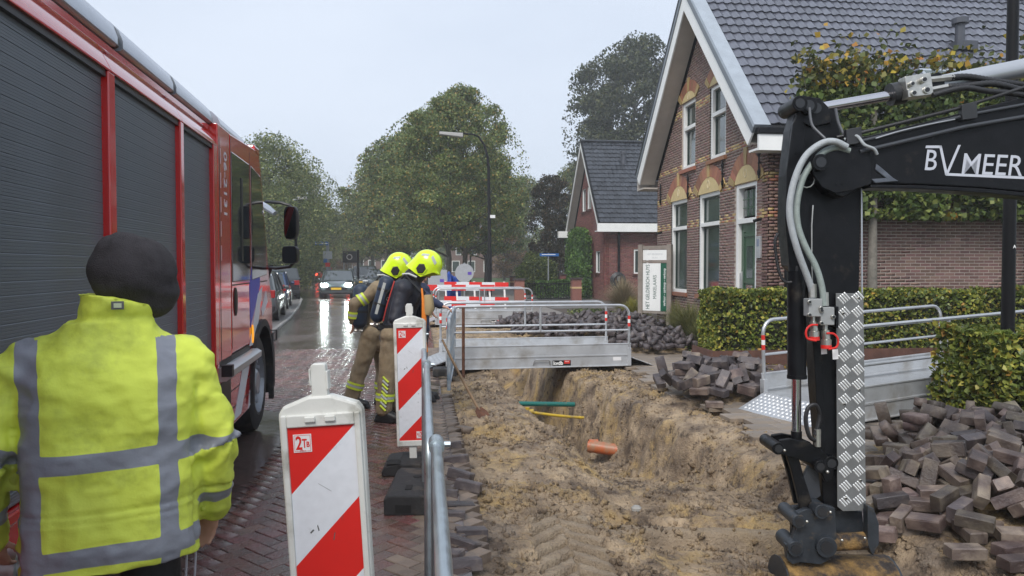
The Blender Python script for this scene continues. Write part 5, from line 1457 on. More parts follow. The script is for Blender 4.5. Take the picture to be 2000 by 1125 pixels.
# ---------------------------------------------- steel barriers
def barrier(label, p0, p1, h=1.0, m=None, bars=17, feet=False, r=.021, base=False, full=False):
    p0, p1 = Vector((*p0, 0)), Vector((*p1, 0)); L = (p1-p0).length; t = empty('steel_barrier', label, 'barrier', p0, math.atan2(p1.y-p0.y, p1.x-p0.x), 'steel barriers beside the dug trench'); m = m or galv
    c = .10; top = [(0, 0, .12), (0, 0, h-c)]+[(c-c*math.cos(a), 0, h-c+c*math.sin(a)) for a in (.5, 1.0)]+[(c, 0, h), (L-c, 0, h)]+[(L-c+c*math.sin(a), 0, h-c+c*math.cos(a)) for a in (.6, 1.1)]+[(L, 0, h-c), (L, 0, .12)]
    MB().tube(top, r, 12).build('frame_tube', m, t, smooth=True); MB().tube([(0, 0, .17), (L, 0, .17)], r*.8, 8).build('bottom_rail', m, t, smooth=True)
    b0 = MB().tube([(0, 0, .17), (0, 0, h)], .0065, 6).build('bar', m, t, smooth=True); b0.location.x = L/(bars+1)
    for i in range(2, bars+1): inst(b0, 'bar', (L*i/(bars+1), 0, 0), parent=t)
    cl = MB().tube([(L-.07, 0, h), (L+.02, 0, h)], r*1.5, 12); cl.tube([(L-.025, -.03, h+.0), (L-.025, -.055, h)], .012, 6); cl.build('coupling', m, t, smooth=True)
    if feet:
        for x in (.35, L-.35): MB().tube([(x, -.26, .02), (x, -.2, .045), (x, 0, .14), (x, .2, .045), (x, .26, .02)], .014, 8).build('leg', m, t, smooth=True)
    return t
def on(x, y): return (x, y)
barrier('near grey galvanised steel barrier seen end on at the bottom centre', (.045, .75), (.062, 2.93))
barrier('galvanised steel barrier running away beside the farther beacon board', (.035, 3.02), (.045, 5.3), bars=17)
barrier('galvanised steel barrier beside the firefighters legs, next to the torn road edge', (.03, 5.38), (.03, 7.66))
blue_worn = mat('worn_blue_paint', (.10, .20, .30), .5, var=.3, nscale=6, dirt=(.42, .44, .45), dscale=5, damt=.55)
q0 = G(860, 740); barrier('barrier with worn blue paint standing behind the leaning firefighter', (.36, 9.4), (.55, 12.0), 1.02, blue_worn, bars=22, r=.024)
def weight(label, px, py, w, l, h, rz, hole=True):
    p = G(px, py); t = empty('barrier_foot', label, 'rubber foot', (p.x, p.y, 0), rz)
    mb = MB(); mb.prism([(-w/2, 0), (w/2, 0), (w/2, h*.85), (w/2-.03, h), (-w/2+.03, h), (-w/2, h*.85)], lambda u, z: Vector((u, -l/2, z)), (0, l, 0)); bd = mb.build('block', rubber, t, bevel=.01)
    mb = MB(); mb.box((-w*.28, -l/2-.003, h*.15), (w*.02, -l/2+.0, h*.55)); mb.build('grip_recess', MATS['pocket_black'], bd)
    mb = MB(); mb.box((-w*.15, -l*.30, h+.0005), (-w*.02, -l*.15, h+.004)); mb.tube([(-.0, l*.15, h), (0, l*.15, h+.004)], .03, 12); mb.build('post_socket', MATS['pocket_black'], bd)
    return t
weight('black rubber barrier foot lying between the two beacon boards', 812, 975, .36, .72, .135, -.10)
weight('black rubber foot at the left end of the nearest footbridge', 868, 733, .36, .30, .12, 0)
# ---------------------------------------------- aluminium footbridges
tread = mat('tread_plate_alu', (.56, .57, .58), .35, metal=.7, var=.1, nscale=8)
tape_r = mat('tape_red', (.6, .03, .02), .4); bridge_alu = mat('bridge_aluminium', (.50, .515, .53), .45, metal=.45, var=.12, nscale=3, rvar=.1, dirt=(.33, .31, .28), dscale=2.5, damt=.38)
def tread_pattern(mb, x0, x1, y0, y1, f, step=.05):
    i = 0; y = y0
    while y < y1:
        x = x0+(step/2 if i % 2 else 0)
        while x < x1:
            for k in range(3):
                o_ = (k-1)*.009; dx = .013 if i % 2 else -.013; a = Vector((x-dx+o_, y-.013+o_*(1 if i % 2 == 0 else -1), 0)); b = Vector((x+dx+o_, y+.013+o_*(1 if i % 2 == 0 else -1), 0)); d = (b-a).normalized(); n = Vector((-d.y, d.x, 0))*.0022
                mb.add([f(a-n), f(b-n), f(b+n), f(a+n), f((a+b)/2+Vector((0, 0, .003)))], [(0, 1, 4), (1, 2, 4), (2, 3, 4), (3, 0, 4)])
            x += step
        y += step*.55; i += 1
def footbridge(label, o, ang, L, W, z0=.02, h=1.02, logo=True, tread_on=True, group='aluminium footbridges over the trench', rise=0.0):
    t = empty('footbridge', label, 'footbridge', (*o, z0), ang, group); t.rotation_euler.y = -rise
    mb = MB(); mb.box((0, .03, .12), (L, W-.03, .15)); mb.build('deck', tread, t)
    if tread_on:
        mb = MB(); tread_pattern(mb, .03, L-.03, .06, W-.06, lambda v: Vector((v.x, v.y, .1502)), .09); mb.build('deck_tread', tread, t)
    for s, y in ((0, 0), (1, W)):
        mb = MB(); yo = -1 if s == 0 else 1
        mb.box((0, y-.012, 0), (L, y+.012, .17)); mb.box((0, y-.022, .17), (L, y+.022, .195)); mb.box((.0, y-.010, .195), (L, y+.010, .37)); mb.box((0, y-.018, .36), (L, y+.018, .378)); mb.box((0, y-.030, -.004), (L, y+.030, .012))
        mb.build('side_panel', bridge_alu, t, bevel=.003)
        c = .16; y2 = y
        pts = [(.03, y2, .0), (.03, y2, h-c)]+[(.03+c-c*math.cos(a), y2, h-c+c*math.sin(a)) for a in (.4, .8, 1.2)]+[(.03+c, y2, h), (L-.03-c, y2, h)]+[(L-.03-c+c*math.sin(a), y2, h-c+c*math.cos(a)) for a in (.4, .8, 1.2)]+[(L-.03, y2, h-c), (L-.03, y2, .0)]
        rl = MB().tube(pts, .0215, 10).build('handrail', alu, t, smooth=True); MB().tube([(.03, y2, .60), (L-.03, y2, .60)], .017, 8).build('mid_rail', alu, t, smooth=True); MB().tube([(L*.5, y2, .37), (L*.5, y2, h)] if not logo else [(L*.5, y2, .60), (L*.5, y2, h)], .019, 8).build('upright', alu, t, smooth=True)
        for x in (.03, L-.03):
            for k, zz in enumerate((.66, .72, .78)):
                MB().tube([(x, y2, zz), (x, y2, zz+.06)], .0228, 10, cap=False).build('reflective_tape', tape_r if k != 1 else white_paint, rl)
            MB().box((x-.03, y2-.036, .0), (x+.03, y2+.036, .30)).build('post_socket', bridge_alu, t, bevel=.004)
    for s, x in ((-1, 0), (1, L)):
        mb = MB(); mb.add([(x, .03, .148), (x, W-.03, .148), (x+s*.42, W-.03, -z0+.008), (x+s*.42, .03, -z0+.008), (x, .03, .136), (x, W-.03, .136), (x+s*.42, W-.03, -z0+.002), (x+s*.42, .03, -z0+.002)], BOXF); rp = mb.build('ramp_flap', tread, t)
        if tread_on:
            mb = MB(); f_ = lambda v: Vector((x+s*v.x, v.y, .1485-(.14+z0)*v.x/.42+v.z)); tread_pattern(mb, .02, .40, .06, W-.06, f_, .06); mb.build('flap_tread', tread, rp)
    if logo:
        mb = MB(); mb.box((L*.565, -.0145, .025), (L*.665, -.0125, .115)); lg = mb.build('logo_plate', mat('logo_black', (.01, .01, .012), .4), t)
        mb = MB(); mb.box((L*.628, -.0155, .058), (L*.66, -.0146, .112)); mb.build('logo_red', tape_r, lg)
        text('lettering', 'kvdb', .085, frameM((L*.569, -.0158, .042), (1, 0, 0), (0, 0, 1)), white_paint, lg, .0005, .003, sx=1.02)
        for k in range(3): MB().box((L*.634+k*.022, -.0170, .088), (L*.634+k*.022+.012, -.0156, .10)).build('logo_dot', white_paint, lg)
        mb = MB(); mb.tube([(L*.46, -.014, .04), (L*.465, -.05, .12), (L*.47, -.055, .135), (L*.54, -.055, .135), (L*.547, -.05, .12), (L*.552, -.014, .04)], .010, 6); mb.build('carrying_handle', alu, t, smooth=True)
        mb = MB(); mb.box((L*.90, -.0135, .09), (L*.945, -.0125, .15)); mb.build('plate_label', sticker_w, t)
    return t
a = G(872, 730); b = G(1236, 718)
footbridge('nearest aluminium footbridge across the trench, white rails with a rusty stake in front', (a.x, 11.95), math.atan2(b.y-a.y, b.x-a.x)*.6, 3.12, 1.25)
footbridge('second aluminium footbridge farther down the trench, partly hidden by the first', (.42, 21.2), .04, 2.85, 1.15, tread_on=False)
a = G(1489, 792); e_ = .30; dv = Vector((math.cos(e_), math.sin(e_))); nv_ = Vector((math.sin(e_), -math.cos(e_)))*1.25
footbridge('aluminium footbridge at the right leading towards the gap in the hedges', (a.x+nv_.x, a.y+nv_.y), e_, 3.25, 1.25, logo=False, rise=.035)
# ---------------------------------------------- stake and spade
rusty = mat('rusty_steel', (.13, .055, .03), .7, var=.4, nscale=12, bump=.4, metal=.2)
p = AY(905, 727, 11.72); q = AY(905, 601, 11.68); zb = p.z-.5
tag(MB().tube([(p.x, 11.72, p.z-.4), (q.x, 11.68, q.z)], .024, 8).build('iron_stake', rusty, smooth=True), 'rusty iron stake standing upright in front of the nearest footbridge', 'stake')
b_ = G(938, 805, -.02); tp = AY(864, 664, 9.5); t = empty('spade', 'spade with long worn wooden handle leaning to the left by the trench edge', 'spade', b_)
wood = mat('worn_wood', (.23, .15, .085), .65, var=.25, nscale=8, bump=.2); v_ = tp-b_
MB().tube([v_*0.02+Vector((0, 0, 0)), v_*.3+Vector((-.008, 0, .0)), v_*.65+Vector((-.01, 0, 0)), v_], [.017, .018, .017, .015], 9).build('handle', wood, t, smooth=True)
mb = MB(); dn = -v_.normalized(); sdv = Vector((0.5, -.8, 0)).cross(dn).normalized(); nn = dn.cross(sdv)
mb.loft([[dn*u+sdv*(w_*c)+nn*(.006*s_+.02*c*c) for c, s_ in ((-1, 1), (0, 1), (1, 1), (1, -1), (0, -1), (-1, -1))] for u, w_ in ((-.06, .03), (0, .085), (.12, .09), (.2, .07), (.25, .02))]); mb.build('blade', rusty, t)
# ---------------------------------------------- pipes in the trench
def pipe(name, label, px0, py0, px1, py1, Y, r, m, n=14, sag=0, hollow=True, slant=0):
    a = AY(px0, py0, Y+slant); b = AY(px1, py1, Y+.05); t = empty(name, label, 'pipe', a); d = b-a
    pts = [d*(i/8)+Vector((0, 0, -sag*math.sin(math.pi*i/8))) for i in range(9)]; MB().tube(pts, r, n, cap=not hollow).build('pipe_wall', m, t, smooth=True)
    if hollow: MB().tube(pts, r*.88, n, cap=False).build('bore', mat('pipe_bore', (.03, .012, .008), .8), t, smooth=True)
    return t
teal = mat('teal_pipe', (.005, .12, .10), .35, dirt=(.17, .13, .10), dscale=9, damt=.3); yellow_pipe = mat('yellow_pipe', (.50, .34, .02), .45, dirt=(.2, .15, .1), dscale=8, damt=.4); orange_pvc = mat('orange_pvc', (.46, .11, .035), .4, dirt=(.27, .19, .12), dscale=6, damt=.45)
a = pipe('green_pipe', 'thin green pipe lying across the deep trench', 985, 788, 1122, 790, 10.9, .036, teal, hollow=False)
a = pipe('yellow_gas_pipe', 'yellow gas pipe with a fitting below the green pipe', 1030, 804, 1140, 816, 10.55, .021, yellow_pipe, sag=.01, hollow=False)
mb = MB(); mb.tube([(-.0, 0, -.05), (0, 0, .06)], .035, 10); mb.tube([(-.03, 0, .0), (.09, 0, 0)], .034, 10); mb.build('fitting', yellow_pipe, a, smooth=True)
a = pipe('orange_sewer_pipe', 'short open orange sewer pipe half buried in the sand of the trench', 1150, 871, 1238, 884, 9.35, .082, orange_pvc, slant=.35)
MB().tube([Vector((0, 0, 0)), Vector((.12, 0, -.005))], .092, 16, cap=False).build('pipe_collar', orange_pvc, a, smooth=True)
# ---------------------------------------------- estate agent's sign
oak = mat('weathered_oak', (.235, .20, .17), .75, var=.25, nscale=5, bump=.3)
pL = AY(1252, 519, 19.35); pR = AY(1308, 519, 18.75); d = pR-pL; an = math.atan2(d.y, d.x); W = math.hypot(d.x, d.y); t = empty('agency_sign', 'wooden framed sign with white and green boards in front of the house', 'sign', (pL.x, pL.y, 0), an)
zt = AY(1252, 478, 19.35).z; zz = lambda py: AY(1280, py, 19.05).z
MB().box((-.065, -.06, 0), (.065, .06, zt)).build('post', oak, t, bevel=.01); MB().box((W-.065, -.06, -.0), (W+.065, .06, zt)).build('post', oak, t, bevel=.01)
MB().box((.066, -.035, zz(487)-.0), (W-.066, .035, zz(480))).build('crossbar', oak, t); MB().box((.066, -.035, zz(513)), (W-.066, .035, zz(508.5))).build('crossbar', oak, t); MB().box((.066, -.03, zz(612)), (W-.066, .03, zz(608))).build('crossbar', oak, t)
bp_ = MB().box((.066, -.02, zz(508)), (W-.066, .0, zz(488))).build('small_board', white_paint, t)
gt_ = mat('faint_print', (.5, .52, .53), .5); text('lettering', 'HET GELDERSCH', .062, frameM((W/2, -.022, zz(498)), (1, 0, 0), (0, 0, 1)), gt_, bp_, .0005, align='CENTER', sx=.95); text('lettering', 'HUYS', .062, frameM((W/2, -.022, zz(505)), (1, 0, 0), (0, 0, 1)), gt_, bp_, .0005, align='CENTER')
zb_, zt_ = zz(607), zz(514); bd = MB().box((.066, -.02, zb_), (W*.70, .0, zt_)).build('white_board', white_paint, t); gd = MB().box((W*.70+.003, -.02, zb_), (W-.066, .0, zt_)).build('green_board', mat('sign_green', (.005, .085, .045), .4), t)
tx = mat('sign_text', (.02, .08, .06), .5)
text('lettering', 'HET GELDERSCH HUYS', .155, frameM((W*.315, -.022, (zb_+zt_)/2), (0, 0, 1), (-1, 0, 0)), tx, bd, .0005, .001, align='CENTER', sx=.74)
text('lettering', 'MAKELAARS', .145, frameM((W*.56, -.022, (zb_+zt_)/2), (0, 0, 1), (-1, 0, 0)), tx, bd, .0005, .0, align='CENTER', sx=.8)
text('lettering', 'verhuur \u2013 aankoop \u2013 verkoop', .095, frameM((W*.87, -.022, (zb_+zt_)/2), (0, 0, 1), (-1, 0, 0)), white_paint, gd, .0005, .001, align='CENTER', sx=.86)
# ---------------------------------------------- lamp posts
pole_black = mat('pole_black', (.006, .006, .007), .45, spec=.2, var=.2, nscale=5)
g = AY(966, 700, 6.6); t = empty('lamp_pole', 'black lamp pole rising through the near hedge at the right edge', 'lamp post', (g.x, 6.6, 0)); t.rotation_euler.y = -math.radians(0)
gx = AY(1967, 700, 6.6).x; t.location.x = gx
MB().tube([(0, 0, 0), (0, 0, 1.02), (0, 0, 1.06), (-.02, 0, 6.5)], [.082, .082, .060, .045], 16).build('pole', pole_black, t, smooth=True, ang=25)
MB().box((-.05, -.085, .80), (.02, -.06, .92)).build('door_tape', mat('grey_tape', (.22, .22, .23), .5), t)
text('lettering', 'A', .045, frameM((-.016, -.066, 1.87), (1, 0, 0), (0, 0, 1)), white_paint, t, .001, .001)
MB().tube([(-.02, 0, 6.5), (-.5, -.3, 6.75), (-1.0, -.6, 6.8)], .035, 8).build('arm', pole_black, t, smooth=True)
MB().box((-1.5, -.85, 6.74), (-.95, -.55, 6.86)).build('lamp_head', mat('lamp_grey', (.3, .29, .28), .5), t, bevel=.03)
Yl = 30.0; g = AY(956, 519, Yl); t = empty('street_lamp', 'tall black street lamp with grey head reaching left in front of the lindens', 'lamp post', (g.x, Yl, 0)); zt = AY(955, 300, Yl).z; ph = AY(935, 263, Yl); ph2 = AY(858, 262, Yl)
k = (AY(956, 330, Yl).z); z6 = AY(957, 445, Yl).z; z7 = AY(957, 490, Yl).z
MB().tube([(0, 0, 0), (0, 0, z7), (0, 0, z7+.05), (-.03, 0, k)]+[(-.03-.05*(1-math.cos(a))*0-(1-math.cos(a))*.62, 0, k+.95*math.sin(a)*((ph.z-k)/.95)) for a in (.4, .8, 1.2, 1.5)]+[(ph2.x-g.x+.85, 0, ph2.z+.06)], [.095, .095, .075, .06, .05, .045, .04, .035, .03], 12).build('pole', pole_black, t, smooth=True, ang=30)
x0 = ph2.x-g.x; mb = MB(); mb.add([(x0, -.13, ph2.z-.02), (x0+.95, -.13, ph2.z-.12), (x0+.95, .13, ph2.z-.12), (x0, .13, ph2.z-.02), (x0, -.09, ph2.z+.10), (x0+.95, -.09, ph2.z+.06), (x0+.95, .09, ph2.z+.06), (x0, .09, ph2.z+.10)], BOXF); mb.build('lamp_head', MATS['lamp_grey'], t, bevel=.03)
MB().cbox((.12, 0, AY(960, 423, Yl).z), (.22, .12, .12)).build('camera_box', white_paint, t)
def thin_pole(name, label, px, pyt, Y, r, m, cat='pole', arm=None):
    g = AY(px, pyt, Y); t = empty(name, label, cat, (g.x, Y, 0)); MB().tube([(0, 0, 0), (0, 0, g.z)], r, 8).build('pole', m, t, smooth=True)
    if arm:
        a = AY(arm[0], arm[1], Y); MB().tube([(0, 0, g.z), (a.x-g.x, 0, a.z)], r*.9, 6).build('arm', m, t)
        b = AY(arm[2], arm[3], Y); MB().tube([(a.x-g.x, 0, a.z), (b.x-g.x, 0, b.z)], [r*2.6, r*1.5], 8).build('lamp_head', MATS['lamp_grey'], t)
    return t
pole_grey = mat('pole_grey', (.27, .29, .30), .5, metal=.3)
thin_pole('street_lamp', 'pale grey street lamp pole behind the fire engine mirror', 543, 395, 48, .075, pole_grey, 'lamp post', (580, 390, 600, 388))
thin_pole('street_lamp', 'thin dark lamp post between the linden trunks', 919, 458, 70, .07, pole_black, 'lamp post', (919, 457, 925, 457))
# direction signs
sign_blue = mat('sign_blue', (.01, .11, .36), .4); sign_grey = mat('sign_back_grey', (.36, .38, .40), .5, var=.08)
Yd = 47; t = thin_pole('direction_sign', 'blue direction sign on a pale pole with small signs below, far down the street', 640, 473, Yd, .10, pole_grey, 'sign')
def plate(t, px0, px1, py0, py1, Y, m, name, dy=-.12):
    a = AY(px0, py1, Y); b = AY(px1, py0, Y); x = t.location.x; return MB().box((a.x-x, dy, a.z), (b.x-x, dy+.04, b.z)).build(name, m, t)
plate(t, 616, 641, 472, 479, Yd, sign_blue, 'blue_board'); pb = plate(t, 631, 649, 491, 506, Yd, sign_grey, 'information_board'); plate(t, 632, 639, 505, 513, Yd, sign_blue, 'small_blue_sign'); plate(t, 636, 645, 513, 521, Yd, tape_r, 'small_red_sign')
p = AY(624, 475.5, Yd); x = t.location.x; MB().box((p.x-x-.25, -.125, p.z-.03), (p.x-x+.5, -.121, p.z+.03)).build('arrow', white_paint, t)
Yb_ = 56; t = thin_pole('speed_display', 'dark square display sign with a round emblem beside a black post', 699, 488, Yb_, .10, pole_black, 'sign'); plate(t, 670, 697, 491, 513, Yb_, pole_black, 'display_box', -.2)
p = AY(683, 502, Yb_); x = t.location.x; MB().tube([(p.x-x, -.21, p.z), (p.x-x, -.2, p.z)], .22, 20).build('emblem', MATS['lamp_grey'], t); MB().tube([(p.x-x, -.22, p.z), (p.x-x, -.205, p.z)], .15, 16).build('emblem_core', pole_black, t)
t.location.z = 0; a = AY(672, 513, Yb_); MB().tube([(a.x-x, 0, 0), (a.x-x, -.1, a.z)], .05, 6).build('support', pole_grey, t)
# street name sign right
Yn = 40; t = thin_pole('street_name_sign', 'blue street name sign above the round shrub', 1071, 494, Yn, .035, pole_grey, 'sign'); sb = plate(t, 1054, 1091, 495, 500.5, Yn, sign_blue, 'name_board', -.06)
x = t.location.x; p = AY(1058, 499, Yn); MB().box((p.x-x, -.065, p.z+.03), (p.x-x+.75, -.061, p.z+.07)).build('lettering_line', white_paint, sb)
# backs of traffic signs and blue tarp behind the red/white boards
Yk = 27.5; t = thin_pole('round_sign', 'round grey back of a traffic sign behind the red and white boards', 907, 513, Yk, .032, pole_grey, 'sign'); p = AY(907.5, 533, Yk); MB().tube([(0, -.05, p.z), (0, -.035, p.z)], .345, 28).build('disc', sign_grey, t, smooth=True)
x = t.location.x; q = AY(916, 534, Yk); MB().box((q.x-x-.05, -.056, q.z-.05), (q.x-x+.09, -.052, q.z+.06)).build('sticker', mat('sticker_violet', (.12, .07, .4), .5), t)
t = thin_pole('square_sign', 'square grey back of a sign left of the round sign', 857, 524, Yk, .03, pole_grey, 'sign'); plate(t, 836, 873, 527, 556, Yk, sign_grey, 'plate', -.06); plate(t, 859, 867, 545, 551, Yk, MATS['sticker_violet'], 'sticker', -.066)
tarp = mat('blue_tarp', (.01, .055, .30), .45, var=.2, nscale=3, bump=.4, bscale=6); mb = MB(); p0 = AY(872, 566, 28.6); p1 = AY(898, 532, 28.6); n = 12; vs = []
for i in range(n+1):
    for j in range(n+1):
        u, v = i/n, j/n; x = p0.x+(p1.x-p0.x)*u; z = .0+(p1.z-.06+.10*math.sin(u*7))*v; vs.append((x+.04*math.sin(v*9+u*4), 28.6+.10*math.sin(u*11+v*3)+.08*math.sin(v*8)+.3*(1-v), z))
mb.add(vs, [(i*(n+1)+j, (i+1)*(n+1)+j, (i+1)*(n+1)+j+1, i*(n+1)+j+1) for i in range(n) for j in range(n)]); o = mb.build('blue_tarp', tarp, smooth=True); s_ = o.modifiers.new('solid', 'SOLIDIFY'); s_.thickness = .01; tag(o, 'crumpled blue tarpaulin hanging between the square sign and the round sign', 'tarpaulin')
# red and white road closure boards
def closure(label, px0, px1, y0, y1, zt, n, slant=0):
    a = AY(px0, 519, y0); b = AY(px1, 519, y1); d = b-a; L = math.hypot(d.x, d.y); t = empty('road_closure', label, 'road barrier', (a.x, y0, 0), math.atan2(d.y, d.x), 'red and white road closure boards')
    for z in (zt, zt-.52):
        for i in range(n):
            MB().box((L*i/n, -.02, z-.19), (L*(i+1)/n, .02, z)).build('red_board' if i % 2 == 0 else 'white_board', red_retro if i % 2 == 0 else white_retro, t)
    for x in (.1, L*.5, L-.1): MB().add([(x-.03, -.02, 0), (x+.03, -.02, 0), (x+.03, .02, 0), (x-.03, .02, 0), (x-.12, .03, zt+.02), (x-.06, .03, zt+.02), (x-.06, .07, zt+.02), (x-.12, .07, zt+.02)], BOXF).build('leg', white_paint, t)
closure('nearer red and white closure boards behind the second footbridge', 826, 966, 24.8, 24.4, 1.07, 5)
closure('farther red and white closure boards beside the blue tarpaulin', 868, 993, 27.0, 25.6, 1.12, 5)
# low white road line edging and verge details
sheet('white_edge_line', [tuple(AY(820, 519, 60))[:1]+(63,), (9.5, 63), (9.5, 64.2), (2.0, 64.2)], .006-.06, mat('verge_gravel', (.45, .44, .42), .8))
# =========================== FIRE ENGINE
TH = math.atan2(.04393822, .99903425); tnv = Vector((.99903425, .04393822, 0)); tfv = Vector((-.04393822, .99903425, 0))
truck = empty('fire_engine', 'red fire engine with black roller shutters filling the left side of the view', 'fire engine', -tnv*1.28, TH)
TMI = Matrix.Translation(-tnv*1.28) @ Matrix.Rotation(TH, 4, 'Z'); TMI = TMI.inverted()
def T(px, py, off=0.0):
    d = ray(px, py); t = (-1.28+off)/d.dot(tnv); return TMI @ (O0+d*t)
def sz(px, py): p = T(px, py); return (p.y, p.z)
fire_red = mat('fire_engine_red', (.62, .011, .009), .12, coat=1.0, spec=.6, var=.06, nscale=2, dirt=(.30, .03, .025), dscale=4, damt=.28)
shut_m = mat('shutter_anthracite', (.125, .145, .168), .42, metal=.25, var=.12, nscale=2.5, rvar=.08)
rail_m = mat('roof_rail_cover', (.36, .40, .46), .25, metal=.3, coat=.4, var=.08); trim_b = mat('black_trim', (.012, .012, .014), .4); cab_glass = mat('cab_glass', (.012, .016, .016), .04, spec=.9, coat=1.0)
blue_s = mat('striping_blue', (.02, .05, .42), .35); white_s = mat('striping_white', (.62, .64, .68), .35)
YZ = lambda x: (lambda u, z: Vector((x, u, z)))
ZB = 1.0
mb = MB(); mb.box((-2.5, -1.2, .80), (-.06, 6.04, 2.78)); mb.build('body_shell', fire_red, truck)
# red framework around the shutters
bays = [(-1.15, .70), (.76, 2.30), (2.36, 3.775), (3.86, 5.01), (5.085, 5.925)]
mb = MB(); prev = -1.2
for (a, b) in bays: mb.box((-.06, prev, .80), (0, a, 2.615)); prev = b
mb.box((-.06, prev, .80), (0, 6.05, 2.615)); mb.box((-.06, -1.2, .80), (-.001, 6.05, .84)); mb.build('shutter_frame', fire_red, truck, bevel=.006)
mb = MB(); mb.prism([(-1.2, 2.616), (6.05, 2.616)], YZ(0), (0, 0, 0)) if False else None
mb = MB(); mb.loft([[(-.10, y, 2.616), (.0, y, 2.616), (.002, y, 2.625), (-.035, y, 2.70), (-.070, y, 2.768), (-.10, y, 2.785)] for y in (-1.2, 3.80)]); mb.build('roof_fascia', fire_red, truck, smooth=True)
mb = MB(); mb.loft([[(-.10, y, 2.616), (.0, y, 2.616), (.002, y, 2.625), (-.035, y, 2.70), (-.070, y, 2.768), (-.10, y, 2.785)] for y in (3.808, 5.04)]); mb.build('roof_fascia', fire_red, truck, smooth=True)
mb = MB(); mb.loft([[(-.10, y, 2.616), (.0, y, 2.616), (.002, y, 2.625), (-.035, y, 2.70), (-.070, y, 2.768), (-.10, y, 2.785)] for y in (5.048, 6.05)]); mb.build('roof_fascia', fire_red, truck, smooth=True)
# slats
pitch = .05
for bi, (a, b) in enumerate(bays):
    n = int((2.60-.84)/pitch); mb = MB(); prof = []
    for k in range(4): z = k*pitch/4*.94; prof += [(.0, z+.0006), (.0011, z+.0016), (.0011, z+pitch/4*.94-.0012), (.0, z+pitch/4*.94-.0002)]
    prof = [(-.0016, 0)]+prof+[(-.0016, pitch*.995)]
    mb.loft([[(-.035+x, y, z) for x, z in prof] for y in (a, b)], cap=False); sl = mb.build('shutter_slat', shut_m); me = sl.data; bpy.data.objects.remove(sl)
    if bi == 0: stampM = []
    if b < 2.2:
        tv = [tuple(v.co) for v in me.vertices]; tf_ = [tuple(p.vertices) for p in me.polygons]; stamp('shutter_slats', tv, tf_, [Matrix.Translation((0, 0, .845+i*pitch)) for i in range(n)], shut_m, truck)
    else:
        for i in range(n): inst(me, 'shutter_slat', (0, 0, .845+i*pitch), parent=truck)
    mb = MB(); mb.box((-.055, a, .84), (-.046, b, 2.615)); mb.box((-.045, a, 2.585), (-.012, b, 2.615)); mb.build('shutter_backing', trim_b, truck)
# roof rail covers
for (a, b) in ((-1.1, 4.03), (4.085, 5.01), (5.06, 6.06), (6.33, 7.42)):
    z = 2.79; pr = [(-.30, z), (-.05, z), (-.035, z+.012), (-.035, z+.05), (-.055, z+.105), (-.10, z+.15), (-.17, z+.17), (-.30, z+.17)]
    o = MB().loft([[(x, y, zz) for x, zz in pr] for y in (a, b-.02)]).build('roof_rail_cover', rail_m, truck, smooth=True, ang=50)
    MB().loft([[(x-.004 if i < 4 else x, y, zz*.999+.0) for i, (x, zz) in enumerate(pr)] for y in (b-.02, b+.012)]).build('rail_end_cap', trim_b, o)
MB().box((-2.4, -1.1, 2.78), (-.32, 6.0, 2.84)).build('roof_deck', trim_b, truck)
# lower skirts and rear wheel
MB().box((-2.45, -1.2, .35), (-.02, 5.995, .795)).build('lower_skirt', fire_red, truck, bevel=.01); MB().box((-2.4, -1.2, .25), (-.3, 8.3, .60)).build('chassis', trim_b, truck)
# hose coupling low down at the left edge
p = T(20, 1106); cp = MB().tube([(-.02, p.y, p.z), (.10, p.y, p.z)], [.062, .062], 18).build('hose_coupling', alu, truck, smooth=True); MB().tube([(.10, p.y, p.z), (.135, p.y, p.z)], [.072, .068], 18).build('coupling_cap', mat('coupling_blue', (.06, .22, .42), .35, metal=.3), cp, smooth=True); MB().tube([(.03, p.y, p.z), (.045, p.y, p.z)], .08, 18).build('coupling_ring', alu, cp, smooth=True)
# pillar with call sign
MB().box((-.5, 6.052, .82), (.0, 6.50, 2.80)).build('pillar_panel', fire_red, truck, bevel=.008)
MB().box((0, 6.10, .95), (.0015, 6.115, 2.7)).build('panel_gap', trim_b, truck)
text('call_sign', '06-2131', .155, frameM((.002, 6.265, 2.62), (0, 0, -1), (0, 1, 0)), white_s, truck, .0006, .002, sx=1.05)
for k in range(5): MB().box((0, 6.145, 2.50-k*.19), (.002, 6.155, 2.62-k*.19)).build('white_dash', white_s, truck)
# cab with wheel arch
arch_c, arch_r = (7.96, .48), .66; arcp = [(arch_c[0]+arch_r*math.cos(t), arch_c[1]+arch_r*math.sin(t)) for t in [math.pi-.42-(math.pi-.84)*i/14 for i in range(15)]]
cabp = [(6.502, .96), (7.25, .96)]+[(max(6.6, u), z) for u, z in arcp if True]+[(8.70, .80), (8.72, 1.25), (8.47, 1.72), (8.06, 2.66), (7.98, 2.80), (7.9, 2.86), (6.502, 2.80)]
cabp = [(6.502, .96), (7.30, .96)]+[q for q in arcp if q[1] > .78]+[(8.74, .78), (8.74, 1.25), (8.47, 1.72), (8.05, 2.68), (7.96, 2.82), (7.86, 2.86), (6.502, 2.80)]
mb = MB(); mb.prism(cabp, YZ(0), (-2.5, 0, 0)); cab = mb.build('cab', fire_red, truck, bevel=.012)
def flat(name, pts, m, x=.0025, th=.003, par=None): return MB().prism([sz(*p) for p in pts], YZ(x), (-th, 0, 0)).build(name, m, par or truck)
dw = MB(); dw.prism([(6.555, 1.56), (7.36, 1.56), (7.36, 2.66), (6.555, 2.66)], YZ(.006), (-.02, 0, 0)); dw.build('crew_window', cab_glass, truck, bevel=.01)
MB().box((.006, 6.93, 1.74), (.012, 7.0, 2.48)).build('window_bar', trim_b, truck)
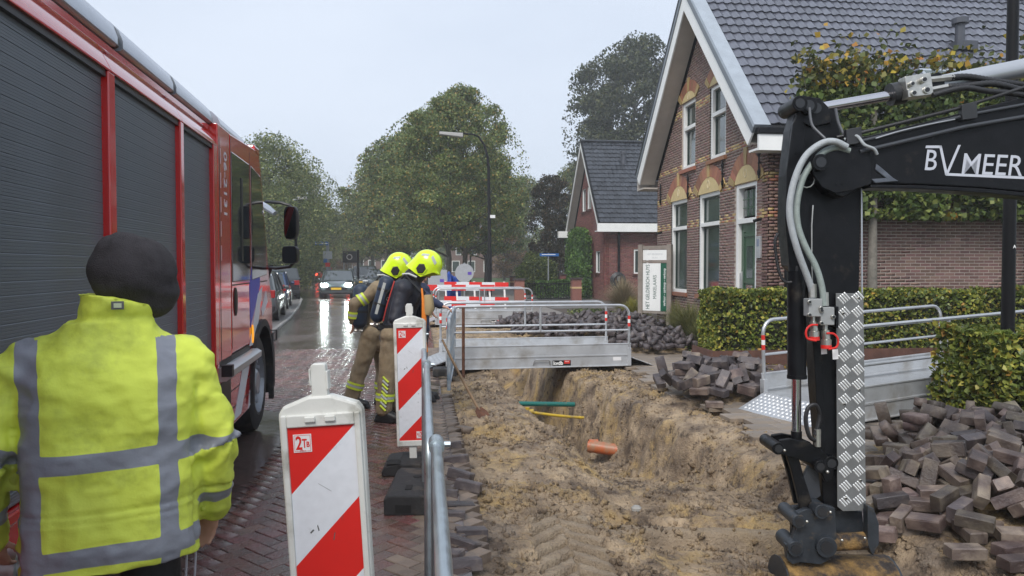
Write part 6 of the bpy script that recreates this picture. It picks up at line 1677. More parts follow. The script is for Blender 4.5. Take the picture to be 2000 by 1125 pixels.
MB().prism([(7.46, 1.56), (8.35, 1.60), (8.30, 1.95), (8.00, 2.62), (7.46, 2.66)], YZ(.006), (-.02, 0, 0)).build('door_window', cab_glass, truck, bevel=.01)
MB().prism([(8.50, 1.72), (8.085, 2.66), (8.07, 2.64), (8.47, 1.70)], YZ(-.03), (-2.4, 0, 0)).build('windscreen', cab_glass, truck)
for u in (6.52, 7.41): MB().box((0, u, 1.0), (.0015, u+.012, 2.78)).build('door_gap', trim_b, truck)
MB().box((0, 6.532, 1.53), (.0012, 8.4, 1.542)).build('panel_gap', trim_b, truck)
# door handle recess
p = T(456, 590); MB().ball((.004, p.y+.08, p.z), (.012, .07, .13), 12, 8).build('door_handle', trim_b, truck, smooth=True)
p = T(475, 573); 
# livery striping
flat('blue_stripe', [(497, 470), (508, 452), (507, 560), (500, 590), (489, 640), (487, 560)], blue_s, .003)
flat('white_stripe', [(503, 574), (512, 560), (499, 672), (487, 676)], white_s, .0045)
flat('white_stripe', [(519, 568), (522, 590), (512, 618), (510, 605)], white_s, .0045)
p = T(492, 652); MB().ball((.008, p.y, p.z), (.012, .035, .10), 8, 6).build('side_marker_lamp', mat('amber', (.8, .32, .02), .3, emit=(1, .4, .02), estr=.4), truck, smooth=True)
# step below the doors
MB().prism([(0, 0)], YZ(0), (0, 0, 0)) if False else None
MB().box((-.3, 6.02, .905), (.0, 7.50, .955)).build('sill', trim_b, truck)
st_ = MB(); st_.loft([[(x, y, z) for x, z in ((-.02, .80), (.05, .80), (.085, .83), (.09, .88), (.05, .905), (-.02, .905))] for y in (6.03, 7.45)]); st_.build('cab_step', alu, truck, smooth=True, ang=35)
for k in range(2): MB().box((.02, 6.0+k*.04, .84), (.10, 6.03+k*.04, .93)).build('step_latch', trim_b, truck)
# lower cab skirt with stripes
sk = MB(); sk.prism([(6.0, .36), (7.28, .36), (7.33, .5), (7.36, .795), (6.0, .795)], YZ(.0), (-.4, 0, 0)); skirt = sk.build('cab_skirt', fire_red, truck, bevel=.006)
for z in (.50, .65): MB().box((.0, 6.02, z), (.003, 7.32, z+.008)).build('skirt_gap', trim_b, truck)
flat('white_stripe', [(474, 713), (489, 700), (470, 808), (456, 822)], white_s, .0045); flat('white_stripe', [(489, 745), (494, 738), (494, 778), (484, 798)], white_s, .0045)
MB().box((-.001, 6.05, .52), (.006, 6.42, .78)).build('dark_recess', trim_b, truck)  # black plate on the skirt, its colour stands for a recess in shade
# arch liner, wheel, mudflap, bumper
ring = lambda r, x: [(x, arch_c[0]+r*math.cos(t), arch_c[1]+r*math.sin(t)) for t in [math.pi*1.04-(math.pi*1.08)*i/18 for i in range(19)]]
mb = MB(); A, B, C_, D_ = ring(.60, .035), ring(.67, .035), ring(.67, -.02), ring(.60, -.35); n = 19
mb.v = A+B+C_+D_; mb.f = [(a*n+i, a*n+i+1, b*n+i+1, b*n+i) for a, b in ((0, 1), (1, 2), (3, 0)) for i in range(n-1)]; mb.m = [0]*len(mb.f); mb.build('wheel_arch', rubber, truck, smooth=True)
MB().box((-1.2, 7.3, .3), (-.40, 8.6, 1.2)).build('arch_interior', trim_b, truck)
def wheel(parent, c, r, w, rimm, out=1, hub=True, name='wheel', seg=28):
    t = MB(); prof = [(-w*.5, r*.62), (-w*.5, r*.86), (-w*.42, r*.97), (-w*.2, r), (w*.2, r), (w*.42, r*.97), (w*.5, r*.86), (w*.5, r*.62)]
    t.loft([[(c[0]+x, c[1]+rr*math.cos(a), c[2]+rr*math.sin(a)) for x, rr in prof] for a in [2*math.pi*i/seg for i in range(seg+1)]], cap=False); ty = t.build(name, rubber, parent, smooth=True, ang=30)
    t = MB(); t.tube([(c[0]+out*w*.10, c[1], c[2]), (c[0]+out*w*.30, c[1], c[2])], [r*.60, r*.63], seg); t.tube([(c[0]+out*w*.3, c[1], c[2]), (c[0]+out*w*.46, c[1], c[2])], [r*.34, r*.22], seg)
    if hub:
        for i in range(10): a = i*math.pi/5; t.tube([(c[0]+out*w*.3, c[1]+r*.44*math.cos(a), c[2]+r*.44*math.sin(a)), (c[0]+out*w*.40, c[1]+r*.44*math.cos(a), c[2]+r*.44*math.sin(a))], r*.045, 6)
    t.build('rim', rimm, ty, smooth=True, ang=30); t = MB(); t.loft([[(c[0]+out*w*x, c[1]+rr*math.cos(a), c[2]+rr*math.sin(a)) for x, rr in ((.42, r*.64), (.50, r*.67), (.50, r*.62), (.3, r*.60))] for a in [2*math.pi*i/seg for i in range(seg+1)]], cap=False); t.build('rim_edge', rimm, ty, smooth=True); return ty
rim_grey = mat('truck_rim', (.33, .35, .38), .35, metal=.6, var=.15)
wheel(truck, (-.17, 7.96, .50), .50, .30, rim_grey); wheel(truck, (-.17, 1.4, .50), .50, .30, rim_grey)
MB().prism([(8.60, .28), (8.92, .30), (8.96, .55), (8.92, .80), (8.62, .79)], YZ(.0), (-2.5, 0, 0)).build('bumper', trim_b, truck, bevel=.02)
MB().box((-.02, 8.55, .22), (.03, 8.62, .95)).build('mud_flap', rubber, truck); MB().tube([(.0, 8.6, .87), (.06, 8.62, .87), (.06, 8.62, .98), (0, 8.6, .98)], .009, 6).build('grab_bracket', trim_b, truck)
# red beacon bump at the roof front
MB().box((-.14, 7.72, 2.80), (-.0, 7.98, 2.90)).build('roof_marker', fire_red, truck, bevel=.02)
# mirrors
def mp(px, py, D): return TMI @ AD(px, py, D)
Dm = 8.15; mir = mat('mirror_glass', (.08, .085, .095), .03, metal=1.0)
def mirror(px0, px1, py0, py1, D, rot):
    c = mp((px0+px1)/2, (py0+py1)/2, D); w = (px1-px0)/FX*D; h = (py1-py0)/FX*D
    M = Matrix.Translation(c) @ Matrix.Rotation(rot, 4, 'Z'); m = MB(); prf = []
    for k in range(16):
        a = 2*math.pi*k/16; ca, sa = math.cos(a), math.sin(a); prf.append((w/2*math.copysign(abs(ca)**.45, ca), h/2*math.copysign(abs(sa)**.45, sa)))
    m.loft([[M @ Vector((x*s, y_, z*s)) for x, z in prf] for y_, s in ((0, .97), (.02, 1), (.07, .96), (.12, .7))]); hs = m.build('mirror_housing', trim_b, truck, smooth=True)
    m = MB(); m.add([M @ Vector((x*.90, -.003, z*.93)) for x, z in prf], [tuple(range(16))]); m.build('mirror_glass', mir, hs)
mirror(553, 580, 402, 468, Dm, -.30); mirror(549, 581, 480, 515, Dm-.02, -.34)
MB().tube([mp(508, 400, 8.35), mp(520, 394, 8.3), mp(548, 396, Dm+.06), mp(566, 401, Dm+.06), mp(577, 410, Dm+.06), mp(578, 470, Dm+.06), mp(578, 508, Dm+.06), mp(566, 521, Dm+.06), mp(540, 524, 8.25), mp(514, 521, 8.35)], .017, 8).build('mirror_arm', trim_b, truck, smooth=True)
MB().tube([mp(509, 398, 8.3), mp(522, 406, 8.25), mp(537, 417, 8.2)], [.035, .04, .028], 8).build('marker_lamp', rail_m, truck, smooth=True)
MB().loft([[mp(508+a, 520+b, 8.3+c) for a, b in ((0, 0), (26, -2), (16, 30), (0, 34))] for c in (0, .15)]).build('ramp_mirror', trim_b, truck)
# =========================== MINI EXCAVATOR ARM
DX = 4.30; exc = empty('excavator_arm', 'black mini excavator arm with chequer plate guard reaching down at the right', 'excavator', G(1640, 1130, -.1)); exc.location = (0, 0, 0)
cfh = Vector((cf.x, cf.y, 0)).normalized()
def E(px, py, d=0.0): return AD(px, py, DX)+cfh*d
def ep(name, pts, d0, d1, m, par=None, bevel=.004, label=None):
    """outline in the arm's plane with real thickness d0..d1 (metres, away from the viewer positive)"""
    a = [E(x, y, d0) for x, y in pts]; mb = MB(); n = len(pts); mb.v = [tuple(p) for p in a]+[tuple(p+cfh*(d1-d0)) for p in a]
    mb.f = [tuple(range(n))[::-1], tuple(range(n, 2*n))]+[(i, (i+1) % n, n+(i+1) % n, n+i) for i in range(n)]; mb.m = [0]*len(mb.f); return mb.build(name, m, par or exc, bevel=bevel, label=label)
def et(name, pts, r, m, par=None, n=10, d=0.0, smooth=True): return MB().tube([E(p[0], p[1], d+(p[2] if len(p) > 2 else 0)) for p in pts], r, n).build(name, m, par or exc, smooth=smooth, ang=35)
def eboss(px, py, rpx, d0, d1, m=black_steel, name='pin_boss', par=None):
    r = rpx/FX*DX; c = E(px, py); o = MB().tube([c+cfh*d0, c+cfh*d1], r, 22).build(name, m, par or exc, smooth=True, ang=35, bevel=.002)
    MB().tube([c+cfh*(d0-.004), c+cfh*d0], r*.62, 20).build('pin_cap', mat('pin_grey', (.03, .032, .036), .35, metal=.3), o, smooth=True, ang=35); return o
chrome = mat('chrome', (.62, .60, .62), .12, metal=1.0, var=.06); hose_b = mat('hydraulic_hose', (.014, .014, .016), .45, bump=.25, bscale=120); sleeve = mat('grey_hose_sleeve', (.36, .385, .40), .45, var=.12, nscale=30, bump=.35, bscale=160); sleeve2 = mat('green_grey_sleeve', (.27, .315, .295), .45, var=.12, nscale=30, bump=.35, bscale=160)
steel_f = mat('fitting_steel', (.50, .49, .45), .3, metal=.85, var=.15, nscale=30); silver = mat('cylinder_silver', (.42, .44, .47), .3, metal=.5, coat=.3)
# stick (dipper)
stick = ep('stick', [(1565, 196), (1600, 192), (1640, 205), (1650, 262), (1690, 300), (1690, 362), (1686, 575), (1690, 1004), (1616, 1004), (1610, 880), (1600, 760), (1594, 650), (1588, 560), (1570, 540), (1546, 520), (1538, 440), (1540, 340), (1550, 250)], .05, .17, black_steel, bevel=.006)
ep('stick_flange', [(1552, 240), (1568, 205), (1576, 260), (1566, 420), (1600, 570), (1612, 760), (1616, 900), (1604, 900), (1594, 700), (1580, 560), (1546, 530), (1537, 430), (1540, 330)], .025, .055, black_steel)
MB().tube([E(1689, 366, .04), E(1690, 572, .04)], .005, 6).build('edge_wire', silver, exc)
et('inner_cable', [(1592, 400, .03), (1588, 440, .02), (1588, 520, .02), (1590, 570, .02)], .004, steel_f)
# boom with nose
boom = ep('boom', [(1574, 300), (1590, 296), (1640, 276), (1690, 268), (2010, 188), (2290, 120), (2290, 430), (2010, 378), (1900, 368), (1780, 362), (1690, 360), (1668, 372), (1640, 388), (1612, 378), (1590, 352), (1576, 335)], -.05, .08, black_steel, bevel=.008)
ep('boom_flange', [(1690, 363), (1780, 364), (1900, 370), (2010, 380), (2290, 432), (2290, 442), (2010, 388), (1900, 378), (1780, 371), (1690, 369)], -.065, .09, black_steel)
ep('gusset', [(1702, 322), (1712, 330), (1735, 350), (1745, 356), (1700, 360), (1692, 352), (1720, 350), (1700, 334)], -.06, -.045, mat('worn_steel', (.10, .11, .13), .35, metal=.4, var=.3, nscale=20))
nose = ep('boom_nose', [(1576, 322), (1586, 304), (1640, 286), (1690, 296), (1690, 362), (1655, 374), (1622, 380), (1596, 368), (1580, 345)], -.068, -.045, black_steel)
eboss(1588, 322, 16, -.11, .2); eboss(1560, 203, 15, -.02, .22); eboss(1580, 206, 17, .0, .18)
et('lifting_ring', [(1573+15*math.cos(a), 352+15*math.sin(a), -.02) for a in [i*math.pi/6 for i in range(13)]], .0035, steel_f)
# stick head bracket and cylinder above the boom
ep('cylinder_bracket', [(1556, 190), (1572, 184), (1606, 190), (1622, 206), (1628, 238), (1590, 246), (1560, 232)], .03, .15, black_steel)
et('stick_cylinder_rod', [(1592, 209, .07), (1760, 180, .07)], .030, chrome, n=18); eboss(1598, 209, 17, .03, .12)
et('stick_cylinder_gland', [(1750, 180, .07), (1776, 175, .07)], .066, black_plastic, n=20); et('stick_cylinder_barrel', [(1776, 175, .07), (2010, 128, .07), (2290, 72, .07)], .056, silver, n=20)
ep('cylinder_clamp', [(1812, 148), (1834, 140), (1845, 152), (1846, 166), (1820, 170)], .0, .14, black_steel)
blk = ep('port_block', [(1762, 152), (1812, 144), (1816, 170), (1766, 178)], -.03, .05, steel_f, bevel=.003); ep('port_block', [(1764, 178), (1812, 170), (1814, 188), (1766, 194)], -.05, .04, steel_f, bevel=.003)
for (x, y, r) in ((1775, 186, 6), (1800, 180, 7), (1795, 160, 6), (1772, 168, 5)): eboss(x, y, r, -.06, -.03, steel_f, 'hydraulic_fitting')
et('hose_fitting', [(1812, 178, -.02), (1850, 171, -.02)], [.018, .02], steel_f, n=6); et('hose_fitting', [(1815, 156, -.0), (1862, 151, .0)], [.018, .02], steel_f, n=6)
def ribbed(name, pts, r, m, d=0):
    q = [Vector(E(p[0], p[1], d)) for p in pts]; dense = []
    for i in range(len(q)-1):
        n = max(2, int((q[i+1]-q[i]).length/.010))
        for k in range(n): dense.append(q[i].lerp(q[i+1], k/n))
    dense.append(q[-1]); return MB().tube(dense, [r*(1 if i % 2 else .88) for i in range(len(dense))], 10).build(name, m, exc, smooth=True)
def sm(pts, n=5):
    P_ = [Vector((p[0], p[1], p[2] if len(p) > 2 else 0)) for p in pts]; out = []
    for i in range(len(P_)-1):
        a, b, c, d = P_[max(0, i-1)], P_[i], P_[i+1], P_[min(len(P_)-1, i+2)]
        for k in range(n): t = k/n; out.append(.5*((2*b)+(c-a)*t+(2*a-5*b+4*c-d)*t*t+(3*b-a-3*c+d)*t**3))
    out.append(P_[-1]); return [tuple(p) for p in out]
ribbed('hydraulic_hose', sm([(1846, 172), (1875, 171), (1930, 166), (1980, 176), (2060, 196), (2290, 240)]), .020, hose_b, -.03); ribbed('hydraulic_hose', sm([(1856, 152), (1890, 150), (1940, 158), (2000, 166), (2080, 176), (2290, 215)]), .020, hose_b, .0)
ribbed('hydraulic_hose', sm([(1812, 190), (1870, 176), (1920, 182), (1990, 190), (2070, 212), (2290, 262)]), .018, hose_b, -.05)
# pipes and hoses along the boom
et('boom_pipe', [(1630, 270, -.03), (1668, 264, -.06), (1860, 216, -.06), (2010, 168, -.06), (2290, 82, -.06)], .011, hose_b); et('boom_pipe', [(1660, 282, -.05), (1880, 228, -.06), (2010, 204, -.06), (2290, 150, -.06)], .010, mat('pipe_dull', (.06, .065, .075), .4, metal=.3)); et('boom_pipe', [(1668, 300, -.07), (1870, 252, -.07), (2010, 228, -.07), (2290, 178, -.07)], .012, MATS['pipe_dull'])
for (x, y) in ((1655, 270), (1876, 222)): ep('pipe_clamp', [(x-15, y-12), (x+14, y-18), (x+16, y+14), (x-13, y+18)], -.085, -.045, black_plastic, bevel=.003)
et('wire', sm([(1697, 275, -.08), (1740, 262, -.085), (1790, 250, -.08), (1850, 238, -.075)]), .004, silver); et('hook_wire', sm([(1640, 276, -.06), (1660, 270, -.08), (1672, 288, -.10), (1690, 296, -.10), (1698, 306, -.09)]), .009, sleeve)
et('bracket_wire', sm([(1578, 212, -.02), (1580, 245, -.04), (1590, 262, -.06), (1600, 275, -.08)]), .008, mat('wire_dark', (.08, .085, .095), .4)); et('bracket_wire', sm([(1632, 212, .0), (1636, 240, -.01), (1645, 268, -.03)]), .009, MATS['wire_dark'])
# lettering on the boom
bt = mat('boom_lettering', (.50, .52, .58), .4); exl = (E(1800, 330)-E(1793, 330))
Xt = (E(1900, 338)-E(1800, 334)).normalized(); Zt = Vector((0, 0, 1)); Zt = (Zt-Xt*Zt.dot(Xt)).normalized(); Nn = Xt.cross(Zt)
def bl(s, px, py, h, sx): o = E(px, py, -.0512); return text('lettering', s, h/FX*DX/.70, frameM(o, Xt, Zt), bt, boom, .0008, .0004, sx=sx, shear=.10)
bl('B', 1793, 334, 40, .80); bl('MEER', 1864, 341, 40, .88)
for pts in ([(1799, 287), (1829, 287), (1829, 292), (1798, 292)], [(1824, 287), (1829, 287), (1840, 338), (1836, 344)], [(1861, 286), (1866, 286), (1841, 344), (1836, 344)], [(1838, 340), (2060, 350), (2060, 355), (1837, 345)]):
    ep('logo_line', pts, -.0522, -.0505, bt, par=boom, bevel=0)
# grey hoses looping down the front of the stick
et('service_hose', sm([(1640, 292, -.09), (1615, 282, -.10), (1590, 286, -.10), (1560, 310, -.10), (1540, 352, -.10), (1530, 400, -.10), (1532, 440, -.10), (1545, 490, -.10), (1566, 540, -.08), (1576, 566, -.07), (1577, 582, -.07)], 6), .0190, sleeve, n=12)
et('service_hose', sm([(1650, 298, -.06), (1622, 292, -.06), (1592, 306, -.065), (1562, 345, -.07), (1548, 395, -.07), (1549, 440, -.07), (1562, 480, -.075), (1582, 520, -.08), (1594, 560, -.08), (1598, 596, -.08)], 6), .0180, sleeve2, n=12)
def coupler(px, py, tagx):
    et('hose_end', [(px, py-28, -.075), (px, py-2, -.075)], [.020, .022], steel_f, n=6)
    b = ep('valve_block', [(px-12, py), (px+14, py), (px+14, py+34), (px-12, py+34)], -.11, -.03, mat('block_grey', (.30, .31, .31), .5, var=.12), bevel=.004)
    for (dx, dy) in ((-12, 6), (-12, 30), (10, 18)): eboss(px+dx, py+dy, 4, -.125, -.108, steel_f, 'block_bolt')
    et('quick_coupling', [(px+1, py+33, -.075), (px+1, py+44, -.075), (px+1, py+45, -.075), (px+3, py+62, -.075), (px+3, py+63, -.075), (px+3, py+74, -.075)], [.014, .014, .022, .022, .028, .028], steel_f, n=14)
    cap = et('red_dust_cap', [(px+3, py+73, -.075), (px+3, py+80, -.075)], .030, mat('cap_red', (.62, .02, .015), .4), n=14); s = tagx
    et('cap_strap', sm([(px+3-s*3, py+50, -.10), (px+3+s*11, py+51, -.10), (px+3+s*19, py+62, -.10), (px+3+s*16, py+76, -.10), (px+3, py+80, -.105)]), .006, MATS['cap_red'], par=cap)
coupler(1577, 582, -1); coupler(1600, 598, 1)
for (x, y) in ((1624, 690), (1602, 680)): ep('paper_tag', [(x-6, y-9), (x+5, y-10), (x+6, y+9), (x-5, y+10)], -.052, -.050, sticker_w, bevel=0)
ep('side_hook', [(1628, 598), (1634, 598), (1634, 640), (1628, 640)], -.03, .05, black_steel)
et('loop_hose', sm([(1526, 455, .05), (1520, 470, .05), (1522, 500, .05), (1528, 535, .04), (1540, 552, .03), (1556, 545, .02), (1560, 520, .03)]), .009, hose_b)
# bucket cylinder
et('bucket_cylinder_barrel', [(1562, 530, .05), (1563, 738, .05)], .053, black_steel, n=22); et('bucket_cylinder_gland', [(1563, 735, .05), (1563, 742, .05)], .056, black_steel, n=22); et('bucket_cylinder_rod', [(1562, 740, .05), (1562, 848, .05)], .0265, chrome, n=20); et('rod_end', [(1562, 846, .05), (1562, 868, .05)], .031, black_steel, n=20)
et('loop_hose', sm([(1592, 860, .0), (1578, 850, -.02), (1571, 820, -.02), (1576, 795, -.02), (1590, 790, -.02), (1600, 808, .0), (1598, 830, 0), (1592, 850, .0)]), .0125, hose_b)
et('hose_fitting', [(1597, 838, .0), (1597, 872, .0)], [.018, .018], steel_f, n=8)
# chequer plate guard with raised bars
plate_m = mat('chequer_plate', (.15, .155, .155), .48, metal=.15, var=.12, nscale=18, rvar=.08, bump=.12, bscale=150); bar_m = mat('chequer_bar', (.80, .82, .82), .35, metal=.25)
gp = ep('chequer_guard', [(1636, 573), (1690, 573), (1695, 985), (1688, 1000), (1650, 1001), (1639, 992)], .022, .030, plate_m, bevel=.002)
mb = MB(); y = 583; k = 0
while y < 990:
    for j in (0, 1):
        cx = 1652+j*27+(y-573)*.008; cy = y+(0 if j == 0 else -2)
        for q in range(4):
            o_ = (q-1.5)*4.0; dx, dy = 6.2, 7.0; ax, ay = cx-dx-o_*.7*-1, cy-dy+o_*-.6*1; bx, by = cx+dx+o_*.7, cy+dy+o_*-.6
            ax, ay = cx+o_-dx, cy-o_*.8-dy; bx, by = cx+o_+dx*.9, cy-o_*.8+dy*.9
            if ax < 1638 or bx > 1694: ax = max(ax, 1638.5); bx = min(bx, 1693.5)
            nx, ny = 1.0, -1.0
            v0 = E(ax-nx, ay-ny, .022); v1 = E(bx-nx, by-ny, .022); v2 = E(bx+nx, by+ny, .022); v3 = E(ax+nx, ay+ny, .022); t0 = E(ax*.85+bx*.15, ay*.85+by*.15, .0185); t1 = E(bx*.85+ax*.15, by*.85+ay*.15, .0185)
            mb.add([v0, v1, v2, v3, t0, t1], [(0, 1, 5, 4), (2, 3, 4, 5), (1, 2, 5), (3, 0, 4)])
    y += 28.4; k += 1
tag(mb.build('chequer_bars', bar_m, gp), kind='stuff')
for (x, y) in ((1650, 612), (1680, 582), (1652, 790), (1681, 762), (1655, 975), (1684, 940)): eboss(x, y, 2.6, .014, .022, steel_f, 'rivet', gp)
# bucket linkage
ep('link_plate', [(1524, 860), (1545, 857), (1572, 862), (1600, 874), (1618, 892), (1628, 915), (1626, 938), (1612, 942), (1604, 922), (1590, 908), (1562, 898), (1545, 893), (1520, 886)], .0, .03, black_steel, bevel=.004)
ep('link_plate', [(1524, 860), (1545, 857), (1572, 862), (1600, 874), (1618, 892), (1628, 915), (1626, 938), (1612, 942), (1604, 922), (1590, 908), (1562, 898), (1545, 893), (1520, 886)], .13, .16, black_steel, bevel=.004)
eboss(1517, 874, 12, -.03, .2); eboss(1597, 908, 12, -.04, .2); eboss(1624, 905, 14, .0, .2); MB().ball(E(1528, 877, -.035), .009, 8, 6).build('grease_nipple', steel_f, exc, smooth=True); MB().ball(E(1609, 917, -.05), .010, 8, 6).build('grease_nipple', steel_f, exc, smooth=True)
ep('tipping_link', [(1538, 888), (1562, 890), (1572, 930), (1590, 985), (1590, 996), (1566, 996), (1558, 960), (1548, 920)], .02, .05, black_steel); ep('tipping_link', [(1538, 888), (1562, 890), (1572, 930), (1590, 985), (1590, 996), (1566, 996), (1558, 960), (1548, 920)], .11, .14, black_steel)
ep('inner_link', [(1588, 915), (1606, 915), (1612, 975), (1600, 982), (1580, 980), (1576, 940)], .06, .09, mat('steel_blue_grey', (.05, .055, .065), .35, metal=.3))
# quick hitch
ep('hitch_plate', [(1548, 1002), (1572, 992), (1600, 996), (1612, 985), (1628, 990), (1632, 1045), (1620, 1090), (1600, 1100), (1560, 1096), (1545, 1100), (1535, 1090), (1532, 1062), (1545, 1050), (1552, 1030)], -.02, .02, mat('hitch_steel', (.028, .034, .042), .45, metal=.2, var=.3, nscale=20, dirt=(.14, .10, .06), dscale=18, damt=.32))
ep('hitch_plate', [(1560, 1002), (1628, 990), (1660, 1004), (1700, 1010), (1705, 1060), (1690, 1080), (1600, 1080), (1560, 1060)], .10, .14, MATS['hitch_steel'])
ep('hitch_side', [(1690, 985), (1702, 990), (1712, 1020), (1712, 1060), (1700, 1082), (1690, 1060)], -.03, .03, MATS['hitch_steel'])
eboss(1553, 1012, 13, -.06, .18, MATS['hitch_steel']); eboss(1596, 992, 14, -.07, .18, MATS['hitch_steel']); eboss(1608, 1063, 20, -.05, .16, MATS['hitch_steel']); eboss(1548, 1066, 15, -.05, .16, MATS['hitch_steel'])
for (x, y) in ((1566, 1010), (1611, 992), (1633, 1046), (1677, 1042)): MB().ball(E(x, y, -.075), .009, 8, 6).build('grease_nipple', steel_f, exc, smooth=True)
# bucket
mud_rust = mat('muddy_rust', (.27, .16, .05), .85, var=.4, nscale=14, bump=1.0, bscale=30, dirt=(.03, .022, .018), dscale=9, damt=.52)
et('bucket_crossbar', [(1622, 1062, .02), (1700, 1058, .02)], .050, mud_rust, n=16)
mb = MB(); pr = []
for t in range(11):
    a = math.radians(200-t*19); pr.append((.20*math.cos(a)+.10, .175*math.sin(a)))
z0 = E(1640, 1150).z-.03
def bk(px, u, v): p = E(px, 1100, u); return Vector((p.x, p.y, z0+v))
rg = [[bk(px, u, v) for u, v in pr]+[bk(px, u*.94+.006, v*.93-.004) for u, v in reversed(pr)] for px in (1536, 1590, 1650, 1700, 1752)]
bkt = mb.loft(rg).build('bucket', mud_rust, exc, smooth=True)
for px in (1534, 1752):
    mb = MB(); q = [bk(px, u, v) for u, v in pr]; mb.v = [tuple(p) for p in q]+[tuple(p+cr*.012) for p in q]; n = len(q); mb.f = [tuple(range(n))[::-1], tuple(range(n, 2*n))]+[(i, (i+1) % n, n+(i+1) % n, n+i) for i in range(n)]; mb.m = [0]*len(mb.f); mb.build('bucket_side', MATS['hitch_steel'], bkt)
MB().tube([bk(1534, -.05, .10), bk(1752, -.05, .08)], .026, 10).build('bucket_lip', mud_rust, bkt, smooth=True)
# =========================== VEHICLES ALONG THE STREET
car_glass = mat('car_glass', (.02, .028, .03), .05, spec=.9, coat=.8); alloy = mat('alloy_rim', (.35, .36, .38), .35, metal=.7)
lamp_on = mat('headlamp_lit', (.9, .95, .95), .3, emit=(.88, 1.0, .97), estr=75.0); lamp_off = mat('headlamp_clear', (.45, .48, .5), .12, coat=.6); tail_on = mat('tail_lamp_lit', (.7, .02, .01), .3, emit=(1, .06, .03), estr=5.0); tail_off = mat('tail_lamp', (.30, .008, .008), .2, coat=.5)
plate_y = mat('plate_yellow', (.75, .48, .03), .4)
def car(name, label, px, Y, head, col, kind='hatch', lights=None, L=4.2, W=1.76, H=1.47, tails=None, group=None, cat='car', plate_txt=None):
    g = AY(px, 519, Y); t = empty(name, label, cat, (g.x, Y, 0), head, group); paint = mat('car_paint_%s' % label.split()[0], col, .22, coat=1.0, spec=.5); w = W/2
    prof = {'hatch': [(-.50, .40, .86), (-.485, .28, .93), (-.40, .20, .95), (-.1, .19, .93), (.20, .19, .92), (.36, .20, .82), (.46, .22, .70), (.495, .30, .58)],
            'van': [(-.50, .35, 1.0), (-.49, .25, 1.05), (-.40, .22, 1.05), (0, .2, 1.05), (.30, .2, 1.03), (.42, .22, .92), (.48, .25, .75), (.5, .3, .6)]}[kind]
    rings = []
    for (f, zb, zt) in prof:
        y = f*L; ww = w*(.86 if abs(f) > .49 else .95 if abs(f) > .44 else 1)
        rings.append([(-ww*.88, y, zb), (-ww*.98, y, zb+.12), (-ww, y, (zb+zt)/2), (-ww*.97, y, zt-.07), (-ww*.88, y, zt), (-ww*.4, y, zt+.025), (ww*.4, y, zt+.025), (ww*.88, y, zt), (ww*.97, y, zt-.07), (ww, y, (zb+zt)/2), (ww*.98, y, zb+.12), (ww*.88, y, zb)])
    MB().loft(rings).build('body', paint, t, smooth=True, ang=50)
    cab = {'hatch': [(-.475, .94, .05), (-.40, H-.10, .0), (-.30, H-.01, 0), (-.05, H, 0), (.06, H-.04, 0), (.27, .93, .0)], 'van': [(-.49, 1.04, 0), (-.47, H-.08, 0), (-.3, H, 0), (.1, H, 0), (.18, H-.06, 0), (.34, 1.02, 0)]}[kind]
    belt = .92 if kind == 'hatch' else 1.03; rr = []
    for (f, z, _) in cab:
        k = (z-belt)/(H-belt+.001); ww = w*(.93-.16*max(0, k)); rr.append([(-w*.93, f*L, belt-.02), (-ww, f*L, z-.02), (-ww*.86, f*L, z), (ww*.86, f*L, z), (ww, f*L, z-.02), (w*.93, f*L, belt-.02)])
    MB().loft(rr).build('windows', car_glass, t)
    rf = [[(x*1.01, y*1.0, z+.012) for x, y, z in r[1:5]] for r in rr[1:-1]]; m = MB(); n = 4
    for r in rf: m.v += [tuple(p) for p in r]
    m.f = [(i*n+j, i*n+j+1, (i+1)*n+j+1, (i+1)*n+j) for i in range(len(rf)-1) for j in range(n-1)]; m.m = [0]*len(m.f); m.build('roof', paint, t, smooth=True)
    for s in (-1, 1):
        for (fa, fb) in ((0, 1), (2, 2), (3, 3), (len(rr)-2, len(rr)-1)):
            a = Vector(rr[fa][1 if s < 0 else 4]); b = Vector(rr[fb][0 if s < 0 else 5] if fa == fb or fb == len(rr)-1 else rr[fb][1 if s < 0 else 4])
            if fa == 0: a = Vector(rr[0][0 if s < 0 else 5])
            MB().tube([a+Vector((s*.012, 0, 0)), b+Vector((s*.012, 0, 0))], .032, 6).build('window_pillar', paint, t)
        for f in (-.30, .315): wheel(t, (s*(w-.10), f*L, .31), .31, .20, alloy, out=s, hub=False, seg=18)
        for f in (-.30, .315): m = MB(); m.tube([(s*(w-.05), f*L, .34), (s*(w+.004), f*L, .34)], .37, 18); m.build('wheel_arch', trim_b, t)
        fy_ = L/2; m = MB(); m.cbox((s*w*.70, fy_-.10, .70), (.34, .16, .15)); m.build('headlight', lamp_on if lights else lamp_off, t, bevel=.03)
        m = MB(); m.cbox((s*w*.80, -fy_+.045, .84), (.26, .12, .24)); m.build('tail_light', tail_on if tails else tail_off, t, bevel=.02)
        m = MB(); m.ball((s*(w+.08), L*.17, .98), (.09, .06, .07), 8, 6); m.build('wing_mirror', paint, t, smooth=True)
    MB().box((-w*.62, L/2-.06, .42), (w*.62, L/2-.005, .60)).build('grille', trim_b, t); MB().box((-w*.93, L/2-.12, .24), (w*.93, L/2-.01, .34)).build('front_bumper', trim_b, t, bevel=.02); MB().box((-w*.93, -L/2-.01, .30), (w*.93, -L/2+.12, .48)).build('rear_bumper', trim_b, t, bevel=.02)
    MB().box((-.26, L/2-.004, .45), (.26, L/2+.008, .56)).build('number_plate', plate_y, t); MB().box((-.26, -L/2-.014, .62), (.26, -L/2+.02, .73)).build('number_plate', plate_y, t)
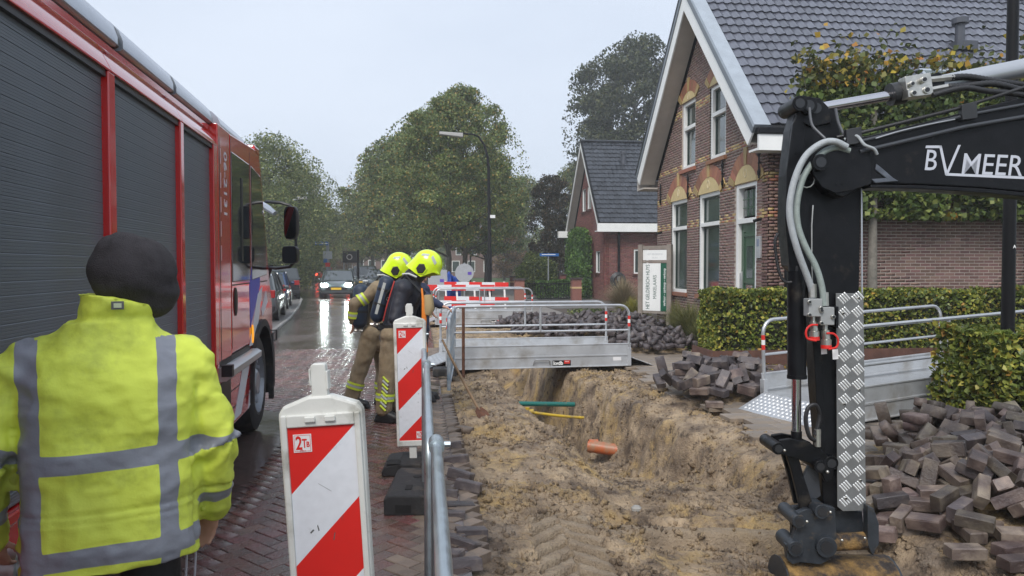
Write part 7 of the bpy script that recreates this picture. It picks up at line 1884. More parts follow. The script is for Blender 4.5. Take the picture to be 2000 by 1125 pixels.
    for k in range(4): MB().box((-.5, L/2-.004, .47+k*.035-.02), (.5, L/2-.0035, .48+k*.035-.02)) if False else None
    return t
car('oncoming_car', 'dark green-grey hatchback driving towards us with both headlights glaring', 660, 41.5, math.pi+.06, (.045, .06, .062), lights=True, W=1.74)
pk = 'cars parked in the left bays'
car('parked_car', 'grey hatchback parked nearest behind the fire engine front wheel', 496, 25.2, .10, (.10, .115, .12), group=pk, H=1.5)
car('parked_car', 'blue hatchback parked second behind the fire engine', 522, 31.4, .12, (.02, .05, .13), group=pk)
car('parked_car', 'black tall car parked third, farthest of the near row of parked cars', 549, 40.6, .20, (.018, .02, .024), 'van', group=pk, H=1.66, L=4.3)
car('parked_van', 'pale silver van parked beyond the black parked car', 544, 58, .25, (.40, .42, .44), 'van', H=1.95, L=4.7, W=1.85)
car('crossing_car', 'black car turning across the far end of the street', 587, 84, 1.25, (.014, .015, .018), H=1.5, L=4.5, tails=True)
car('braking_car', 'red car with glowing brake lights at the far end of the street', 629, 79, .22, (.28, .018, .015), 'van', tails=True, H=1.62)
car('parked_car_right', 'dark car parked under the lindens right of the oncoming car', 712, 58, math.pi, (.02, .022, .026), 'van', H=1.7, W=1.85)
car('parked_estate_car', 'dark grey car parked behind the firefighters air bottles', 742, 50, math.pi-.1, (.06, .065, .07))
car('red_rear_car', 'dark red car standing behind the dark parked car on the right', 698, 66, .05, (.18, .015, .015), tails=True)
car('white_van', 'white car standing in the driveway between round shrub and ivy', 1089, 56, 2.6, (.62, .65, .68), 'van', H=1.8, L=4.4)
mat('bollard_yellow', (.55, .42, .03), .5)
g = AY(605, 519, 74); t = empty('traffic_bollard', 'small yellow and white bollard between the black car and the red car', 'bollard', (g.x, 74, 0)); MB().tube([(0, 0, 0), (0, 0, 1.0)], .17, 10).build('post', MATS['bollard_yellow'], t); MB().tube([(0, 0, 1.0), (0, 0, 1.3)], [.19, .15], 10).build('head', white_paint, t)
# =========================== PEOPLE
def capsule(mb, p0, p1, r0, r1, n=12):
    p0, p1 = Vector(p0), Vector(p1); d = p1-p0; L = d.length
    if L < 1e-5: mb.ball(p0, r0, n, 8); return
    d.normalize(); pts = []; rs = []
    for a in (-80, -55, -28): a = math.radians(a); pts.append(p0+d*math.sin(a)*r0); rs.append(r0*math.cos(a))
    pts.append(p0); rs.append(r0); pts.append(p0.lerp(p1, .5)); rs.append((r0+r1)/2); pts.append(p1); rs.append(r1)
    for a in (28, 55, 80): a = math.radians(a); pts.append(p1+d*math.sin(a)*r1); rs.append(r1*math.cos(a))
    mb.tube(pts, rs, n)
def organic(name, build, voxel, m, parent, smooth=4, disp=None, attrs=None, sub=False):
    """many overlapping closed shapes merged into one continuous surface (voxel union), smoothed, then optionally displaced"""
    mb = MB(); build(mb); o = mb.build(name, m); r = o.modifiers.new('r', 'REMESH'); r.mode = 'VOXEL'; r.voxel_size = voxel; r.use_smooth_shade = True
    s = o.modifiers.new('s', 'SMOOTH'); s.factor = .6; s.iterations = smooth
    dg = bpy.context.evaluated_depsgraph_get(); me = bpy.data.meshes.new_from_object(o.evaluated_get(dg)); bpy.data.objects.remove(o); me.name = name
    me.materials.clear(); me.materials.append(m)
    n = len(me.vertices); co = np.empty(n*3); me.vertices.foreach_get('co', co); co = co.reshape(-1, 3); no = np.empty(n*3); me.vertices.foreach_get('normal', no); no = no.reshape(-1, 3)
    if attrs: 
        for k, f in attrs.items(): a = me.attributes.new(k, 'FLOAT', 'POINT'); a.data.foreach_set('value', f(co).astype(np.float32))
    if disp: co = co+no*disp(co)[:, None]; me.vertices.foreach_set('co', co.ravel())
    me.shade_smooth(); me.update(); o = bpy.data.objects.new(name, me); COL.objects.link(o); o.parent = parent; return o
def n3(co, s, seed=0): return np.array([mnoise.noise(Vector((p[0]*s+seed, p[1]*s-seed, p[2]*s+seed*.5))) for p in co])
def n3a(co, s, seed=0): sx, sy, sz_ = s; return np.array([mnoise.noise(Vector((p[0]*sx+seed, p[1]*sy, p[2]*sz_))) for p in co])
skin_m = mat('skin', (.50, .27, .19), .5, var=.06, nscale=12)
def hand(mb, w, d, side, curl=.5, s=1.0, up=Vector((0, 0, 1))):
    """palm, four unequal fingers with two bends, and a thumb off the side"""
    w = Vector(w); d = Vector(d).normalized(); sdv = d.cross(Vector(up)).normalized()*side; nn = sdv.cross(d).normalized()
    M = Matrix((sdv, d, nn)).transposed(); mb.ball(w+d*.045*s, (.040*s, .055*s, .018*s), 12, 8, M=M)
    for i, (o_, l) in enumerate(((-.030, .066), (-.010, .076), (.011, .072), (.031, .056))):
        b = w+d*.085*s+sdv*o_*s; c1 = (d*math.cos(curl*.6)-nn*math.sin(curl*.6)); c2 = (d*math.cos(curl*1.5)-nn*math.sin(curl*1.5)); a = b+c1*l*.55*s; e = a+c2*l*.5*s
        capsule(mb, b-d*.02*s, a, .0098*s, .009*s, 8); capsule(mb, a, e, .009*s, .0078*s, 8)
    b = w+d*.02*s-sdv*.03*s; a = b+(-sdv*.6+d*.7-nn*.2).normalized()*.045*s; capsule(mb, b, a, .012*s, .0105*s, 8); capsule(mb, a, a+(d*.9-sdv*.1-nn*.3).normalized()*.03*s, .0105*s, .009*s, 8)
def head(mb, c, f, up, s=1.0):
    """skull, jaw, nose, ears, brow; f = facing direction"""
    c = Vector(c); f = Vector(f).normalized(); up = (Vector(up)-f*Vector(up).dot(f)).normalized(); sdv = f.cross(up); M = Matrix((sdv, f, up)).transposed()
    mb.ball(c+up*.02*s, (.078*s, .098*s, .10*s), 16, 12, M=M); mb.ball(c+f*.03*s-up*.055*s, (.055*s, .065*s, .06*s), 14, 10, M=M)
    capsule(mb, c+f*.092*s+up*.01*s, c+f*.113*s-up*.022*s, .010*s, .014*s, 8); mb.ball(c+f*.088*s-up*.058*s, (.024*s, .012*s, .008*s), 8, 6, M=M); mb.ball(c+f*.085*s-up*.092*s, (.022*s, .018*s, .016*s), 8, 6, M=M); mb.ball(c+f*.082*s+up*.028*s, (.052*s, .014*s, .009*s), 8, 6, M=M)
    for q in (-1, 1): mb.ball(c+sdv*q*.078*s-up*.005*s, (.010*s, .020*s, .032*s), 8, 6, M=M)
def eyes(parent, c, f, up):
    c = Vector(c); f = Vector(f).normalized(); up = (Vector(up)-f*Vector(up).dot(f)).normalized(); sdv = f.cross(up)
    for q in (-1, 1): MB().ball(c+f*.083+sdv*q*.031+up*.010, .011, 8, 6).build('eye', mat('eye_white', (.5, .48, .45), .2), parent, smooth=True)
def full_body(J, m=skin_m, voxel=.008, face=None, hands=(1, 1), curls=(.6, .6)):
    def b(mb):
        head(mb, J['head'], J['face'], J.get('hup', (0, 0, 1))); capsule(mb, J['neck'], Vector(J['head'])-Vector(J['face']).normalized()*.02, .058, .055)
        P_ = Vector(J['pelvis']); Cc = Vector(J['chest']); capsule(mb, P_, Cc, .13, .14, 14); capsule(mb, J['sh_l'], J['sh_r'], .065, .065); capsule(mb, Cc, J['neck'], .11, .06)
        capsule(mb, J['hip_l'], J['hip_r'], .095, .095)
        for s in 'lr':
            capsule(mb, J['sh_'+s], J['el_'+s], .052, .042); capsule(mb, J['el_'+s], J['wr_'+s], .042, .028); capsule(mb, J['hip_'+s], J['kn_'+s], .085, .056); capsule(mb, J['kn_'+s], J['an_'+s], .054, .038)
            a = Vector(J['an_'+s]); toe = Vector(J['toe_'+s]); capsule(mb, a-Vector((0, 0, .03)), toe, .042, .03)
            hd = Vector(J['hd_'+s]) if 'hd_'+s in J else (Vector(J['wr_'+s])-Vector(J['el_'+s])); hand(mb, J['wr_'+s], hd, 1 if s == 'r' else -1, curls[0 if s == 'l' else 1], up=J.get('hu_'+s, J['face']))
    return b
def boots(parent, J, m, sole=None, h=.22):
    for s in 'lr':
        a = Vector(J['an_'+s]); toe = Vector(J['toe_'+s]); d = Vector((toe.x-a.x, toe.y-a.y, 0)).normalized(); base = Vector((a.x, a.y, 0))
        def b(mb):
            capsule(mb, base+Vector((0, 0, h)), base+Vector((0, 0, .08)), .062, .056); capsule(mb, base-d*.05+Vector((0, 0, .055)), base+d*.17+Vector((0, 0, .050)), .052, .050); capsule(mb, base+d*.0+Vector((0, 0, .10)), base+d*.12+Vector((0, 0, .06)), .055, .05)
            mb.prism([(-.10, -.045), (.10, -.05), (.22, -.035), (.24, 0), (.22, .035), (.10, .05), (-.10, .045)], lambda u, v: base+d*u+Vector((-d.y, d.x, 0))*v+Vector((0, 0, .002)), (0, 0, .03))
        organic('boot', b, .009, m, parent, 3)
# ---------------------------------------------- man in the yellow jacket
g = AD(205, 519, 2.42); man = empty('person', 'person in dirty yellow reflective jacket and dark beanie, back to us, by the fire engine', 'person', (g.x, g.y, 0), -math.atan2(g.x, g.y))
J = dict(head=(.075, .04, 1.665), face=(.45, .85, -.15), neck=(.03, .0, 1.50), chest=(.01, 0, 1.32), pelvis=(0, 0, .98), sh_l=(-.21, .02, 1.385), sh_r=(.225, .02, 1.385), el_l=(-.360, -.02, 1.10), el_r=(.330, -.025, 1.10), wr_l=(-.335, .10, .84), wr_r=(.325, .09, .835), hip_l=(-.10, 0, .93), hip_r=(.10, 0, .93), kn_l=(-.13, .03, .50), kn_r=(.14, .04, .50), an_l=(-.14, 0, .10), an_r=(.15, 0, .10), toe_l=(-.17, .17, .04), toe_r=(.19, .17, .04), hd_r=(-.15, .35, -1), hd_l=(.15, .3, -1))
organic('body', full_body(J), .0075, skin_m, man, 3)
def seg_t(co, a, b):
    a, b = np.array(a), np.array(b); d = b-a; t = np.clip(((co-a)@d)/(d@d), -.3, 1.3); q = a+t[:, None]*d; return t, np.linalg.norm(co-q, axis=1), np.linalg.norm(d)
def jacket_build(mb):
    def ring(cx, cy, z, rx, ry, k=2.6, n=26): return [(cx+rx*math.copysign(abs(math.cos(a))**(2/k), math.cos(a)), cy+ry*math.copysign(abs(math.sin(a))**(2/k), math.sin(a)), z) for a in [2*math.pi*i/n for i in range(n)]]
    mb.loft([ring(.01, 0, z, rx, ry, k) for z, rx, ry, k in ((.735, .270, .170, 2.7), (.80, .277, .178, 2.7), (.95, .268, .172, 2.6), (1.10, .268, .170, 2.6), (1.25, .278, .172, 2.6), (1.34, .275, .162, 2.5), (1.41, .235, .142, 2.4), (1.465, .180, .122, 2.2), (1.53, .130, .108, 2.1))])
    mb.loft([ring(.030, .0, 1.47, .130, .108, 2), ring(.030, .004, 1.54, .118, .110, 2), [(p[0], p[1], 1.600-.20*(p[0]-.03)) for p in ring(.034, .006, 1.60, .126, .118, 2)]])
    for s in 'lr':
        capsule(mb, J['sh_'+s], J['el_'+s], .090, .083, 18); capsule(mb, J['el_'+s], J['wr_'+s], .086, .066, 18)
    for q in (-1, 1): capsule(mb, (q*.12, .0, 1.440), (q*.26, .0, 1.350), .068, .088, 14)
bands_z = ((1.098, .030), )
def tape_attr(co):
    x, y, z = co.T; out = np.full(len(co), -1.); best = np.full(len(co), 9.); arm = np.zeros(len(co)); 
    isarm = np.zeros(len(co), bool)
    for s in 'lr':
        t1, d1, L1 = seg_t(co, J['sh_'+s], J['el_'+s]); t2, d2, L2 = seg_t(co, J['el_'+s], J['wr_'+s]); a = (np.minimum(d1, d2) < .118) & (np.abs(x-.01) > (.262+.0*z)) & (z < 1.36)
        u = np.where(d1 < d2, t1*L1, L1+t2*L2); isarm |= a
        out = np.where(a, np.maximum(out, .030-np.abs(u-.285)), out); out = np.where(a, np.maximum(out, .026-np.abs(u-(L1+.195))), out)
    b = ~isarm; o2 = .030-np.abs(z-1.095-.01*(x-.0)); o2 = np.maximum(o2, .033-np.abs(z-(.785+.10*np.clip(x-.12, 0, .2)*1.4+.02*np.cos(x*6))))
    side = np.where(x > 0, .030-np.abs(x-(.175-.02*(z-1.1)*(z > 1.1)+.035*np.clip(z-1.25, 0, 1)*1.2)), .030-np.abs(x+.215-.0*z+.02*np.clip(z-1.3, 0, 1))); side = np.where(z < 1.475, side, -1)
    out = np.where(b, np.maximum(o2, side), out); return out
def fold_attr(co):
    x, y, z = co.T; d = .009*n3a(co, (4, 3, 9), 1)+.006*n3a(co, (10, 6, 7), 3)-.013*np.abs(n3a(co, (4, 5, 11), 11))-.010*np.abs(n3a(co, (9, 8, 5), 14))-.005*np.abs(n3a(co, (18, 18, 28), 17))+.0025*n3(co, 26, 5)
    for s in 'lr':
        t1, d1, L1 = seg_t(co, J['sh_'+s], J['el_'+s]); t2, d2, L2 = seg_t(co, J['el_'+s], J['wr_'+s]); dist = np.minimum(d1, d2); u = np.where(d1 < d2, t1*L1, L1+t2*L2)
        near = np.exp(-((u-L1-.02)/.12)**2)*(dist < .13)*(np.abs(x) > .25); d = d+near*.010*np.sin(u*62+x*30+n3(co, 7, 2)*5)
        near = np.exp(-((u-.04)/.08)**2)*(dist < .14); d = d+near*.004*np.sin((x*.7+z)*70)
    d = d+.004*np.sin(z*150+x*4)*np.exp(-((z-.915)/.012)**2)
    q = np.clip((np.abs(x)-.24)/.03, 0, 1)*(z < 1.3)*0
    d = d-.007*np.exp(-((z-.935)/.006)**2)-.006*np.exp(-((z-1.535)/.008)**2)-.010*np.exp(-((np.abs(x-.005)-.262)/.008)**2)*(z < 1.30)*(z > .75)*(np.abs(y) < .12)
    return d
def jacket_mat():
    m = mat('hivis_jacket', (.76, .86, .10), .55, var=.10, nscale=3.5, dirt=(.36, .42, .06), dscale=3.2, damt=.38, bump=.10, bscale=60); N, L = nodes(m); b = N['Principled BSDF']
    at = N.new('ShaderNodeAttribute'); at.attribute_name = 'tape'; gt1 = N.new('ShaderNodeMath'); gt1.operation = 'GREATER_THAN'; gt1.inputs[1].default_value = 0; L.new(at.outputs['Fac'], gt1.inputs[0])
    src = b.inputs['Base Color'].links[0].from_socket; mx2 = N.new('ShaderNodeMixRGB'); mx2.inputs[2].default_value = (.27, .28, .32, 1)
    at2 = N.new('ShaderNodeAttribute'); at2.attribute_name = 'grime'; mg = N.new('ShaderNodeMixRGB'); mg.inputs[2].default_value = (.25, .28, .06, 1); cl = N.new('ShaderNodeClamp'); L.new(at2.outputs['Fac'], cl.inputs[0])
    L.new(cl.outputs[0], mg.inputs[0]); L.new(src, mg.inputs[1]); L.new(gt1.outputs[0], mx2.inputs[0]); L.new(mg.outputs[0], mx2.inputs[1]); L.new(mx2.outputs[0], b.inputs['Base Color'])
    mr = N.new('ShaderNodeMapRange'); mr.inputs[3].default_value = .6; mr.inputs[4].default_value = .38; L.new(gt1.outputs[0], mr.inputs[0]); L.new(mr.outputs[0], b.inputs['Roughness']); return m
grime = lambda co: np.clip(.9*n3(co, 5, 8)+.45*np.exp(-((co[:, 2]-.95)/.12)**2)-.15, 0, .8)*(co[:, 2] < 1.15)*(.4+.6*(np.abs(co[:, 0]) > .24))
organic('jacket', jacket_build, .0085, jacket_mat(), man, 5, fold_attr, {'tape': tape_attr, 'grime': grime})
# collar seam, badge, hem cord
MB().cbox((.033, -.1165, 1.575), (.036, .004, .026)).build('collar_badge', mat('badge_grey', (.12, .12, .12), .5), man, bevel=.001); MB().cbox((.033, -.1195, 1.575), (.022, .003, .014)).build('badge_centre', mat('badge_pale', (.55, .6, .4), .5), man)
def beanie(mb):
    M = Matrix.Rotation(.16, 3, 'Y'); mb.ball((.080, .035, 1.676), (.138, .14, .130), 24, 16, M=M); mb.ball((.050, .03, 1.748), (.088, .10, .072), 18, 12); mb.ball((.125, .045, 1.615), (.104, .12, .10), 18, 10)
def bd(co): return .007*n3(co, 8, 2)-.009*np.abs(n3a(co, (5, 5, 12), 6))-.004*np.abs(n3a(co, (14, 9, 7), 9))+.0025*np.sin((co[:, 2]*1.0+co[:, 0]*.5)*75+3*n3(co, 5, 1))*np.exp(-((co[:, 2]-1.60)/.05)**2)+.002*n3(co, 30, 3)-.006*np.exp(-(((co[:, 0]+.0)-.25*(co[:, 2]-1.75)-.0)/.012)**2)*(co[:, 2] > 1.72)
organic('beanie', beanie, .007, mat('beanie_fleece', (.040, .035, .039), .95, var=.25, nscale=30, bump=.5, bscale=220), man, 5, bd)
tm = mat('black_trousers', (.014, .014, .016), .7, var=.3, nscale=8, bump=.15)
def tr_b(mb):
    capsule(mb, J['hip_l'], J['hip_r'], .125, .125, 14)
    for s in 'lr': capsule(mb, J['hip_'+s], J['kn_'+s], .112, .085, 14); capsule(mb, J['kn_'+s], Vector(J['an_'+s])+Vector((0, 0, .04)), .083, .075, 14)
organic('trousers', tr_b, .011, tm, man, 4, lambda co: .006*n3(co, 8, 3))
boots(man, J, mat('work_boot', (.03, .022, .016), .6))
for dx, mm in ((-.014, 'silver_piping'), (.014, 'silver_piping')): MB().tube([(.235+dx, -.03, .90), (.248+dx, -.045, .80), (.240+dx, -.05, .66), (.225+dx, -.03, .5)], .004, 6).build('side_piping', mat('silver_piping', (.4, .4, .44), .4), man)
text('trouser_print', 'SNICK', .030, frameM((.262, -.066, .83), (0.02, 0, -1), (1, 0, 0)), mat('print_grey2', (.4, .4, .42), .5), man, .0005) if False else None
# ---------------------------------------------- firefighters
tan = mat('tan_turnout', (.25, .19, .115), .75, var=.18, nscale=9, bump=.25, bscale=60, dirt=(.15, .115, .075), dscale=4, damt=.4); navy = mat('navy_jacket', (.018, .020, .030), .6, var=.25, nscale=9, bump=.2); gear_black = mat('gear_black', (.012, .012, .013), .5, var=.2); hiv = mat('helmet_yellow', (.66, .88, .02), .22, coat=.6, dirt=(.5, .66, .06), dscale=8, damt=.2); retro_g = mat('retro_grey', (.42, .44, .42), .4); hiv_band = mat('band_yellow', (.60, .72, .05), .5); tank_m = mat('cylinder_cover', (.018, .032, .060), .55, var=.2, nscale=12, bump=.12)
def helmet(parent, c, f, up, s=1.0):
    c = Vector(c); f = Vector(f).normalized(); up = (Vector(up)-f*Vector(up).dot(f)).normalized(); sdv = f.cross(up); M = Matrix((sdv, f, up)).transposed(); P_ = lambda x, y, z: c+(M @ Vector((x, y, z)))*s
    def b(mb):
        rings = []
        for i in range(1, 12):
            t = math.pi*.5*i/11.5; z = .150*math.cos(t)+.01; r = math.sin(t); rings.append([P_(.128*r*math.cos(a)*(1+.0*i), (.160 if math.sin(a) > 0 else .168)*r*math.sin(a), z) for a in [2*math.pi*j/28 for j in range(28)]])
        # lower skirt: deep at back and sides, open at the face
        for k in range(1, 8):
            q = k/7; ring = []
            for j in range(28):
                a = 2*math.pi*j/28; fr = math.sin(a); dz = q*(.03 if fr > .72 else .03+.13*min(1, (.72-fr)/.5)); fl = 1+.05*q+(.10*q*q if fr < -.5 else 0)+(.12*q if fr > .8 else 0); ring.append(P_(.128*math.cos(a)*fl*(1-.05*q), (.160 if fr > 0 else .168)*math.sin(a)*fl, .01-dz))
            rings.append(ring)
        mb.loft(rings)
    o = MB(); b(o); sh = o.build('helmet', hiv, parent, smooth=True, ang=60)
    MB().loft([[P_(sx*(.02*math.cos(a)+.0), .02+.155*math.sin(t)*1.02, .004+.158*math.cos(t)) for sx, a in ((1, 0), (1, 1), (1, 2.1), (1, 3.14))] for t in [-1.2+2.3*i/10 for i in range(11)]], cap=False).build('crest', hiv, sh, smooth=True)
    for q in (-1, 1):
        hx = [(.052*math.cos(a)-.0, .060*math.sin(a)) for a in [math.pi/6+k*math.pi/3 for k in range(6)]]
        MB().prism(hx, lambda u, v: P_(q*.129, u-.01, v-.072), M @ Vector((q*.014, 0, 0))).build('ear_plate', gear_black, sh, bevel=.006)
        MB().prism([(.066*math.cos(a), .074*math.sin(a)) for a in [math.pi/6+k*math.pi/3 for k in range(6)]], lambda u, v: P_(q*.121, u-.01, v-.072), M @ Vector((q*.012, 0, 0))).build('ear_rim', hiv, sh)
        for (y0, z0, y1, z1, w_) in ((-.10, .055, -.03, .095, .02), (.005, .105, .085, .06, .024)):
            pts = []
            for i in range(6):
                t = i/5; y = y0+(y1-y0)*t; z = z0+(z1-z0)*t; pts.append((y, z))
            vs = []
            for y, z in pts:
                for dz in (-w_, w_):
                    zz_ = z+dz*.7; r2 = max(.02, 1-(y/.164)**2-((zz_-.01)/.150)**2); vs.append(P_(q*(.128*math.sqrt(r2)+.003), y, zz_))
            MB().add(vs, [(2*i, 2*i+1, 2*i+3, 2*i+2) for i in range(5)]).build('reflective_patch', retro_g, sh, smooth=True)
    MB().loft([[P_(.118*math.cos(a), .135+.045*math.sin(a)*1.0, z+.0) for a in [.15+(math.pi-.3)*j/10 for j in range(11)]] for z in (-.012, -.022)]).build('peak', hiv, sh)
    def hood(mb): mb.ball(P_(0, -.01, -.02), (.105*s, .115*s, .10*s), 16, 10, M=M); capsule(mb, P_(0, -.02, -.06), P_(0, -.05, -.22), .095*s, .11*s)
    organic('neck_guard', hood, .010, gear_black, parent, 3)
def air_tank(parent, a, b, r, lab_stripe=True, cyl_seed=1, nrm=(0, -1, 0)):
    a, b = Vector(a), Vector(b); d = (b-a).normalized(); t = MB(); L = (b-a).length
    pts = [a-d*r*.55, a-d*r*.3, a, a.lerp(b, .5), b, b+d*r*.5, b+d*r*.75]; t.tube(pts, [r*.45, r*.82, r, r, r, r*.7, r*.3], 20); tk = t.build('air_cylinder', tank_m, parent, smooth=True)
    for q in (.22, .62): MB().tube([a.lerp(b, q), a.lerp(b, q+.075)], r*1.04, 20).build('cylinder_strap', gear_black, tk, smooth=True)
    if lab_stripe:
        n = Vector(nrm); n = (n-d*n.dot(d)).normalized(); s_ = d.cross(n); vs = []
        for i in range(9):
            q = .06+.86*i/8
            for w_ in (-.16, .05, .22): an = w_+.05; vs.append(a.lerp(b, q)+(n*math.cos(an)+s_*math.sin(an))*r*(1.055 if .2 < q < .32 or .6 < q < .71 else 1.012))
        MB().add(vs, [(3*i+j, 3*i+j+1, 3*i+j+4, 3*i+j+3) for i in range(8) for j in (0, 1)]).build('reflective_stripe', retro_g, tk, smooth=True)
        o = a.lerp(b, .50)+(n*math.cos(-.62)+s_*math.sin(-.62))*r*1.03; nn_ = (n*math.cos(-.62)+s_*math.sin(-.62)); upv = -d; text('lettering', 'G', .055, frameM(o, upv.cross(nn_), upv), retro_g, tk, .001)
    v = b+d*r*.7; MB().tube([v, v+d*.05], .022, 10).build('valve', steel_f, tk, smooth=True); MB().tube([v+d*.03-Vector((.05, 0, 0)), v+d*.03+Vector((.05, 0, 0))], .015, 8).build('valve_wheel', steel_f, tk)
def firefighter(label, D, px0, J, jacket, bands, tank, strap=True, cuffz=.12, seed=1):
    g = AD(px0, 519, D); t = empty('firefighter', label, 'firefighter', (g.x, g.y, 0), -YAW)
    organic('body', full_body(J), .010, skin_m, t, 3); eyes(t, J['head'], J['face'], J.get('hup', (0, 0, 1)))
    def jb(mb):
        P_, Cc = Vector(J['pelvis'])-Vector((0, 0, .10)), Vector(J['chest']); capsule(mb, P_, Cc, .165, .175, 18); capsule(mb, P_-Vector((0, 0, .04)), P_, .172, .168, 18); capsule(mb, J['sh_l'], J['sh_r'], .105, .105, 14); capsule(mb, Cc, J['neck'], .15, .095)
        for s in 'lr': capsule(mb, J['sh_'+s], J['el_'+s], .088, .075, 14); capsule(mb, J['el_'+s], Vector(J['el_'+s]).lerp(Vector(J['wr_'+s]), .92), .075, .060, 14)
    def folds(co): return .010*n3a(co, (6, 6, 9), seed)+.006*n3(co, 15, seed+2)
    organic('jacket', jb, .012, jacket, t, 4, folds)
    def tb(mb):
        capsule(mb, J['hip_l'], J['hip_r'], .135, .135, 14)
        for s in 'lr': capsule(mb, J['hip_'+s], J['kn_'+s], .125, .098, 14); capsule(mb, J['kn_'+s], Vector(J['an_'+s])+Vector((0, 0, .03)), .098, .092, 14)
    trm = tan
    organic('trousers', tb, .012, trm, t, 4, lambda co: .009*n3a(co, (7, 7, 10), seed+5)+.006*n3(co, 16, seed))
    for s in 'lr':
        k_, a_ = Vector(J['kn_'+s]), Vector(J['an_'+s])+Vector((0, 0, .03)); d = (a_-k_).normalized()
        for q, w_ in ((.62, .035), (.74, .0)):
            if w_ == 0: continue
            c = k_.lerp(a_, q)
            for off, mm in ((-.028, hiv_band), (0, retro_g), (.028, hiv_band)): MB().tube([c+d*(off-.012), c+d*(off+.014)], [.104, .103], 18, cap=False).build('leg_band', mm, t, smooth=True)
    for (a, b, r, w_) in bands:
        a, b = Vector(a), Vector(b); d = (b-a).normalized()
        for off, mm in ((-.028, hiv_band), (0, retro_g), (.028, hiv_band)): MB().tube([a+d*(off-.012), a+d*(off+.014)], r, 18, cap=False).build('sleeve_band', mm, t, smooth=True)
    boots(t, J, gear_black, h=.26); helmet(t, Vector(J['head'])+Vector(J.get('hoff', (0, 0, .03))), J['face'], J.get('hup', (0, 0, 1)), J.get('hs', 1.0)); air_tank(t, *tank)
    # harness: shoulder straps, waist belt, back plate
    for s, q in (('l', 1), ('r', -1)):
        S_ = Vector(J['sh_'+s]).lerp(Vector(J['neck']), .35); Cc = Vector(J['chest']); f = Vector(J['face']); fh = Vector((f.x, f.y, 0)).normalized(); pv = Vector(J['pelvis'])
        yo = Vector((0, (S_-Cc).y, 0)); MB().tube([pv-fh*.17+yo*.6+Vector((0, 0, .1)), Cc-fh*.19+yo, S_+Vector((0, 0, .115))-fh*.02, Cc+fh*.20+yo*.9+Vector((0, 0, -.0)), pv+fh*.18+yo*.6+Vector((0, 0, .10))], .017, 6).build('shoulder_strap', gear_black, t, smooth=True)
        MB().tube([S_+Vector((0, 0, .122))-fh*.05, S_+Vector((0, 0, .128))+fh*.02, S_+Vector((0, 0, .09))+fh*.11], .012, 6).build('strap_reflector', retro_g, t, smooth=True)
    pv = Vector(J['pelvis']); MB().loft([[(pv.x+.185*math.cos(a), pv.y+.185*math.sin(a), pv.z-.03+z) for a in [2*math.pi*i/20 for i in range(20)]] for z in (0, .05)], cap=False).build('waist_belt', gear_black, t, smooth=True)
    return t
def U(px, py, D, c, dy=0.0): return ((px-c)/FX*D, dy, CAMH-(py-519)/FX*D)
D1, c1 = 8.15, 762; u1 = lambda px, py, dy=0: U(px, py, D1, c1, dy)
JA = dict(head=u1(836, 519, .0), face=(.80, -.10, -.58), hup=(.55, 0, .8), hoff=(.0, 0, .015), neck=u1(808, 546), chest=u1(792, 572), pelvis=u1(771, 636), sh_l=u1(800, 561, .19), sh_r=u1(792, 563, -.19), el_r=u1(779, 618, -.27), wr_r=u1(815, 634, -.20), el_l=u1(815, 618, .25), wr_l=u1(838, 600, .12), hip_l=u1(773, 655, .10), hip_r=u1(768, 655, -.10), kn_l=u1(772, 733, .13), kn_r=u1(759, 733, -.12), an_l=u1(775, 803, .13), an_r=u1(752, 801, -.13), toe_l=u1(800, 812, .14), toe_r=u1(775, 813, -.17), hd_r=(.9, 0, -.5), hd_l=(.3, 0, -1), hu_r=(0, 0, 1), hu_l=(1, 0, 0))
ff1 = firefighter('firefighter in navy jacket and tan trousers leaning forward behind the farther beacon board', D1, c1, JA, navy, [], (u1(757, 548, -.03), u1(737, 618, -.03), .083), seed=3)
# vertical stripe pattern on the near trouser leg
for k in range(9):
    p = Vector(JA['kn_r']).lerp(Vector(JA['an_r']), .05+k*.10); MB().tube([p+Vector((-.03, -.095, .03)), p+Vector((.03, -.098, -.03))], .012, 6).build('leg_chevron', hiv_band if k % 2 == 0 else retro_g, ff1)
MB().tube([u1(840, 575, -.2), u1(842, 600, -.22), u1(838, 612, -.22)], [.05, .06, .04], 10).build('tan_glove', mat('tan_glove', (.38, .29, .15), .7, var=.15), ff1, smooth=True)
MB().tube([u1(828, 562, -.20), u1(831, 585, -.24), u1(833, 620, -.24), u1(830, 655, -.22), u1(836, 684, -.20)], [.010, .014, .028, .034, .022], 8).build('orange_line_bag', mat('orange_cloth', (.75, .22, .02), .6, var=.1), ff1, smooth=True)
MB().tube([u1(776, 548, -.2), u1(768, 575, -.22), u1(760, 600, -.2), u1(753, 625, -.16)], .008, 6).build('pressure_hose', mat('hose_red', (.5, .06, .05), .5), ff1, smooth=True)
D2, c2 = 8.95, 735; u2 = lambda px, py, dy=0: U(px, py, D2, c2, dy)
JB = dict(head=u2(781, 521), face=(.86, .05, -.42), hup=(.42, 0, .9), hoff=(0, 0, .015), neck=u2(760, 545), chest=u2(748, 575), pelvis=u2(735, 638), sh_l=u2(752, 562, .19), sh_r=u2(742, 564, -.19), el_r=u2(701, 592, -.26), wr_r=u2(697, 627, -.22), el_l=u2(775, 610, .26), wr_l=u2(800, 590, .3), hip_l=u2(738, 652, .10), hip_r=u2(728, 652, -.10), kn_l=u2(745, 725, .12), kn_r=u2(708, 712, -.10), an_l=u2(742, 780, .12), an_r=u2(689, 779, -.12), toe_l=u2(765, 790, .13), toe_r=u2(710, 789, -.14), hd_r=(-.05, 0, -1), hu_r=(1, 0, 0), hd_l=(1, 0, 0))
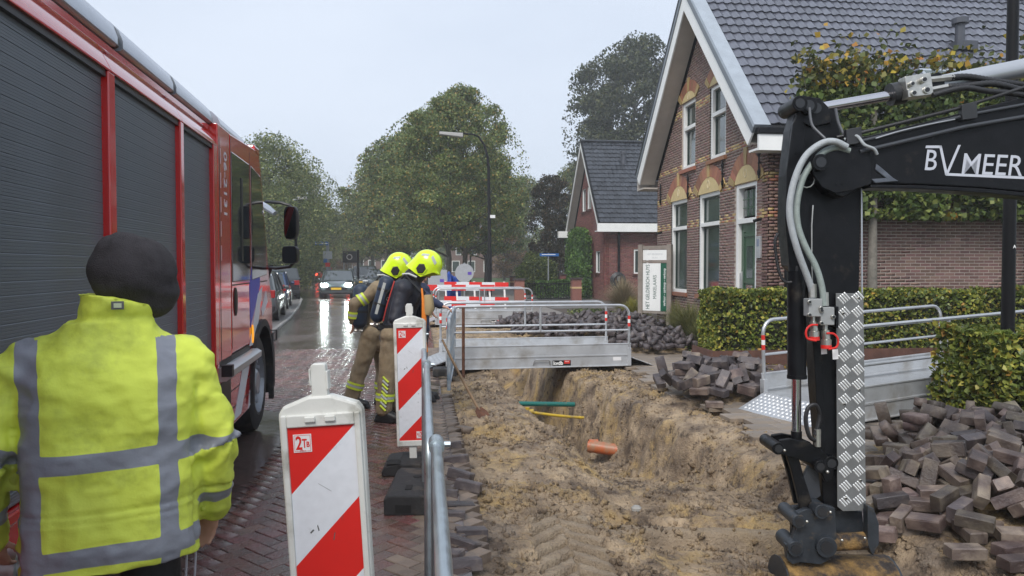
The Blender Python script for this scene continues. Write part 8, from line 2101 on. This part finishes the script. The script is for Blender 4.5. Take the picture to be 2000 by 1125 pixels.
ff2 = firefighter('firefighter in tan suit seen from behind with air cylinder, standing left of the leaning one', D2, c2, JB, tan, [((Vector(u2(701, 592, -.26))*.45+Vector(u2(697, 627, -.22))*.55), u2(697, 627, -.22), .074, 0), (u2(715, 582, -.235), u2(701, 592, -.26), .088, 0)], (u2(712, 563, -.20), u2(707, 628, -.20), .092, False), seed=9)
# ---------------------------------------------- third person with blue sleeve
D3, c3 = 9.3, 822; u3 = lambda px, py, dy=0: U(px, py, D3, c3, dy)
t = empty('person', 'person in dark blue coat half hidden behind the leaning firefighter, one hand stretched out', 'person', tuple(AD(c3, 519, D3)[:2])+(0,), -YAW)
JC = dict(head=u3(822, 530), face=(.9, -.2, -.2), neck=u3(820, 552), chest=u3(818, 572), pelvis=u3(816, 640), sh_l=u3(822, 567, .18), sh_r=u3(820, 568, -.16), el_r=u3(845, 586, -.20), wr_r=u3(865, 596, -.20), el_l=u3(820, 620, .25), wr_l=u3(830, 650, .2), hip_l=u3(818, 655, .1), hip_r=u3(815, 655, -.1), kn_l=u3(820, 720, .1), kn_r=u3(816, 720, -.1), an_l=u3(820, 772, .1), an_r=u3(816, 772, -.1), toe_l=u3(838, 781, .1), toe_r=u3(834, 781, -.1), hd_r=(1, 0, -.3), hu_r=(0, 0, 1))
organic('body', full_body(JC), .010, skin_m, t, 3); bluem = mat('dark_blue_coat', (.025, .035, .075), .7, var=.15, nscale=8)
def jb3(mb):
    capsule(mb, JC['pelvis'], JC['chest'], .14, .15, 14); capsule(mb, JC['sh_l'], JC['sh_r'], .085, .085)
    for s in 'lr': capsule(mb, JC['sh_'+s], JC['el_'+s], .07, .06); capsule(mb, JC['el_'+s], Vector(JC['el_'+s]).lerp(Vector(JC['wr_'+s]), .9), .06, .047)
organic('coat', jb3, .012, bluem, t, 4, lambda co: .006*n3(co, 12, 3))
def tb3(mb):
    capsule(mb, JC['hip_l'], JC['hip_r'], .12, .12)
    for s in 'lr': capsule(mb, JC['hip_'+s], JC['kn_'+s], .105, .08); capsule(mb, JC['kn_'+s], Vector(JC['an_'+s])+Vector((0, 0, .04)), .08, .07)
organic('trousers', tb3, .013, tm, t, 4); boots(t, JC, gear_black, h=.16)
def hair(mb): mb.ball(Vector(JC['head'])+Vector((-.01, 0, .045)), (.09, .095, .08), 14, 10)
organic('hair', hair, .012, mat('brown_hair', (.06, .035, .02), .8, bump=.5, bscale=120), t, 3)
# =========================== HAZE
mb = MB(); mb.box((-230, -24, -1.3), (280, 235, 27)); hz = mb.build('haze', mat('haze_surface', (1, 1, 1))); hz.data.materials.clear()
hm = bpy.data.materials.new('haze_air'); hm.use_nodes = True; N, L = nodes(hm); N.remove(N['Principled BSDF']); pvn = N.new('ShaderNodeVolumePrincipled'); pvn.inputs['Color'].default_value = (.93, .95, .98, 1); pvn.inputs['Density'].default_value = .0016; pvn.inputs['Anisotropy'].default_value = .2
L.new(pvn.outputs[0], N['Material Output'].inputs['Volume']); hz.data.materials.append(hm); hz['kind'] = 'stuff'; hz.display_type = 'WIRE'
